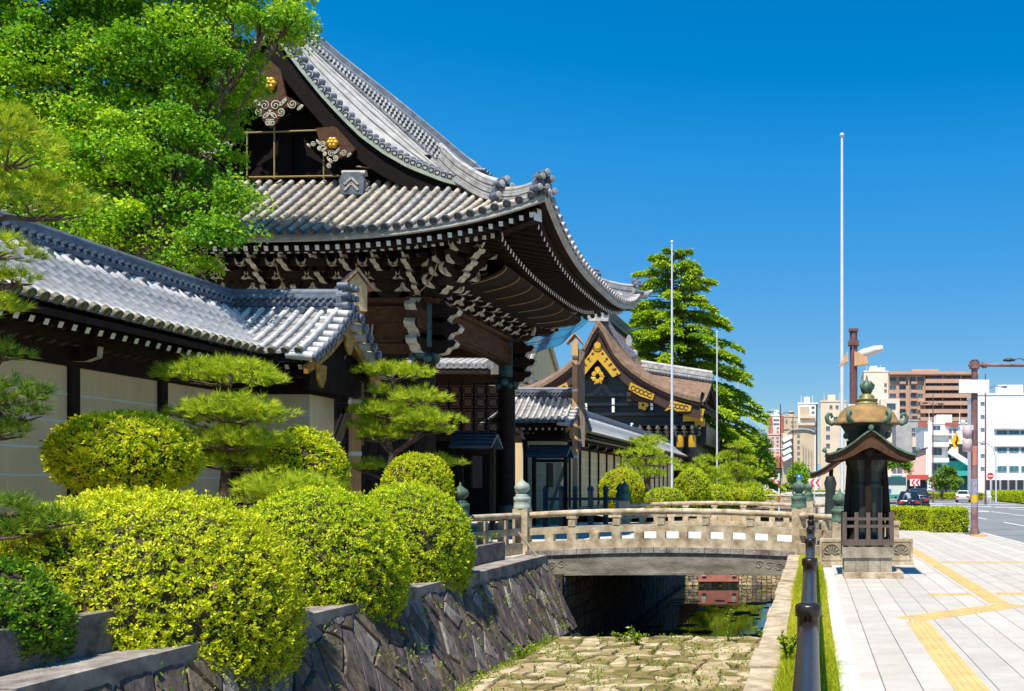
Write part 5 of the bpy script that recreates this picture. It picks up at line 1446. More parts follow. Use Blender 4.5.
def tree(label, base, lobes, mat_, nclu, per, leaf, crad, tr=.3, name='leafy_tree', hang=.35, bark=M_trunk, flat=.6, limbs=3):
    """lobes: list of (center, radii)"""
    t = thing(name, label, 'tree', base)
    vol = [r[0] * r[1] * r[2] for c, r in lobes]; tot = sum(vol)
    cents = np.concatenate([in_ball(max(4, int(nclu * v / tot)), c, r) for (c, r), v in zip(lobes, vol)])
    mb = MB(); b = Vector(base); cc = sum((Vector(c) for c, r in lobes), Vector()) / len(lobes)
    fork = b.lerp(Vector((b.x * .6 + cc.x * .4, b.y * .6 + cc.y * .4, cc.z)), .5)
    mb.tube([b, b.lerp(fork, .5) + Vector((.05 * tr, 0, 0)), fork], [tr, tr * .85, tr * .7], 10)
    rr = random.Random(int(base[1] * 10))
    for c, r in lobes:
        c = Vector(c); mid = fork.lerp(c, .55) + Vector((rr.uniform(-.3, .3), rr.uniform(-.3, .3), .3)) * min(1, r[0])
        mb.tube([fork, mid, c], [tr * .42 * min(1, r[0]), tr * .2 * min(1, r[0]), tr * .10 * min(1, r[0])], 7)
        for q in range(limbs):
            d = Vector((rr.gauss(0, 1), rr.gauss(0, 1), rr.uniform(-.4, .9))).normalized(); e = c + Vector((d.x * r[0], d.y * r[1], d.z * r[2])) * .95
            mb.tube([c.lerp(mid, .3 * rr.random()), c.lerp(e, .5) + Vector((0, 0, .12 * r[2])), e], [tr * .14, tr * .085, tr * .02], 5)
    mb.build('trunk', bark, t)
    leafcloud(t, cents, np.full(len(cents), crad), per, leaf, mat_, hang, flat, name='crown', shell=(name == 'ginkgo_tree'))
    return t
gl = []
for (x, y, r, k) in ((40, 60, 80, .0215), (125, 65, 72, .0215), (175, 45, 52, .0210), (214, 18, 30, .0208), (243, 0, 25, .0207), (230, -60, 66, .0212), (110, -60, 95, .0215), (-30, -40, 95, .0215), (-50, 90, 95, .0215),
                     (75, 150, 68, .0212), (150, 140, 62, .0210), (172, 100, 36, .0207), (110, 200, 56, .0208), (168, 198, 44, .0206), (50, 185, 48, .0210), (186, 178, 24, .0204), (158, 240, 22, .0205), (204, 56, 24, .0206), (196, 222, 18, .0203), (-20, 190, 56, .0215), (264, -3, 16, .0207)):
    c = P(x, y, k); R_ = r * k; gl.append(((c.x, c.y + .9, c.z), (R_, R_ * 1.0, R_ * .92)))
tree('towering bright green ginkgo rising behind the wall at the left of the gate', (-15.6, 19.6, 0), gl, L_ginkgo, 900, 300, .075, .46, tr=.32, name='ginkgo_tree', hang=.6, flat=1.25, limbs=4)

# Himalayan cedar with layered drooping sprays
def cedar(label, base, H, Rm, k):
    t = thing('cedar_tree', label, 'tree', base); b = Vector(base)
    mb = MB(); mb.tube([b, b + Vector((0, 0, H * .5)), b + Vector((0, 0, H * .99))], [.55, .32, .04], 10)
    Bs, Ds, Rn = [], [], []; rr = random.Random(3)
    z = 2.6
    while z < H - .4:
        f = (z - 2.0) / (H - 2.0); rad = Rm * (1 - f) ** .56 * (1 - .12 * math.exp(-f * 8)) + .25
        nb = max(4, int(11 * (1 - f) + 4)); ph = rr.uniform(0, 6.28)
        for i in range(nb):
            a = ph + 6.283 * i / nb + rr.uniform(-.25, .25); L_ = rad * rr.uniform(.72, 1.1); zz = z + rr.uniform(-.5, .5)
            dir_ = np.array([math.cos(a), math.sin(a), 0.0]); perp = np.array([-math.sin(a), math.cos(a), 0.0])
            m = int(230 * (L_ / 3 + .6)); s = np.sqrt(rng.random(m)) * .95 + .05
            lift = .10 * L_ * np.sin(s * 2.2) - .20 * L_ * s ** 2.2 + (.30 * L_ * s if f > .8 else 0)
            w = (.16 + .30 * s * (1.15 - s) * 2.2) * min(1.6, L_ * .42)
            lat = rng.normal(size=m) * w * .6
            p = np.array([b.x, b.y, zz]) + dir_ * (L_ * s)[:, None] + perp * lat[:, None]
            p[:, 2] += lift - np.abs(lat) * .32 + rng.normal(size=m) * .10
            Bs.append(p); d = dir_ * .8 + perp * np.sign(lat)[:, None] * .5 + np.array([0, 0, -.38]) + rng.normal(size=(m, 3)) * .32
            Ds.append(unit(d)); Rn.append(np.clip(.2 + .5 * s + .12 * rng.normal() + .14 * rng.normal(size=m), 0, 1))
            e = b + Vector((dir_[0] * L_ * .7, dir_[1] * L_ * .7, 0)); mb.tube([(b.x, b.y, zz - .1), (e.x, e.y, zz + .02 * L_)], [.09, .02], 4)
        z += .66 + .42 * (1 - f)
    B = np.concatenate(Bs); D = np.concatenate(Ds); Q = np.concatenate(Rn)
    nr = unit(rng.normal(size=B.shape) * .4 + np.array([0, -.15, 1]))
    mb.build('trunk', M_trunk, t)
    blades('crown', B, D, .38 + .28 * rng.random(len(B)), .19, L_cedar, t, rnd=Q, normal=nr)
    return t
cedar('tall layered cedar with bright drooping sprays behind the bark roofed gate', (-15.6, 101, 0), 28.0, 12.6, .11)
def ptree(label, x, y, k, lobes, mat_, nclu, per, leaf, crad, tr=.3, name='leafy_tree', gy=496):
    base = P(x, gy, k); base.z = 0
    L_ = []
    for (lx, ly, rx, ry) in lobes:
        c = P(lx, ly, k); L_.append(((c.x, c.y + random.uniform(-.5, .5) * rx * k, c.z), (rx * k, rx * k, ry * k)))
    return tree(label, tuple(base), L_, mat_, nclu, per, leaf, crad, tr, name)
ptree('far rounded leafy tree just right of the cedar', 740, 0, .14, [(728, 452, 22, 20), (748, 448, 20, 22), (738, 470, 24, 18), (760, 462, 12, 16)], L_treedark, 260, 46, .42, .95)
ptree('small bright street tree before the arch fronted building', 798, 0, .15, [(798, 476, 10, 12), (790, 482, 7, 8), (806, 480, 8, 9), (797, 466, 5, 6)], L_tree, 90, 50, .30, .55)
ptree('young street tree beside the coach with loose bright foliage', 898, 0, .121, [(898, 459, 8, 5), (905, 464, 6, 4), (890, 464, 6, 4), (909, 468, 4, 4)], L_tree, 60, 40, .24, .36, tr=.1)
ptree('dark bushy tree beside the green fronted shop', 946, 0, .16, [(946, 476, 10, 9), (938, 481, 7, 7), (954, 482, 7, 7)], L_treedark, 80, 46, .34, .6)
ptree('distant dark tree left of the pink faced building', 760, 0, .20, [(756, 452, 14, 16), (762, 470, 12, 14)], L_treedark, 110, 46, .5, 1.1)

# ---- hedges
def hedge(label, quad, h, mat_, dens=300, leaf=.07, name='hedge', z0=0.0):
    """quad: four ground corners"""
    q = [Vector((*p, 0)) for p in quad]; c = sum(q, Vector()) / 4
    t = thing(name, label, 'hedge', (c.x, c.y, z0))
    mb = MB(); ins = [c + (p - c) * .985 for p in q]
    vs = [(p.x, p.y, z0) for p in ins] + [(p.x, p.y, z0 + h - .04) for p in ins]
    mb.add(vs, [(0, 1, 5, 4), (1, 2, 6, 5), (2, 3, 7, 6), (3, 0, 4, 7), (4, 5, 6, 7)]); mb.build('dark_core', M_core, t)  # dark body inside the hedge, shade put into its colour
    Ps, Ns = [], []
    def face(a, b_, d_, c_, nrm, area):
        n = int(area * dens); u = rng.random(n)[:, None]; v = rng.random(n)[:, None]
        a, b_, c_, d_ = (np.array(x) for x in (a, b_, c_, d_))
        p = (a * (1-u) + b_ * u) * (1-v) + (d_ * (1-u) + c_ * u) * v
        bump = .035 * np.sin(p[:, 0:1] * 5 + p[:, 2:3] * 7) * np.sin(p[:, 1:2] * 4.3 + p[:, 2:3] * 5) - np.abs(rng.normal(size=(n, 1))) * .02
        Ps.append(p + np.array(nrm) * bump); Ns.append(np.repeat(np.array([nrm]), n, 0))
    for i in range(4):
        a, b_ = q[i], q[(i + 1) % 4]; d = (b_ - a); nr = Vector((d.y, -d.x, 0)).normalized()
        if nr.dot((a + b_) / 2 - c) < 0: nr = -nr
        face((a.x, a.y, z0), (b_.x, b_.y, z0), (a.x, a.y, z0 + h), (b_.x, b_.y, z0 + h), tuple(nr), d.length * h)
    area = ((q[1] - q[0]).cross(q[3] - q[0])).length
    u = [(p.x, p.y, z0 + h) for p in q]; face(u[0], u[1], u[3], u[2], (0, 0, 1), area)
    Pn = np.concatenate(Ps); Nn = np.concatenate(Ns); per = 5; m = len(Pn)
    B = np.repeat(Pn, per, 0) + rng.normal(size=(m * per, 3)) * .025; D = spread(unit(np.repeat(Nn, per, 0) * .5 + np.array([0, 0, .4])) * .7, .75)
    ln = leaf * (.7 + .6 * rng.random(m * per))
    blades('leaves', B, D, ln, ln * .5, mat_, t, rnd=np.repeat(np.clip(.5 + .2 * rng.normal(size=m), 0, 1), per) + .12 * rng.normal(size=m * per), normal=unit(np.repeat(Nn, per, 0) + rng.normal(size=(m * per, 3)) * .5))
    return t
hedge('nearest clipped box hedge at the pavement edge with the maroon pole beside it', [(4.35, 32.3), (5.6, 32.3), (5.6, 34.6), (4.35, 34.6)], .82, L_box, 560, .06)
hedge('clipped box hedge stretching behind the lantern to the left of the nearest hedge', [(2.2, 34.4), (4.33, 33.6), (4.33, 35.6), (2.2, 36.4)], .82, L_box, 560, .06)
hedge('hedge on the central strip of the road right of the maroon pole', [(22.6, 96), (26.5, 94), (30.5, 122), (24.8, 124)], 1.15, L_box, 60, .16)
hedge('long low hedge on the far side of the road behind the white car', [(10.5, 128), (24, 126), (24, 130), (10.5, 132)], .8, L_box, 50, .18)
hedge('low hedge line along the far bend of the road behind the chevron signs', [(-6, 175), (8, 170), (8, 173), (-6, 178)], 1.0, L_box, 40, .2)

# ---- grass strip, weeds
n = 150000
yy = 2.5 + 18.7 * rng.random(n) ** 1.35; xx = -.29 + .52 * rng.random(n)
dens_ = .5 + .5 * np.sin(xx * 9 + yy * 1.3) * np.sin(yy * 2.1 - xx * 4); kp = rng.random(n) < (.6 + .4 * dens_); xx, yy = xx[kp], yy[kp]; n = len(xx)
D = unit(rng.normal(size=(n, 3)) * .6 + np.array([0, 0, 1.0]))
hh = (.03 + .05 * rng.random(n)) * (.7 + .8 * (np.sin(yy * .9 + 1) * .5 + .5))
blades('grass', np.stack([xx, yy, np.full(n, -.03)], 1), D, hh, .011, L_grass, None, shape='needle', rnd=np.clip(.5 + .25 * np.sin(yy * .7) + .2 * rng.normal(size=n), 0, 1), kind='stuff')
def weed(label, p, h, spread_, n, leaf, mat_=L_weed, name='weed'):
    t = thing(name, label, 'plant', p)
    mb = MB(); rr = random.Random(int(p[0] * 91 + p[1] * 13)); Bs = []; Ds = []
    for i in range(max(3, n // 22)):
        e = Vector(p) + Vector((rr.uniform(-1, 1) * spread_, rr.uniform(-1, 1) * spread_, h * rr.uniform(.5, 1.05)))
        m_ = Vector(p).lerp(e, .5) + Vector((0, 0, .06)); mb.tube([p, m_, e], [.008, .006, .003], 4)
        for q in range(22):
            f = rr.uniform(.25, 1.0); b_ = Vector(p).lerp(m_, f * 2) if f < .5 else m_.lerp(e, f * 2 - 1); Bs.append(tuple(b_)); Ds.append((rr.gauss(0, 1), rr.gauss(0, 1), rr.uniform(-.1, .9)))
    mb.build('stems', L_weed, t); B = np.array(Bs); D = unit(np.array(Ds)); ln = leaf * (.6 + .7 * rng.random(len(B)))
    blades('leaves', B, D, ln, ln * .42, mat_, t)
    return t
weed('leafy weed growing on the stone bed near the water edge', (-3.55, 18.3, BED), .42, .28, 160, .09)
weed('small weed tuft on the stone bed just left of the leafy weed', (-4.0, 18.8, BED), .30, .3, 110, .08)
weed('tall thin weed at the moat bed edge toward the street wall', (-1.75, 18.9, BED), .85, .18, 150, .07)
weed('low spreading weed at the bed edge beside the street wall', (-1.05, 19.2, BED), .30, .3, 120, .07)
weed('weed tuft at the foot of the battered wall by the bed', (-5.45, 16.9, BED), .35, .2, 110, .08)
weed('weed clump at the grass strip edge beside the guard railing', (-.22, 8.3, -.02), .28, .13, 150, .06)
weed('weed tuft at the foot of the lantern plinth', (.86, 16.3, .01), .16, .08, 70, .05)
weed('weed growing at the top of the coping by the bridge end', (-7.0, 19.6, .38), .3, .3, 80, .07)
weed('reddish yellow plant standing in the shallow water under the bridge shade', (-3.0, 21.0, WATER), .75, .45, 260, .10)
# small plants and moss tufts in the joints of wall and bed: nobody could count them
n = 900; uu = rng.random(n); Bs = np.stack([-5.55 + 4.9 * rng.random(n), 10 + 9.5 * rng.random(n), np.full(n, BED + .02)], 1)
keep = rng.random(n) < (.3 + .7 * (np.sin(Bs[:, 0] * 4 + Bs[:, 1] * 2.3) > .2)); Bs = Bs[keep]
edge = np.stack([np.full(260, -5.62) + rng.random(260) * .14, 9.5 + 9.8 * rng.random(260), np.full(260, BED + .02)], 1)
v = -.2 - 1.4 * rng.random(100); wallp = np.stack([XL + .75 * (-v - .13) / 1.6 + .1, 8 + 13 * rng.random(100), v], 1)
A = np.concatenate([Bs, edge, wallp]); per = 9
blades('joint_moss', np.repeat(A, per, 0) + rng.normal(size=(len(A) * per, 3)) * .05, unit(rng.normal(size=(len(A) * per, 3)) * .7 + np.array([.4, -.1, .8])), .06, .025, L_weed, None, kind='stuff')
# ------------------------------------------------------------------ bronze lantern in its roofed shelter
def canopy(root, cx, yf, yb, hw, ztop, zeave):
    prof = [(0, 1.0), (.10, .90), (.22, .74), (.38, .50), (.58, .26), (.78, .09), (.92, .02), (1.0, .03)]
    zz = lambda f: zeave + (ztop - zeave) * f
    full = [(-x, f) for x, f in prof[::-1]] + prof[1:]
    top = [(cx + x * hw, zz(f)) for x, f in full]
    mb = MB()
    mb.prism(top + [(x, z - .035) for x, z in top[::-1]], (0, yf, 0), (1, 0, 0), (0, 0, 1), (0, yb - yf, 0))
    mb.tube([(cx, yf - .02, ztop + .03), (cx, yb + .02, ztop + .03)], .045, 8)
    for s in (-1, 1):
        mb.tube([(cx + s * hw, yf - .02, zeave + .03 ), (cx + s * (hw + .03), yf - .05, zeave + .05), (cx + s * (hw + .02), yf - .03, zeave + .10)], [.03, .045, .02], 8)
    mb.build('copper_roof', M_verd, root)
    mb = MB()
    for y, d in ((yf + .05, .05), (yb - .1, .05)):
        w = [(cx + x * hw * .985, zz(f) - .04) for x, f in full]
        dn = [(x, z - .08 - .20 * (1 - abs(x - cx) / hw)) for x, z in w[::-1]]
        mb.prism(w + dn, (0, y, 0), (1, 0, 0), (0, 0, 1), (0, d, 0))
    w = [(cx + x * hw * .97, zz(f) - .045) for x, f in full]
    mb.prism(w + [(x, z - .03) for x, z in w[::-1]], (0, yf + .1, 0), (1, 0, 0), (0, 0, 1), (0, yb - yf - .2, 0))
    n = 7
    for i in range(n):      # battens under the roof
        y = yf + .16 + (yb - yf - .32) * i / (n - 1)
        mb.sweep([(x, y, z - .055) for x, z in w], [(-.015, -.02), (.015, -.02), (.015, .02), (-.015, .02)])
    mb.build('bargeboard', M_brownwood, root)
def lantern(label, cx, cy):
    t = thing('bronze_lantern', label, 'lantern', (cx, cy, 0))
    mb = MB(); mb.box(cx - .44, cx + .62, cy - .53, cy + .53, 0.004, .10); mb.build('plinth', M_granite, t)
    mb = MB()
    for i in range(4): mb.box(cx - .43 + i * .215, cx - .43 + (i + 1) * .215 - .008, cy - .43, cy + .43, .10, .36)
    mb.box(cx - .46, cx + .46, cy - .46, cy + .46, .36, .55); mb.build('stone_base', M_granite2, t)
    mb = MB(); z0, z1 = .58, 1.17
    M_f = mat('lantern_fence_wood', (0.12, 0.082, 0.068), .7, .3, 8)
    h = .42
    for s in (-1, 1):
        for z, w in ((z0 + .05, .11), (z0 + .34, .05), (z0 + .47, .05)):
            mb.box(cx - h, cx + h, cy + s * h - .022, cy + s * h + .022, z - w / 2, z + w / 2)
            mb.box(cx + s * h - .021, cx + s * h + .021, cy - h - .0, cy + h, z - w / 2 + .001, z + w / 2 - .001)
        for i in range(5):
            q = -h + 2 * h * i / 4
            mb.box(cx + q - .036, cx + q + .036, cy + s * h - .036, cy + s * h + .036, z0, z1 - .003 * i)
            if 0 < i < 4: mb.box(cx + s * h - .036, cx + s * h + .036, cy + q - .036, cy + q + .036, z0, z1 - .003 * i)
    mb.build('picket_fence', M_f, t)
    # bronze pedestal and hexagonal fire box
    mb = MB()
    mb.lathe(cx, cy, [(.34, .55), (.36, .62), (.31, .75), (.29, .95), (.285, 1.6), (.32, 1.66), (.30, 1.72), (.32, 1.9), (.38, 2.02), (.40, 2.12)], 6, smooth=False)
    mb.lathe(cx, cy, [(.27, 2.12), (.30, 2.16), (.31, 2.40), (.40, 2.62), (.47, 2.72), (.48, 2.76)], 6, smooth=False)
    mb.build('pedestal', M_bronze, t)
    mb = MB()
    for i in range(6):
        a = i * math.pi / 3 + math.pi / 6
        for q in range(3): mb.tube([(cx + .285 * math.cos(a) + (q - 1) * .07 * -math.sin(a), cy + .285 * math.sin(a) + (q - 1) * .07 * math.cos(a), 2.17), (cx + .30 * math.cos(a) + (q - 1) * .08 * -math.sin(a), cy + .30 * math.sin(a) + (q - 1) * .08 * math.cos(a), 2.42)], .018, 5)
        mb.sphere((cx + .43 * math.cos(a), cy + .43 * math.sin(a), 2.56), .055, 8, 6)
    mb.build('lattice_panes', M_verd, t)
    mb = MB()
    n = 6
    pr = [(.60, 2.76), (.605, 2.79), (.58, 2.81), (.55, 2.87), (.50, 2.97), (.42, 3.05), (.30, 3.10), (.21, 3.115)]
    N = 48; vs = []
    for (r, z) in pr:
        for j in range(N):
            a = 2 * math.pi * j / N; m_ = (a + math.pi / 6) % (math.pi / 3) - math.pi / 6
            rr = r * (1 + .055 * (math.cos(m_ * 6) * -.5 + .2) * (1 if r > .3 else .3)); vs.append((cx + rr * math.cos(a), cy + rr * math.sin(a), z))
    mb.add(vs, [(i*N+j, i*N+(j+1) % N, (i+1)*N+(j+1) % N, (i+1)*N+j) for i in range(len(pr)-1) for j in range(N)], 0, True)
    mb.add(vs[:N], [tuple(range(N))[::-1]], 0); mb.add(vs[-N:], [tuple(range(N))], 0)
    mb.build('dome_roof', M_golddome, t)
    for i in range(6):
        a = i * math.pi / 3; c, s = math.cos(a), math.sin(a)
        mb = MB(); pts = [(.57, 2.80), (.64, 2.77), (.71, 2.81), (.735, 2.89), (.70, 2.95), (.65, 2.95), (.635, 2.90), (.66, 2.88)]
        mb.tube([(cx + r * c, cy + r * s, z) for r, z in pts], [.04, .045, .045, .04, .036, .03, .026, .015], 8); mb.build('corner_scroll', M_verd, t)
    mb = MB()
    mb.lathe(cx, cy, [(.21, 3.115), (.215, 3.15), (.19, 3.155), (.19, 3.19), (.205, 3.195), (.205, 3.22), (.13, 3.225), (.145, 3.27), (.10, 3.305), (.07, 3.32)], 20, 0)
    mb.build('neck', mat('neck_gilt_green', (.30, .22, .06), .5, .5, 9, metal=.2, col2=(.10, .12, .06)), t)
    mb = MB()
    mb.lathe(cx, cy, [(.07, 3.31), (.105, 3.36), (.115, 3.42), (.10, 3.48), (.06, 3.53), (.025, 3.57), (.015, 3.63), (.004, 3.66)], 18)
    for i in range(5): 
        a = i * 1.2566; mb.tube([(cx + .11 * math.cos(a), cy + .11 * math.sin(a), 3.40), (cx + .125 * math.cos(a), cy + .125 * math.sin(a), 3.47), (cx + .06 * math.cos(a), cy + .06 * math.sin(a), 3.56)], [.02, .028, .006], 6)
    mb.build('finial', mat('finial_green', (.06, .12, .06), .5, .6, 9, col2=(.02, .05, .04)), t)
    # canopy before the lantern
    canopy(t, cx + .03, cy - .78, cy + .62, .79, 2.63, 2.20)
    for (x, y) in ((cx, cy - .36), (cx - .30, cy + .36), (cx + .30, cy + .36)):
        mb = MB(); mb.beam((x, y, .57), (x, y, 2.48), .105, .105); mb.build('canopy_post', M_darkwood, t)
    for s in (-1, 1):
        mb = MB(); mb.beam((cx + s * .40, cy - .05, .80), (cx + s * .30, cy - .05, 2.26), .07, .10); mb.build('splayed_post', M_darkwood, t)
    mb = MB(); mb.box(cx - .55, cx + .55, cy - .42, cy - .30, 2.10, 2.22); mb.box(cx - .55, cx + .55, cy + .30, cy + .42, 2.10, 2.22)
    for x in (-.5, .5): mb.box(cx + x - .05, cx + x + .05, cy - .7, cy + .55, 2.222, 2.30)
    mb.lathe(cx, cy - .46, [(.02, 2.14), (.09, 2.22), (.10, 2.30), (.04, 2.36)], 8); mb.build('canopy_beams', M_darkwood, t)
    return t
lantern('ornate bronze lantern with golden dome standing behind a picket fence under a small curved roof', 1.00, 16.43)
sh = thing('roofed_shelter', 'second small shelter with curved roof half hidden behind the golden domed lantern', 'shelter', (1.0, 27.5, 0))
canopy(sh, 1.05, 26.8, 28.6, 1.12, 2.78, 2.06)
for x in (.55, 1.5):
    mb = MB(); mb.beam((x, 27.3, 0), (x + .03, 27.3, 2.2), .13, .13); mb.build('post', M_darkwood, sh)
mb = MB(); mb.lathe(.55, 27.0, [(.34, 0.0), (.34, .5), (.24, .55), (.17, .9), (.15, 1.5), (.19, 1.75), (.12, 1.95)], 8); mb.build('bronze_pedestal', M_bronze, sh)
# carved blocks flanking the lantern base
for (x0, lab) in ((.16, 'stone block with carved shell motif left of the lantern base'), (1.60, 'stone block with carved shell motif right of the lantern base')):
    t = thing('carved_block', lab, 'stone block', (x0 + .23, 18.9, 0))
    mb = MB(); mb.box(x0, x0 + .5, 18.72, 19.05, -.02, .54); mb.box(x0 - .02, x0 + .52, 18.70, 19.07, -.02, .07); mb.build('block', M_granite, t)
    mb = MB(); c = (x0 + .25, .22)
    for q in range(7):
        a = math.pi * (q + .5) / 7; mb.tube([(c[0] + .03 * math.cos(a), 18.715, c[1] + .03 * math.sin(a)), (c[0] + .16 * math.cos(a), 18.715, c[1] + .18 * math.sin(a))], [.012, .026], 6)
    mb.tube([(c[0] + .19 * math.cos(a), 18.717, c[1] + .21 * math.sin(a)) for a in np.linspace(-.2, math.pi + .2, 14)], .014, 5)
    for (a, b_) in (((.05, .10), (.45, .10)), ((.05, .48), (.45, .48)), ((.05, .10), (.05, .48)), ((.45, .10), (.45, .48))): mb.beam((x0 + a[0], 18.718, a[1]), (x0 + b_[0], 18.718, b_[1]), .015, .02)
    mb.build('shell_carving', M_granite2, t)
t = thing('stone_block', 'plain weathered stone block behind the right carved block', 'stone block', (1.9, 21, 0)); mb = MB(); mb.box(1.55, 2.0, 20.7, 21.1, 0, .75); mb.box(1.52, 2.03, 20.67, 21.13, .75, .83); mb.build('block', M_granite, t)

# ------------------------------------------------------------------ poles and signs
def pole(label, name, cat, x, y, h, r0, r1, m, ball=True, z0=-.1):
    t = thing(name, label, cat, (x, y, 0))
    mb = MB(); mb.lathe(x, y, [(r0, z0), (r0, h * .3), ((r0 + r1) / 2, h * .65), (r1, h)], 12); mb.build('shaft', m, t)
    if ball: mb = MB(); mb.sphere((x, y, h + r1 * 1.5), r1 * 2.0, 12, 8); mb.build('ball_top', m, t)
    return t
for (px, py, k, lab) in ((672, 243, .0643, 'white flagpole rising in front of the cedar'), (717, 333, .0947, 'shorter looking white flagpole at the right edge of the cedar'),
                         (738, 366, .1216, 'farthest thin white flagpole beyond the cedar'), (842, 137, .0415, 'tallest white flagpole rising from behind the golden domed lantern')):
    p = P(px, py, k); pole(lab, 'flagpole', 'flagpole', p.x, p.y, p.z, .085, .05, M_steel)
# maroon pole with floodlight behind the lantern
p = P(853.5, 330, .0315)
t = pole('maroon square pole with a white floodlight behind the golden domed lantern', 'camera_pole', 'pole', p.x, p.y, p.z, .13, .12, M_rust, False)
mb = MB(); mb.box(p.x - .15, p.x + .15, p.y - .15, p.y + .15, p.z - .05, p.z + .03); mb.box(p.x - .17, p.x + .17, p.y - .17, p.y + .17, p.z - .5, p.z - .35); mb.box(p.x - .05, p.x + .0, p.y - .16, p.y - .13, p.z - 2.4, p.z - .3); mb.build('collar', M_rust, t)
mb = MB(); c = Vector((p.x + .42, p.y - .05, p.z - .75)); mb.tube([c + Vector((-.30, 0, -.05)), c + Vector((-.1, 0, 0)), c + Vector((.25, 0, .12)), c + Vector((.5, 0, .16))], [.10, .15, .13, .10], 12)
mb.build('floodlight', mat('lamp_housing', (.70, .62, .60), .5, .15, 5), t)
mb = MB(); mb.prism([(-.2, -.35), (.25, -.28), (.15, .05), (-.2, .1)], c + Vector((-.2, -.12, -.05)), (1, 0, 0), (0, 0, 1), (0, .24, 0)); mb.prism([(-.2, -.3), (.1, -.1), (.1, .25)], (p.x - .28, p.y - .1, p.z - .9), (1, 0, 0), (0, 0, 1), (0, .2, 0)); mb.build('bracket', M_freshwood, t)
mb = MB(); mb.box(p.x - .17, p.x + .17, p.y - .2, p.y - .1, p.z - 2.75, p.z - 2.35); mb.build('junction_box', M_steel, t)
# maroon utility pole on the pavement with arm, sign, signals
p = P(974.5, 360, .0333)
t = thing('utility_pole', 'weathered maroon and grey utility pole carrying a blank white board at the pavement edge', 'pole', (p.x, p.y, 0))
M_pole2 = mat('patched_pole_paint', (0.24, 0.13, 0.12), .65, .5, 2.2, col2=(.10, .05, .05)); 
mb = MB(); mb.lathe(p.x, p.y, [(.15, 0), (.15, .25), (.12, .3), (.115, 3.2), (.105, p.z - .05), (.12, p.z)], 14); mb.build('shaft', M_pole2, t)
mb = MB(); mb.lathe(p.x, p.y, [(.122, 2.35), (.122, 3.0)], 14); mb.build('red_wrap', mat('faded_red', (.55, .22, .16), .7, .3, 4), t)
mb = MB(); mb.lathe(p.x, p.y, [(.123, .95), (.123, 1.9)], 14); mb.build('grey_wrap', mat('grey_wrap_m', (.35, .32, .40), .6, .4, 8), t)
mb = MB(); mb.lathe(p.x, p.y, [(.127, 1.12), (.127, 1.35)], 14); mb.build('yellow_wrap', mat('yellow_wrap_m', (.70, .45, .02), .6, .2, 8), t)
mb = MB(); zz = EYE + (PY - 365) * .0333; mb.tube([(p.x - .2, p.y, zz), (p.x + 3.2, p.y, zz - .02)], .055, 10); mb.lathe(p.x, p.y, [(.17, zz - .12), (.17, zz + .12)], 12); mb.tube([(p.x + .25, p.y, zz), (p.x + .4, p.y, zz)], .11, 10); mb.build('arm', M_pole2, t)
mb = MB(); zz = EYE + (PY - 387) * .0333; mb.box(p.x - .55, p.x + .45, p.y - .21, p.y - .17, zz - .22, zz + .22); mb.build('blank_board', M_white, t)
mb = MB(); zz = EYE + (PY - 441) * .0333
mb.prism([(-.20, 0), (0, .27), (.12, .0), (-.05, -.27)], (p.x - .62, p.y - .18, zz), (1, 0, 0), (0, 0, 1), (0, .03, 0)); wd = mb.build('warning_sign', mat('sign_yellow', (.85, .48, .01), .5, .1, 3), t)
mb = MB(); mb.tube([(p.x - .60, p.y - .19, zz - .16), (p.x - .66, p.y - .19, zz - .05), (p.x - .60, p.y - .19, zz + .04), (p.x - .62, p.y - .19, zz + .15)], .026, 6); mb.build('arrow', M_black, wd)
mb = MB(); mb.tube([(p.x, p.y, zz + .05), (p.x - .6, p.y - .12, zz)], .025, 6); mb.build('sign_bracket', M_steel, t)
mb = MB(); c = Vector((p.x - .28, p.y - .25, EYE + (PY - 439) * .0333))
for dz in (.22, -.22): mb.lathe(c.x, c.y, [(.02, c.z + dz - .22), (.15, c.z + dz - .2), (.17, c.z + dz), (.15, c.z + dz + .2), (.02, c.z + dz + .22)], 10)
mb.build('signal_back', mat('signal_pink', (.55, .42, .42), .5, .15, 4), t)
mb = MB(); c = Vector((p.x - .3, p.y - .1, EYE + (PY - 428) * .0333)); mb.cbox(c, .45, .2, .16); mb.sphere(c + Vector((-.1, 0, .18)), .09, 10, 6); mb.build('detector', M_steel, t)
mb = MB(); mb.lathe(p.x + .12, p.y - .05, [(.30, 0.001), (.28, .05), (.16, .06)], 12); mb.build('orange_footing', mat('orange_paint', (.62, .28, .04), .7, .3, 5), t)
# street lamps
def lamp(label, px, top, base, k, arms, m=M_rust, r=.07):
    p = P(px, top, k); b = P(px, base, k)
    t = thing('street_lamp', label, 'street lamp', (p.x, p.y, 0))
    mb = MB(); mb.lathe(p.x, p.y, [(r * 1.3, -.1), (r * 1.3, 1.2), (r, 1.3), (r * .7, p.z)], 10); mb.build('shaft', m, t)
    for (dx, dy_) in arms:
        mb = MB(); z = EYE + (PY - dy_) * k; e = p.x + dx * k; mb.tube([(p.x, p.y, z - .25), (p.x + dx * k * .5, p.y, z + .1), (e, p.y, z)], [.05, .04, .035], 6); mb.build('arm', m, t)
        mb = MB(); s = 1 if dx > 0 else -1; mb.lathe(e, p.y, [(.05, z - .10), (.22, z - .06), (.24, z), (.10, z + .10)], 10, sx=1.6); mb.build('lamp_head', M_bronze, t)
    return t
lamp('dark street lamp with two arms left of the arch fronted building', 780.5, 404, 500, .118, ((-11, 412), (11, 413)), M_bronze)
lamp('thin maroon street pole before the white balcony building', 933, 394, 490, .115, ((-8, 403), (8, 404)), M_rust)
lamp('maroon street lamp with one arm in front of the big white building', 985.5, 374, 490, .105, ((19, 387),), M_rust, .09)
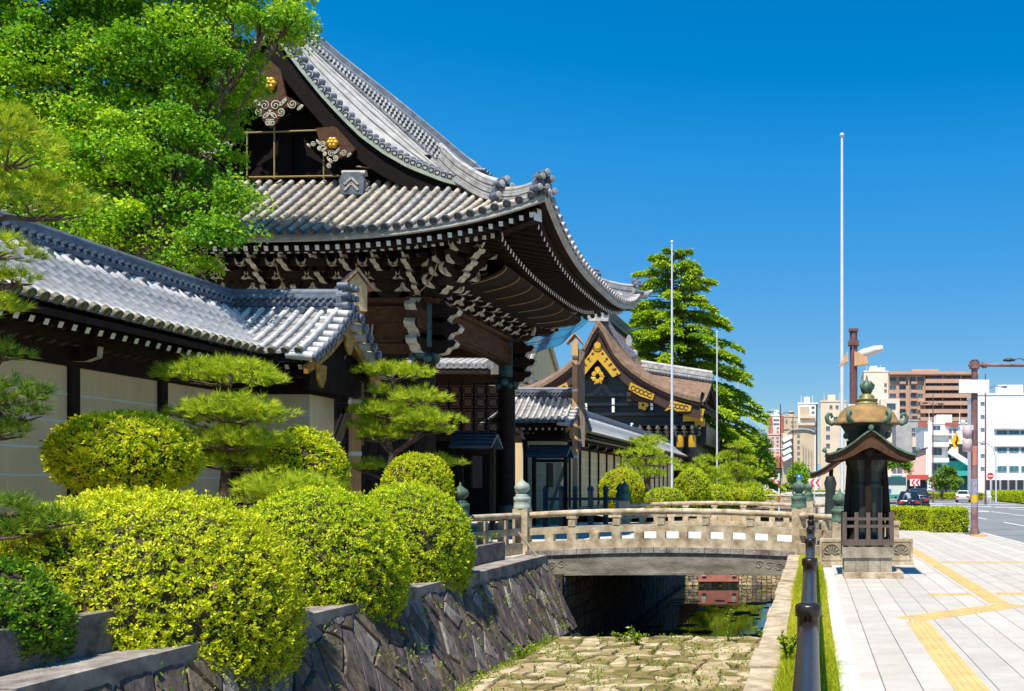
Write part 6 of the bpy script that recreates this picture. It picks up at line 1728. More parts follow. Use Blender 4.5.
lamp('grey street pole behind the small bright street tree', 793, 417, 500, .135, ((-7, 430), (20, 433)), M_bronze, .08)
p = P(1030, 356, .06); lamp('lamp arm reaching into the picture at the upper right edge', 1032, 350, 496, .06, ((-23, 360),), M_rust)
p = P(996, 443, .11); t = thing('curved_pole', 'pale grey pole with curved top beside the no entry sign', 'pole', (p.x, p.y, 0))
mb = MB(); mb.tube([(p.x, p.y, -.1), (p.x, p.y, p.z - 1.6), (p.x - .3, p.y, p.z - .5), (p.x - 1.0, p.y, p.z), (p.x - 2.4, p.y, p.z + .2)], .09, 8); mb.build('shaft', M_steel, t)
p = P(759, 441, .17); t = pole('thin maroon traffic arm pole over the far bend of the road', 'traffic_pole', 'pole', p.x, p.y, p.z, .15, .12, M_rust, False)
mb = MB(); mb.tube([(p.x, p.y, p.z - 1.4), (p.x + 4.2, p.y, p.z - 1.3)], .08, 6); mb.build('arm', M_steel, t)
t = thing('delineator_post', 'red and white striped marker post rising behind the bridge rails', 'post', P(779, 500, .055).to_tuple())
mb = MB(); q = P(779, 500, .055); 
for i in range(6): mb.lathe(q.x, q.y, [(.05, i * .42 - .1), (.05, i * .42 + .32)], 8, i % 2)
mb.build('shaft', [mat('marker_red', (.5, .06, .04), .5, .1, 3), M_white], t)
M_signred = mat('sign_red', (.70, .03, .03), .5, .05, 3); M_signblue = mat('sign_blue', (.02, .16, .55), .5, .05, 3)
def chevron(label, px, py, w, h, k):
    c = P(px, py, k); t = thing('chevron_sign', label, 'sign', (c.x, c.y, 0)); W, H = w * k / 2, h * k / 2
    mb = MB(); mb.box(c.x - W, c.x + W, c.y, c.y + .05, c.z - H, c.z + H); mb.build('panel', M_white, t)
    mb = MB()
    for q in (-.55, .35):
        o = q * W; mb.prism([(o - .2 * W, 0), (o + .25 * W, H * .9), (o + .6 * W, H * .9), (o + .15 * W, 0), (o + .6 * W, -H * .9), (o + .25 * W, -H * .9)], (c.x, c.y - .03, c.z), (1, 0, 0), (0, 0, 1), (0, .025, 0))
    mb.build('chevrons', M_signred, t)
    mb = MB(); mb.tube([(c.x, c.y + .08, -.1), (c.x, c.y + .08, c.z)], .06, 8); mb.build('post', M_steel, t)
chevron('red and white chevron sign left of the first lantern finial at the road bend', 776, 481, 11, 7, .145)
chevron('red and white chevron sign just left of the shelter pillar at the road bend', 814.5, 482.5, 12, 8, .145)
chevron('red and white chevron sign between the coach and the dark cars', 915, 482.5, 10, 7, .118)
c = P(799, 477, .13); t = thing('arrow_sign', 'blue square arrow sign beside the small bright street tree', 'sign', (c.x, c.y, 0))
mb = MB(); mb.box(c.x - .32, c.x + .32, c.y, c.y + .04, c.z - .4, c.z + .4); mb.build('panel', M_signblue, t)
mb = MB(); mb.prism([(-.06, -.25), (.06, -.25), (.06, .05), (.18, .05), (0, .28), (-.18, .05), (-.06, .05)], (c.x, c.y - .02, c.z), (1, 0, 0), (0, 0, 1), (0, .015, 0)); mb.build('arrow', M_white, t)
mb = MB(); mb.tube([(c.x, c.y + .07, -.1), (c.x, c.y + .07, c.z)], .04, 6); mb.build('post', M_steel, t)
c = P(990.5, 476, .108); t = thing('no_entry_sign', 'round red no entry sign on a thin post before the big white building', 'sign', (c.x, c.y, 0))
mb = MB(); mb.tube([(c.x, c.y, c.z), (c.x, c.y + .04, c.z)], .36, 20); mb.build('disc', M_signred, t)
mb = MB(); mb.box(c.x - .24, c.x + .24, c.y - .02, c.y - .001, c.z - .06, c.z + .06); mb.build('bar', M_white, t)
mb = MB(); mb.tube([(c.x, c.y + .07, -.1), (c.x, c.y + .07, c.z)], .05, 6); mb.build('post', M_steel, t)

# ------------------------------------------------------------------ vehicles
M_glass = mat('car_glass', (.012, .02, .028), .08, .1, 2); M_tyre = mat('tyre', (.02, .02, .02), .9, .2, 5); M_lampred = mat('tail_lamp', (.55, .02, .02), .25, .1, 4); M_chrome = mat('bright_metal', (.6, .6, .6), .25, .1, 4, metal=.8)
def loft(mb, secs, mi=0):
    n = len(secs[0]); vs = [p for s in secs for p in s]
    mb.add(vs, [(i*n+j, i*n+(j+1) % n, (i+1)*n+(j+1) % n, (i+1)*n+j) for i in range(len(secs)-1) for j in range(n)], mi, True)
    mb.add(secs[0], [tuple(range(n))[::-1]], mi); mb.add(secs[-1], [tuple(range(n))], mi)
def car(label, x, y, yaw, paint, W=.87, H=1.48, Ln=4.4, suv=0.0):
    t = thing('parked_car' if False else 'car', label, 'car', (0, 0, 0)); L2 = Ln / 2
    st = [(-L2, .42, .72, .80), (-L2 + .05, .30, .90 + suv, .90), (-L2 + .5, .24, .98 + suv, .98), (-L2 + 1.3, .22, .99 + suv, 1.0), (0.3, .22, .96 + suv, 1.0), (L2 - 1.1, .22, .93 + suv, .99), (L2 - .35, .26, .80 + suv, .93), (L2, .40, .62, .76)]
    mb = MB(); secs = []
    for (yy, zb, zt, f) in st:
        w = W * f; secs.append([(-w*.90, yy, zb), (w*.90, yy, zb), (w, yy, zb + .16), (w, yy, zt - .22), (w*.95, yy, zt - .04), (w*.82, yy, zt), (-w*.82, yy, zt), (-w*.95, yy, zt - .04), (-w, yy, zt - .22), (-w, yy, zb + .16)])
    loft(mb, secs)
    zr = H; bt = .96 + suv; secs = []
    for (yy, zt, wt) in ((-L2 + (.25 if suv else .7), bt + .02, .80), (-L2 + (.55 if suv else 1.15), zr - .06, .66), (-L2 + 1.7, zr, .64), (.35, zr - .02, .64), (1.25, bt + .02, .80)):
        secs.append([(-W*.93, yy, bt - .1), (W*.93, yy, bt - .1), (W*(wt + .02), yy, zt - .02), (W*(wt - .08), yy, zt), (-W*(wt - .08), yy, zt), (-W*(wt + .02), yy, zt - .02)])
    loft(mb, secs)
    mb.build('body', paint, t)
    ya, yb2 = -L2 + (.25 if suv else .7), -L2 + (.55 if suv else 1.15)
    g = lambda f, w: (ya + (yb2 - ya) * f - .02, bt + .02 + (zr - .06 - bt - .02) * f)
    mb = MB(); a = g(.12, 0); b_ = g(.9, 0)
    mb.add([(-W*.74, a[0] - .012, a[1]), (W*.74, a[0] - .012, a[1]), (W*.60, b_[0] - .012, b_[1]), (-W*.60, b_[0] - .012, b_[1])], [(0, 1, 2, 3)]); mb.build('rear_window', M_glass, t)
    mb = MB(); mb.add([(-W*.72, 1.22, bt + .06), (W*.72, 1.22, bt + .06), (W*.60, .46, zr - .07), (-W*.60, .46, zr - .07)], [(0, 1, 2, 3)]); mb.build('windscreen', M_glass, t)
    for s in (-1, 1):
        mb = MB()
        for (a, b_, c, d) in ((-L2 + 1.2, -.28, -.28, -L2 + 1.5), (-.2, .95, .35, -.2)):
            mb.add([(s * (W*.905), a, bt + .03), (s * (W*.905), b_, bt + .03), (s * (W*.70), c, zr - .10), (s * (W*.70), d, zr - .10)], [(0, 1, 2, 3)])
        mb.build('side_window', M_glass, t)
        mb = MB(); mb.box(s * W * .52 if s > 0 else -W * .86, W * .86 if s > 0 else -W * .52, -L2 - .01, -L2 + .12, .62 + suv * .6, .80 + suv * .6); mb.build('tail_light', M_lampred, t)
        mb = MB(); mb.box(s * W * .5 if s > 0 else -W * .8, W * .8 if s > 0 else -W * .5, L2 - .1, L2 + .01, .52, .66); mb.build('headlight', M_chrome, t)
        mb = MB(); mb.box(s * W - .02 if s > 0 else -W - .16, W + .16 if s > 0 else -W + .02, .75, .87, bt - .02, bt + .13); mb.build('mirror', paint, t)
        for yy in (-L2 + .82, L2 - .85):
            mb = MB(); mb.tube([(s * (W - .2), yy, .31), (s * (W - .17), yy, .31), (s * (W - .02), yy, .31), (s * (W + .01), yy, .31)], [.27, .31, .31, .28], 18); w_ = mb.build('wheel', M_tyre, t)
            mb = MB(); mb.tube([(s * (W + .005), yy, .31), (s * (W + .02), yy, .31)], .19, 12); mb.build('rim', M_chrome, w_)
    mb = MB(); mb.box(-.17, .17, -L2 - .02, -L2 + .0, .62, .78); mb.build('number_plate', M_white, t)
    t.location = (x, y, -.135); t.rotation_euler = (0, 0, yaw); WL[t.name] = Vector((x, y, -.135))
    return t
M_cblack = mat('black_car_paint', (.010, .012, .018), .18, .2, 2, coat=.6); M_cnavy = mat('dark_blue_car_paint', (.012, .018, .035), .18, .2, 2, coat=.6); M_cwhite = mat('white_car_paint', (.72, .72, .70), .25, .06, 2, coat=.5)
car('black sedan with a man leaning at its boot beside the box hedge', 7.25, 67.5, R(-5), M_cblack, W=.90, H=1.50)
car('dark blue tall car just ahead of the black sedan', 9.1, 77.0, R(-6), M_cnavy, W=.92, H=1.72, suv=.12)
car('second dark tall car half hidden ahead of the dark blue car', 10.45, 87.0, R(-6), M_cblack, W=.88, H=1.70, suv=.12)
car('white sedan driving away on the far lanes', 18.5, 110.0, R(-12), M_cwhite, W=.86, H=1.46)
car('distant silver car at the far bend left of the chevron sign', -9.5, 200.0, R(80), mat('silver_car', (.45, .47, .50), .3, .1, 2, metal=.4), W=.88, H=1.5)
t = thing('coach', 'cream and green coach with large windscreen facing the camera behind the dark cars', 'bus', (9.2, 98, -.13))
mb = MB(); secs = []
for (yy, f, zt) in ((98.0, .93, 3.0), (98.25, 1.0, 3.15), (107, 1.0, 3.15), (107.3, .95, 3.05)):
    w = 1.2 * f; secs.append([(9.2 - w, yy, .35), (9.2 + w, yy, .35), (9.2 + w, yy, 2.3), (9.2 + w * .94, yy, zt - .1), (9.2 + w * .85, yy, zt), (9.2 - w * .85, yy, zt), (9.2 - w * .94, yy, zt - .1), (9.2 - w, yy, 2.3)])
loft(mb, secs); mb.build('body', mat('coach_cream', (.62, .66, .55), .4, .1, 2, coat=.3), t)
mb = MB(); mb.box(8.17, 10.23, 97.95, 98.05, 1.95, 2.80); mb.build('windscreen', mat('coach_glass', (.03, .10, .12), .1, .2, 2), t)
mb = MB(); mb.box(8.1, 10.3, 97.93, 98.02, .55, .9); mb.box(8.6, 9.8, 97.94, 98.03, 2.80, 2.98); mb.build('green_band', mat('coach_green', (.05, .30, .22), .4, .1, 2), t)
for x in (8.3, 10.1): mb = MB(); mb.box(x - .17, x + .17, 97.92, 98.03, .98, 1.18); mb.build('headlight', M_chrome, t)
for x in (8.0, 10.4): mb = MB(); mb.box(x - .08, x + .08, 97.6, 97.8, 1.7, 2.2); mb.build('mirror', M_black, t)
for x in (8.15, 10.25):
    for yy in (100.2, 105): mb = MB(); mb.tube([(x - .12, yy, .36), (x + .12, yy, .36)], .48, 16); mb.build('wheel', M_tyre, t)
mb = MB()
for i in range(5): mb.box(7.985, 8.02, 99 + i * 1.6, 100.45 + i * 1.6, 1.7, 2.6); mb.box(10.38, 10.41, 99 + i * 1.6, 100.45 + i * 1.6, 1.7, 2.6)
mb.build('side_windows', M_glass, t)
mb = MB(); mb.box(8.22, 8.62, 97.93, 97.96, 1.15, 1.5); mb.build('door_mark', M_signblue, t)

# ------------------------------------------------------------------ people
def person(label, joints, edges, radii, loc, cloth, heading=0.0, hair=(.02, .015, .01), skin=(.45, .28, .2), parts=()):
    me = bpy.data.meshes.new('person'); names = list(joints); idx = {n: i for i, n in enumerate(names)}
    me.from_pydata([joints[n] for n in names], [(idx[a], idx[b]) for a, b in edges], [])
    o = bpy.data.objects.new('person', me); COL.objects.link(o)
    o.modifiers.new('skin', 'SKIN'); sd = o.modifiers.new('sub', 'SUBSURF'); sd.levels = 1
    if not me.skin_vertices: bpy.context.view_layer.objects.active = o; o.select_set(True); me.attributes
    if len(me.skin_vertices) == 0:
        import bmesh
        bm = bmesh.new(); bm.from_mesh(me); bm.verts.layers.skin.verify(); bm.to_mesh(me); bm.free()
    for n in names:
        sv = me.skin_vertices[0].data[idx[n]]; sv.radius = (radii[n], radii[n]); sv.use_root = (n == 'pelvis')
    bpy.context.view_layer.update()
    dg = bpy.context.evaluated_depsgraph_get(); ev = bpy.data.meshes.new_from_object(o.evaluated_get(dg))
    bpy.data.objects.remove(o)
    mats = [mat('coat_' + label[:8], cloth[0], .8, .2, 6), mat('trousers_' + label[:8], cloth[1], .8, .2, 6), mat('skin_' + label[:8], skin, .6, .1, 6), mat('shoes_' + label[:8], (.02, .02, .02), .6, .1, 6)]
    for m in mats: ev.materials.append(m)
    pts = {n: Vector(joints[n]) for n in names}
    def owner(c):
        return min(names, key=lambda n: (pts[n] - c).length - radii[n] * .8)
    for f in ev.polygons:
        n = owner(f.center); f.use_smooth = True
        f.material_index = 2 if n in ('head', 'crown', 'neck') or n.startswith('hand') else 3 if n.startswith('toe') or n.startswith('ankle') else 1 if n.startswith(('knee', 'hip', 'pelvis')) else 0
    o = bpy.data.objects.new('person', ev); COL.objects.link(o); o.location = loc; o.rotation_euler = (0, 0, heading); WL[o.name] = Vector(loc)
    tag(o, label, 'person')
    h = pts['head']; cr = pts['crown']
    bm_ = MB(); d = (cr - h).normalized(); c = h + d * .06 + Vector((0, -.02, 0))
    bm_.sphere(c, .118, 14, 8, sz=1.05); ho = bm_.build('hair', mat('hair_' + label[:8], hair, .6, .2, 8)); ho.parent = o
    fm = MB(); fwd = Vector((0, 1, 0)) if heading == 0 else Vector((0, 1, 0))
    side = Vector((1, 0, 0))
    fm.tube([h + fwd * .09 + d * .01, h + fwd * .125 - d * .02], [.012, .018], 6); 
    for s in (-1, 1): fm.sphere(h + side * s * .105, .028, 8, 6)
    fo = fm.build('face', mats[2]); fo.parent = o
    em = MB()
    for s in (-1, 1): em.sphere(h + fwd * .098 + side * s * .037 + d * .025, .011, 8, 6)
    em.cbox(h + fwd * .10 - d * .055, .05, .012, .010); eo = em.build('eyes_and_mouth', mat('eye_' + label[:8], (.03, .02, .02), .4, .1, 5)); eo.parent = o
    return o
def figure(bend):
    """bend 0 = standing, 1 = leaning forward from the hips (toward +Y)"""
    def up(l, a): return (0, math.sin(a) * l, math.cos(a) * l)
    a = bend * 1.0; hip = Vector((0, -.12 * bend, .92))
    J = {'pelvis': hip, 'waist': hip + Vector(up(.18, a * .6)), 'chest': hip + Vector(up(.40, a)), 'shoulders': hip + Vector(up(.54, a)), 'neck': hip + Vector(up(.62, a)), 'head': hip + Vector(up(.72, a * .85)), 'crown': hip + Vector(up(.84, a * .8))}
    R_ = {'pelvis': .15, 'waist': .13, 'chest': .15, 'shoulders': .11, 'neck': .055, 'head': .092, 'crown': .07}
    E = [('pelvis', 'waist'), ('waist', 'chest'), ('chest', 'shoulders'), ('shoulders', 'neck'), ('neck', 'head'), ('head', 'crown')]
    for s, n in ((-1, '_l'), (1, '_r')):
        sh_ = J['shoulders'] + Vector((s * .18, 0, -.02)); el = sh_ + Vector((s * .05, .10 + .18 * bend, -.28)); ha = el + Vector((-s * .04, .10 + .16 * bend, -.20)); fi = ha + Vector((0, .05, -.07))
        J.update({'arm' + n: sh_, 'elbow' + n: el, 'hand' + n: ha, 'handtip' + n: fi}); R_.update({'arm' + n: .075, 'elbow' + n: .055, 'hand' + n: .038, 'handtip' + n: .028})
        for q in range(4):
            m_ = fi + Vector((s * (-.03 + .02 * q), .03, -.05 - .012 * (1 - abs(q - 1.5)))); J['handf%d' % q + n] = m_; R_['handf%d' % q + n] = .009; E.append(('handtip' + n, 'handf%d' % q + n))
        J['handth' + n] = ha + Vector((-s * .05, .05, -.03)); R_['handth' + n] = .010; E.append(('hand' + n, 'handth' + n))
        hp = hip + Vector((s * .10, 0, -.08)); kn = Vector((s * .11, .04, .48)); an = Vector((s * .11, -.03, .09)); to = an + Vector((s * .02, .17, -.05))
        J.update({'hip' + n: hp, 'knee' + n: kn, 'ankle' + n: an, 'toe' + n: to}); R_.update({'hip' + n: .11, 'knee' + n: .075, 'ankle' + n: .05, 'toe' + n: .04})
        E += [('shoulders', 'arm' + n), ('arm' + n, 'elbow' + n), ('elbow' + n, 'hand' + n), ('hand' + n, 'handtip' + n), ('pelvis', 'hip' + n), ('hip' + n, 'knee' + n), ('knee' + n, 'ankle' + n), ('ankle' + n, 'toe' + n)]
    return {k: tuple(v) for k, v in J.items()}, E, R_
J, E, Rr = figure(.75); person('person in a grey jacket and dark trousers leaning over beside the black sedan', J, E, Rr, (6.95, 64.4, -.135), ((.30, .30, .36), (.03, .04, .07)), heading=R(15))
J, E, Rr = figure(.02); person('person in dark clothes standing by the roadside hedge across the road', J, E, Rr, (17.6, 122.0, -.135), ((.015, .015, .025), (.015, .015, .02)))

# ------------------------------------------------------------------ town buildings
def wallmat(name, c, v=.12): return mat(name, c, .85, v, .35)
M_win = mat('window_glass', (.05, .10, .14), .12, .3, .5); M_winteal = mat('window_glass_teal', (.04, .22, .26), .15, .3, .5); M_frame = mat('window_frame', (.35, .35, .35), .5, .1, 2)
def block(label, x0, x1, yt, k, depth, m, wins=(), extra=None, glass=None, name='city_building', roof=True, frame=M_frame):
    a = P(x0, yt, k); b = P(x1, yt, k); y = a.y
    t = thing(name, label, 'building', ((a.x + b.x) / 2, y + depth / 2, 0))
    mb = MB(); mb.box(a.x, b.x, y, y + depth, -.2, a.z); mb.build('walls', m, t)
    if roof:
        mb = MB(); mb.box(a.x - .12, b.x + .12, y - .12, y + depth + .12, a.z, a.z + .35); w = (b.x - a.x)
        mb.box(a.x + w * .3, a.x + w * .6, y + depth * .3, y + depth * .6, a.z + .35, a.z + 2.2)
        for q in (.15, .75): mb.tube([(a.x + w * q, y + depth * .3, a.z), (a.x + w * q, y + depth * .3, a.z + 2.6)], .06, 5)
        mb.build('parapet', m, t)
    base = None; bk = None
    for (u0, u1, v0, v1, nx, ny, fw, fh) in wins:
        c0 = P(u0, v0, k); c1 = P(u1, v1, k); cw = (c1.x - c0.x) / nx; ch = (c0.z - c1.z) / ny; w = cw * fw; h = ch * fh
        first = None
        for i in range(nx):
            for j in range(ny):
                cx = c0.x + (i + .5) * cw; cz = c0.z - (j + .5) * ch
                if first is None:
                    mb = MB()
                    for (p_, q_) in (((-w/2, -h/2), (w/2, -h/2 + .08)), ((-w/2, h/2 - .08), (w/2, h/2)), ((-w/2, -h/2), (-w/2 + .08, h/2)), ((w/2 - .08, -h/2), (w/2, h/2))):
                        mb.box(cx + p_[0], cx + q_[0], y - .09, y - .002, cz + p_[1], cz + q_[1])
                    mb.box(cx - .04, cx + .04, y - .07, y - .003, cz - h/2, cz + h/2)
                    fr = mb.build('window', frame, t)
                    mb = MB(); mb.box(cx - w/2 + .02, cx + w/2 - .02, y - .04, y - .001, cz - h/2 + .02, cz + h/2 - .02); pn = mb.build('pane', glass or M_win, fr)
                    first = (fr, cx, cz)
                else:
                    fr, fx, fz = first; c = fr.copy(); COL.objects.link(c); c.location = fr.location + Vector((cx - fx, 0, cz - fz)); KIDS.setdefault(t.name, []).append(c)
                    d = KIDS[fr.name][0].copy(); COL.objects.link(d); d.parent = c; KIDS.setdefault(c.name, []).append(d)
    if extra: extra(t, y, k)
    return t
def bx(mb, u0, u1, v0, v1, k, y, d0, d1, mi=0):
    a = P(u0, v0, k); b = P(u1, v1, k); mb.box(a.x, b.x, y + d0, y + d1, b.z, a.z, mi)
W_beige = wallmat('beige_render', (.78, .62, .45)); W_brown = wallmat('brown_tile', (.55, .34, .24)); W_white = wallmat('white_render', (.86, .84, .80), .06); W_grey = wallmat('grey_concrete_wall', (.45, .42, .40), .25)
W_pink = wallmat('pink_render', (.80, .52, .43)); W_red = wallmat('red_tile', (.45, .12, .09)); W_tan = wallmat('tan_render', (.62, .48, .32)); W_cream = wallmat('cream_render', (.82, .68, .54))
M_dark = mat('roof_and_recess_shade', (.03, .035, .05), .6, .4, .6)  # dark sheets stand for shade inside openings; roof and shop front use it too
def apt_extra(t, y, k):
    mb = MB(); bx(mb, 925, 977, 376, 421, k, y, -.02, .02); mb.build('balcony_shade_sheet', M_dark, t)  # flat sheet carrying the shade behind the balconies as colour
    for i, v in enumerate((379.5, 386.5, 394.0, 401.5, 409.5, 417.5)):
        mb = MB(); bx(mb, 925 - (5 if i > 2 else 0), 978, v, v + 4.0, k, y, -1.5, -.02); mb.build('balcony', W_brown, t)
    mb = MB()
    for u in (908, 924, 942, 960, 976): bx(mb, u, u + 1.0, 374, 445, k, y, -.7, -.03)
    mb.build('pillars', W_brown, t)
    mb = MB(); bx(mb, 889, 978, 372, 375, k, y, -1.6, -.04); mb.build('cornice', W_brown, t)
    mb = MB()
    for v in (382, 391, 399, 407, 414, 421):
        for u in (899.5, 911.0): bx(mb, u, u + 6, v, v + 2.0, k, y, -.9, -.02)
    mb.build('small_balconies', W_brown, t)
block('long brown apartment block with stacked balconies behind the white board', 886, 978, 374, .30, 18, W_brown, [(888, 907, 375, 424, 2, 6, .72, .5), (909, 924, 375, 424, 2, 6, .72, .5), (927, 976, 375, 421, 9, 6, .7, .42)], apt_extra)
def tower_extra(t, y, k):
    mb = MB(); bx(mb, 870, 886, 366, 372, k, y, 3, 9); mb.build('stair_tower', W_cream, t)
    mb = MB(); bx(mb, 879, 897.5, 401, 495, k, y, -6, -.02); mb.build('lower_wing', W_cream, t)
    w = MB(); bx(w, 885, 893.5, 405.5, 410.5, k, y, -6.2, -6.02); w.build('window', M_win, t)
    w = MB(); bx(w, 887.5, 890, 429.5, 433.5, k, y, -6.2, -6.02); w.build('window', M_win, t)
block('tall beige block with rooftop tower directly behind the golden dome', 864, 888, 372, .27, 14, W_cream, [(884, 887, 382, 394, 1, 2, .9, .6)], tower_extra)
block('plain beige block left of the golden dome with two small windows', 820.5, 846, 402, .24, 14, W_beige, [(828, 840, 404, 410, 2, 1, .5, .6), (833, 838, 416, 422, 1, 1, .8, .8), (824, 832, 424, 450, 1, 3, .5, .5)])
block('narrow white tower with dark window column left of the beige block', 798, 817.5, 404, .26, 12, W_white, [(810.5, 815.5, 405, 415, 1, 2, .6, .45)], lambda t, y, k: ([(m_ := MB()), bx(m_, 800, 809, 407, 420, k, y, -.5, -.01), m_.build('tan_panel', W_tan, t), (m2 := MB()), bx(m2, 800, 815, 416, 418.5, k, y, -1.2, -.02), bx(m2, 798, 815, 423, 425.5, k, y, -1.2, -.02), m2.build('balcony', W_beige, t)] and [bx((m3 := MB()), 815.9, 817.4, 404, 470, k, y, -.3, -.02), m3.build('stair_shaft', M_dark, t)] and None))
def arch_extra(t, y, k):
    mb = MB(); c0 = P(788, 433, k); c1 = P(814.5, 433, k); cx = (c0.x + c1.x) / 2; hw = (c1.x - c0.x) / 2
    pts = [(cx + hw * math.cos(a), c0.z + hw * .28 * math.sin(a)) for a in np.linspace(0, math.pi, 17)]
    mb.prism(pts, (0, y - .02, 0), (1, 0, 0), (0, 0, 1), (0, 12, 0)); mb.build('arched_gable', W_tan, t)
    mb = MB(); mb.tube([(p[0], y - .2, p[1]) for p in pts], .18, 6); mb.build('arch_trim', W_grey, t)
    mb = MB(); 
    for u, v in ((802.5, 444), (805, 446), (808, 448), (811, 451)): bx(mb, u, u + .6, v, 480, k, y, -.5, -.01)
    mb.build('facade_ribs', W_grey, t)
    mb = MB()
    for v in (441, 447.5, 454, 460): 
        a = P(783, v, k); b = P(791.5, v - 4.5, k); mb.beam((a.x, y - .8, a.z), (b.x, y - .8, b.z), 1.4, .9)
    mb.build('stair_flights', W_white, t)
block('tan building with arched facade and outside stairs at the left of the town', 782.5, 814.5, 433, .22, 14, W_tan, [(797, 800, 433, 462, 1, 5, .9, .5)], arch_extra, roof=False)
block('pink faced block with small windows at the far left of the town', 768.5, 781.5, 435, .24, 14, W_pink, [(770, 780, 436, 458, 2, 6, .45, .4)], lambda t, y, k: [(m_ := MB()), bx(m_, 768.3, 788, 457, 468, k, y, -2, -.02), m_.build('red_lower_storey', W_red, t)] and None)
block('red and white apartment tower peeking above the pink faced block', 768.8, 784, 416, .30, 14, W_white, [(773, 779.5, 418, 434, 1, 4, .9, .4)], lambda t, y, k: [(m_ := MB()), bx(m_, 768.6, 772, 416, 436, k, y, -1, -.01), bx(m_, 780, 784, 415.5, 436, k, y, -1, -.01), m_.build('red_fins', W_red, t)] and None)
block('tan block wedged between the red tower and the narrow white tower', 784, 798.5, 417, .29, 14, W_tan, [(785, 788, 419, 424, 1, 1, .6, .7), (790, 797, 420, 432, 2, 3, .4, .4)])
block('weathered grey concrete block under the brown apartment', 896, 919, 421, .235, 10, W_grey, [(911, 916, 427, 437, 1, 2, .8, .7)], lambda t, y, k: [(m_ := MB()), bx(m_, 912, 919, 437, 447, k, y, -.6, -.01), m_.build('orange_panel', W_beige, t)] and None)
def house_extra(t, y, k):
    a = P(902, 458, k); b = P(926, 449, k); c = P(926, 478, k)
    mb = MB(); mb.prism([(a.x, a.z), (b.x, b.z), (b.x, 0), (a.x, 0)], (0, y - .05, 0), (1, 0, 0), (0, 0, 1), (0, 8, 0)); mb.build('gable', W_pink, t)
    mb = MB(); mb.beam((a.x - .4, y + 4, a.z + .1), (b.x + .2, y + 4, b.z + .2), 9, .25, up=(0, 0, 1)); mb.build('roof', M_dark, t)
    mb = MB(); bx(mb, 905, 927.5, 475, 480, k, y, -1.6, -.1); mb.build('red_awning', mat('awning_red', (.6, .08, .06), .7, .1, 3), t)
    mb = MB(); bx(mb, 905, 927, 480, 489, k, y, -.3, -.06); mb.build('shop_front', M_dark, t)
block('small pink house with sloping roof and red awning beside the coach', 903, 926, 460, .17, 8, W_pink, [(909, 914, 466, 470, 1, 1, .8, .8)], house_extra, roof=False, name='pink_house')
def mid_extra(t, y, k):
    for (u0, u1, v) in ((931, 948, 431), (931, 948, 442.5), (931, 948, 458)):
        mb = MB(); bx(mb, u0, u1, v, v + 4.5, k, y, -1.4, -.02); mb.build('balcony', W_white, t)
    mb = MB(); bx(mb, 948, 974, 444, 470, k, y, -.05, .0); mb.build('stair_shade_sheet', M_dark, t)  # dark sheet in place of the stairwell's shade
    mb = MB(); a = P(948, 451, k); b = P(973, 467, k); mb.beam((a.x, y - 1.0, a.z), (b.x, y - 1.0, b.z), 1.6, 1.0); mb.build('outside_stair', W_white, t)
    mb = MB(); bx(mb, 934, 974, 471, 476, k, y, -3, -.06); bx(mb, 948, 973, 461, 471, k, y, -.5, -.08); mb.build('green_awning', mat('awning_green', (.04, .42, .36), .6, .1, 3), t)
    mb = MB(); bx(mb, 934, 974, 476, 490, k, y, -.6, -.07); mb.build('shop_front', mat('shop_green', (.05, .22, .20), .5, .3, 1), t)
    mb = MB(); bx(mb, 918, 927, 422, 426.5, k, y, -.5, -.02); mb.build('red_tile_band', W_red, t)
    mb = MB(); bx(mb, 945, 958, 422.5, 426, k, y, -.5, -.02); mb.build('red_tile_band', W_red, t)
    mb = MB(); bx(mb, 927.5, 931, 421, 490, k, y, -.9, -.03); mb.build('white_pier', W_white, t)
    mb = MB(); bx(mb, 951, 958, 447, 458, k, y, -.3, -.06); mb.build('brick_panel', W_beige, t)
block('white walk up building with outside stair and green awning', 924, 976, 424, .20, 14, W_white, [(932, 941, 425, 431, 1, 1, .9, .85), (948, 957, 428, 440, 2, 2, .7, .6), (932, 942.5, 447, 456, 1, 1, .9, .85), (932, 942, 463, 471, 1, 1, .9, .85)], mid_extra)
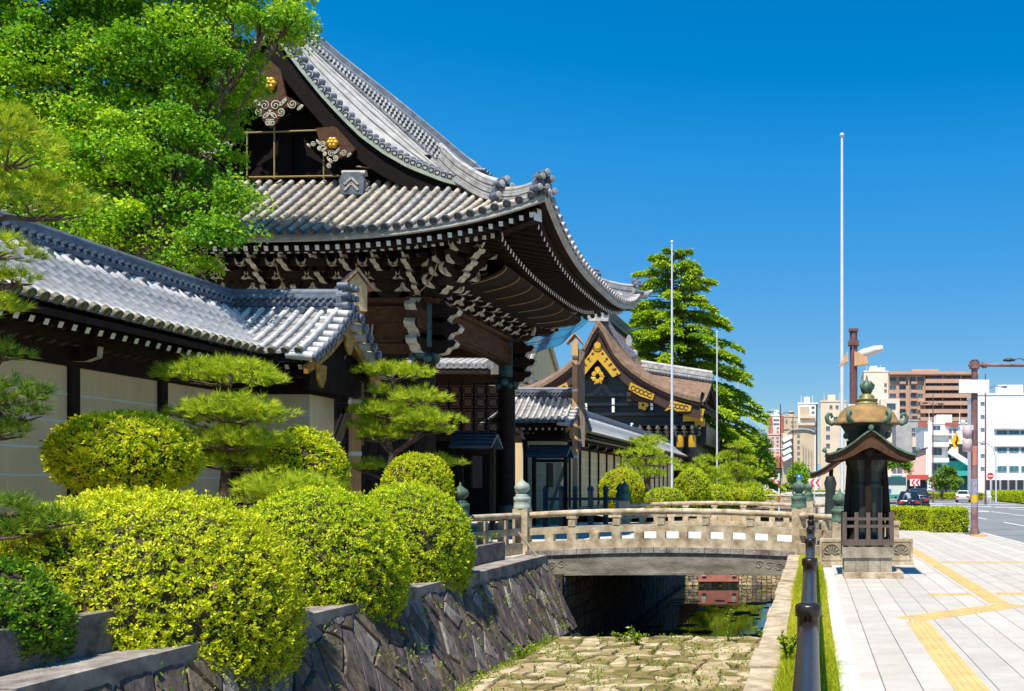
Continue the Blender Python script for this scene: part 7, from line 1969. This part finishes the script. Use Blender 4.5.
def big_extra(t, y, k):
    mb = MB(); bx(mb, 994, 1060, 428.5, 430, k, y, -.5, -.02); bx(mb, 994, 1060, 446.2, 447.2, k, y, -.4, -.02); mb.build('sill_bands', W_grey, t)
    mb = MB(); bx(mb, 985, 1060, 480, 490, k, y, -.05, .0); mb.build('arcade_shade_sheet', M_dark, t)  # shade of the open ground floor laid on as a flat dark sheet
    for u in (990, 999, 1007, 1015, 1023, 1032): mb = MB(); bx(mb, u, u + 1.6, 480, 490, k, y, -.5, -.06); mb.build('arcade_pillar', W_grey, t)
    mb = MB(); bx(mb, 998, 1023, 394, 411, k, y, 6, 10); mb.build('penthouse', W_red, t)
    for v in (397, 405): mb = MB(); bx(mb, 998.5, 1022.5, v, v + 3, k, y, 5.9, 5.99); mb.build('window', M_win, t)
    mb = MB()
    for u in (999, 1010, 1021): mb.tube([P(u, 425, k) + Vector((0, -.4, 0)), P(u, 428, k) + Vector((0, -.4, 0))], .1, 5)
    mb.build('vent_pipes', M_steel, t)
    mb = MB(); q = P(1015, 392, k); mb.sphere((q.x, q.y + 7, q.z + .5), 1.0, 12, 8); mb.build('rooftop_tank', W_white, t)
block('big white five storey building with teal window bands at the right edge', 976, 1060, 395, .185, 9, W_white, [(996, 1056, 430.5, 434.5, 5, 1, .88, 1), (996, 1056, 447.5, 452.5, 5, 1, .80, 1), (996, 1056, 466, 472, 5, 1, .80, 1), (979, 986, 397, 475, 1, 6, .55, .25)], big_extra, glass=M_winteal)
block('low pale shop row with green trim at the far road bend', 757, 783, 470, .24, 8, W_white, [(759, 781, 473, 479, 5, 1, .8, .8)], lambda t, y, k: [(m_ := MB()), bx(m_, 757, 783, 469, 472, k, y, -1.2, -.02), m_.build('green_fascia', M_verdlight, t)] and None)
# roadside barrier
t = thing('crash_barrier', 'white steel crash barrier along the far bend of the road', 'barrier', (0, 165, 0))
mb = MB(); mb.beam((-14, 168, .7), (9, 163, .7), .12, .35); mb.build('rail', M_steel, t)
for i in range(9): mb = MB(); x = -13 + i * 2.7; mb.lathe(x, 168 - (x + 14) / 23 * 5, [(.07, -.1), (.07, .85)], 6); mb.build('post', M_steel, t)
t = thing('crash_barrier', 'white steel crash barrier between the dark cars and the white car', 'barrier', (15, 132, 0))
mb = MB(); mb.beam((12.6, 133, .65), (17, 131, .65), .12, .4); mb.beam((20.5, 128, .65), (25, 126, .65), .12, .4); mb.build('rail', M_steel, t)
for x, y in ((12.8, 133), (16.8, 131.1), (20.8, 128), (24.6, 126.1)): mb = MB(); mb.lathe(x, y, [(.07, -.1), (.07, .85)], 6); mb.build('post', M_steel, t)
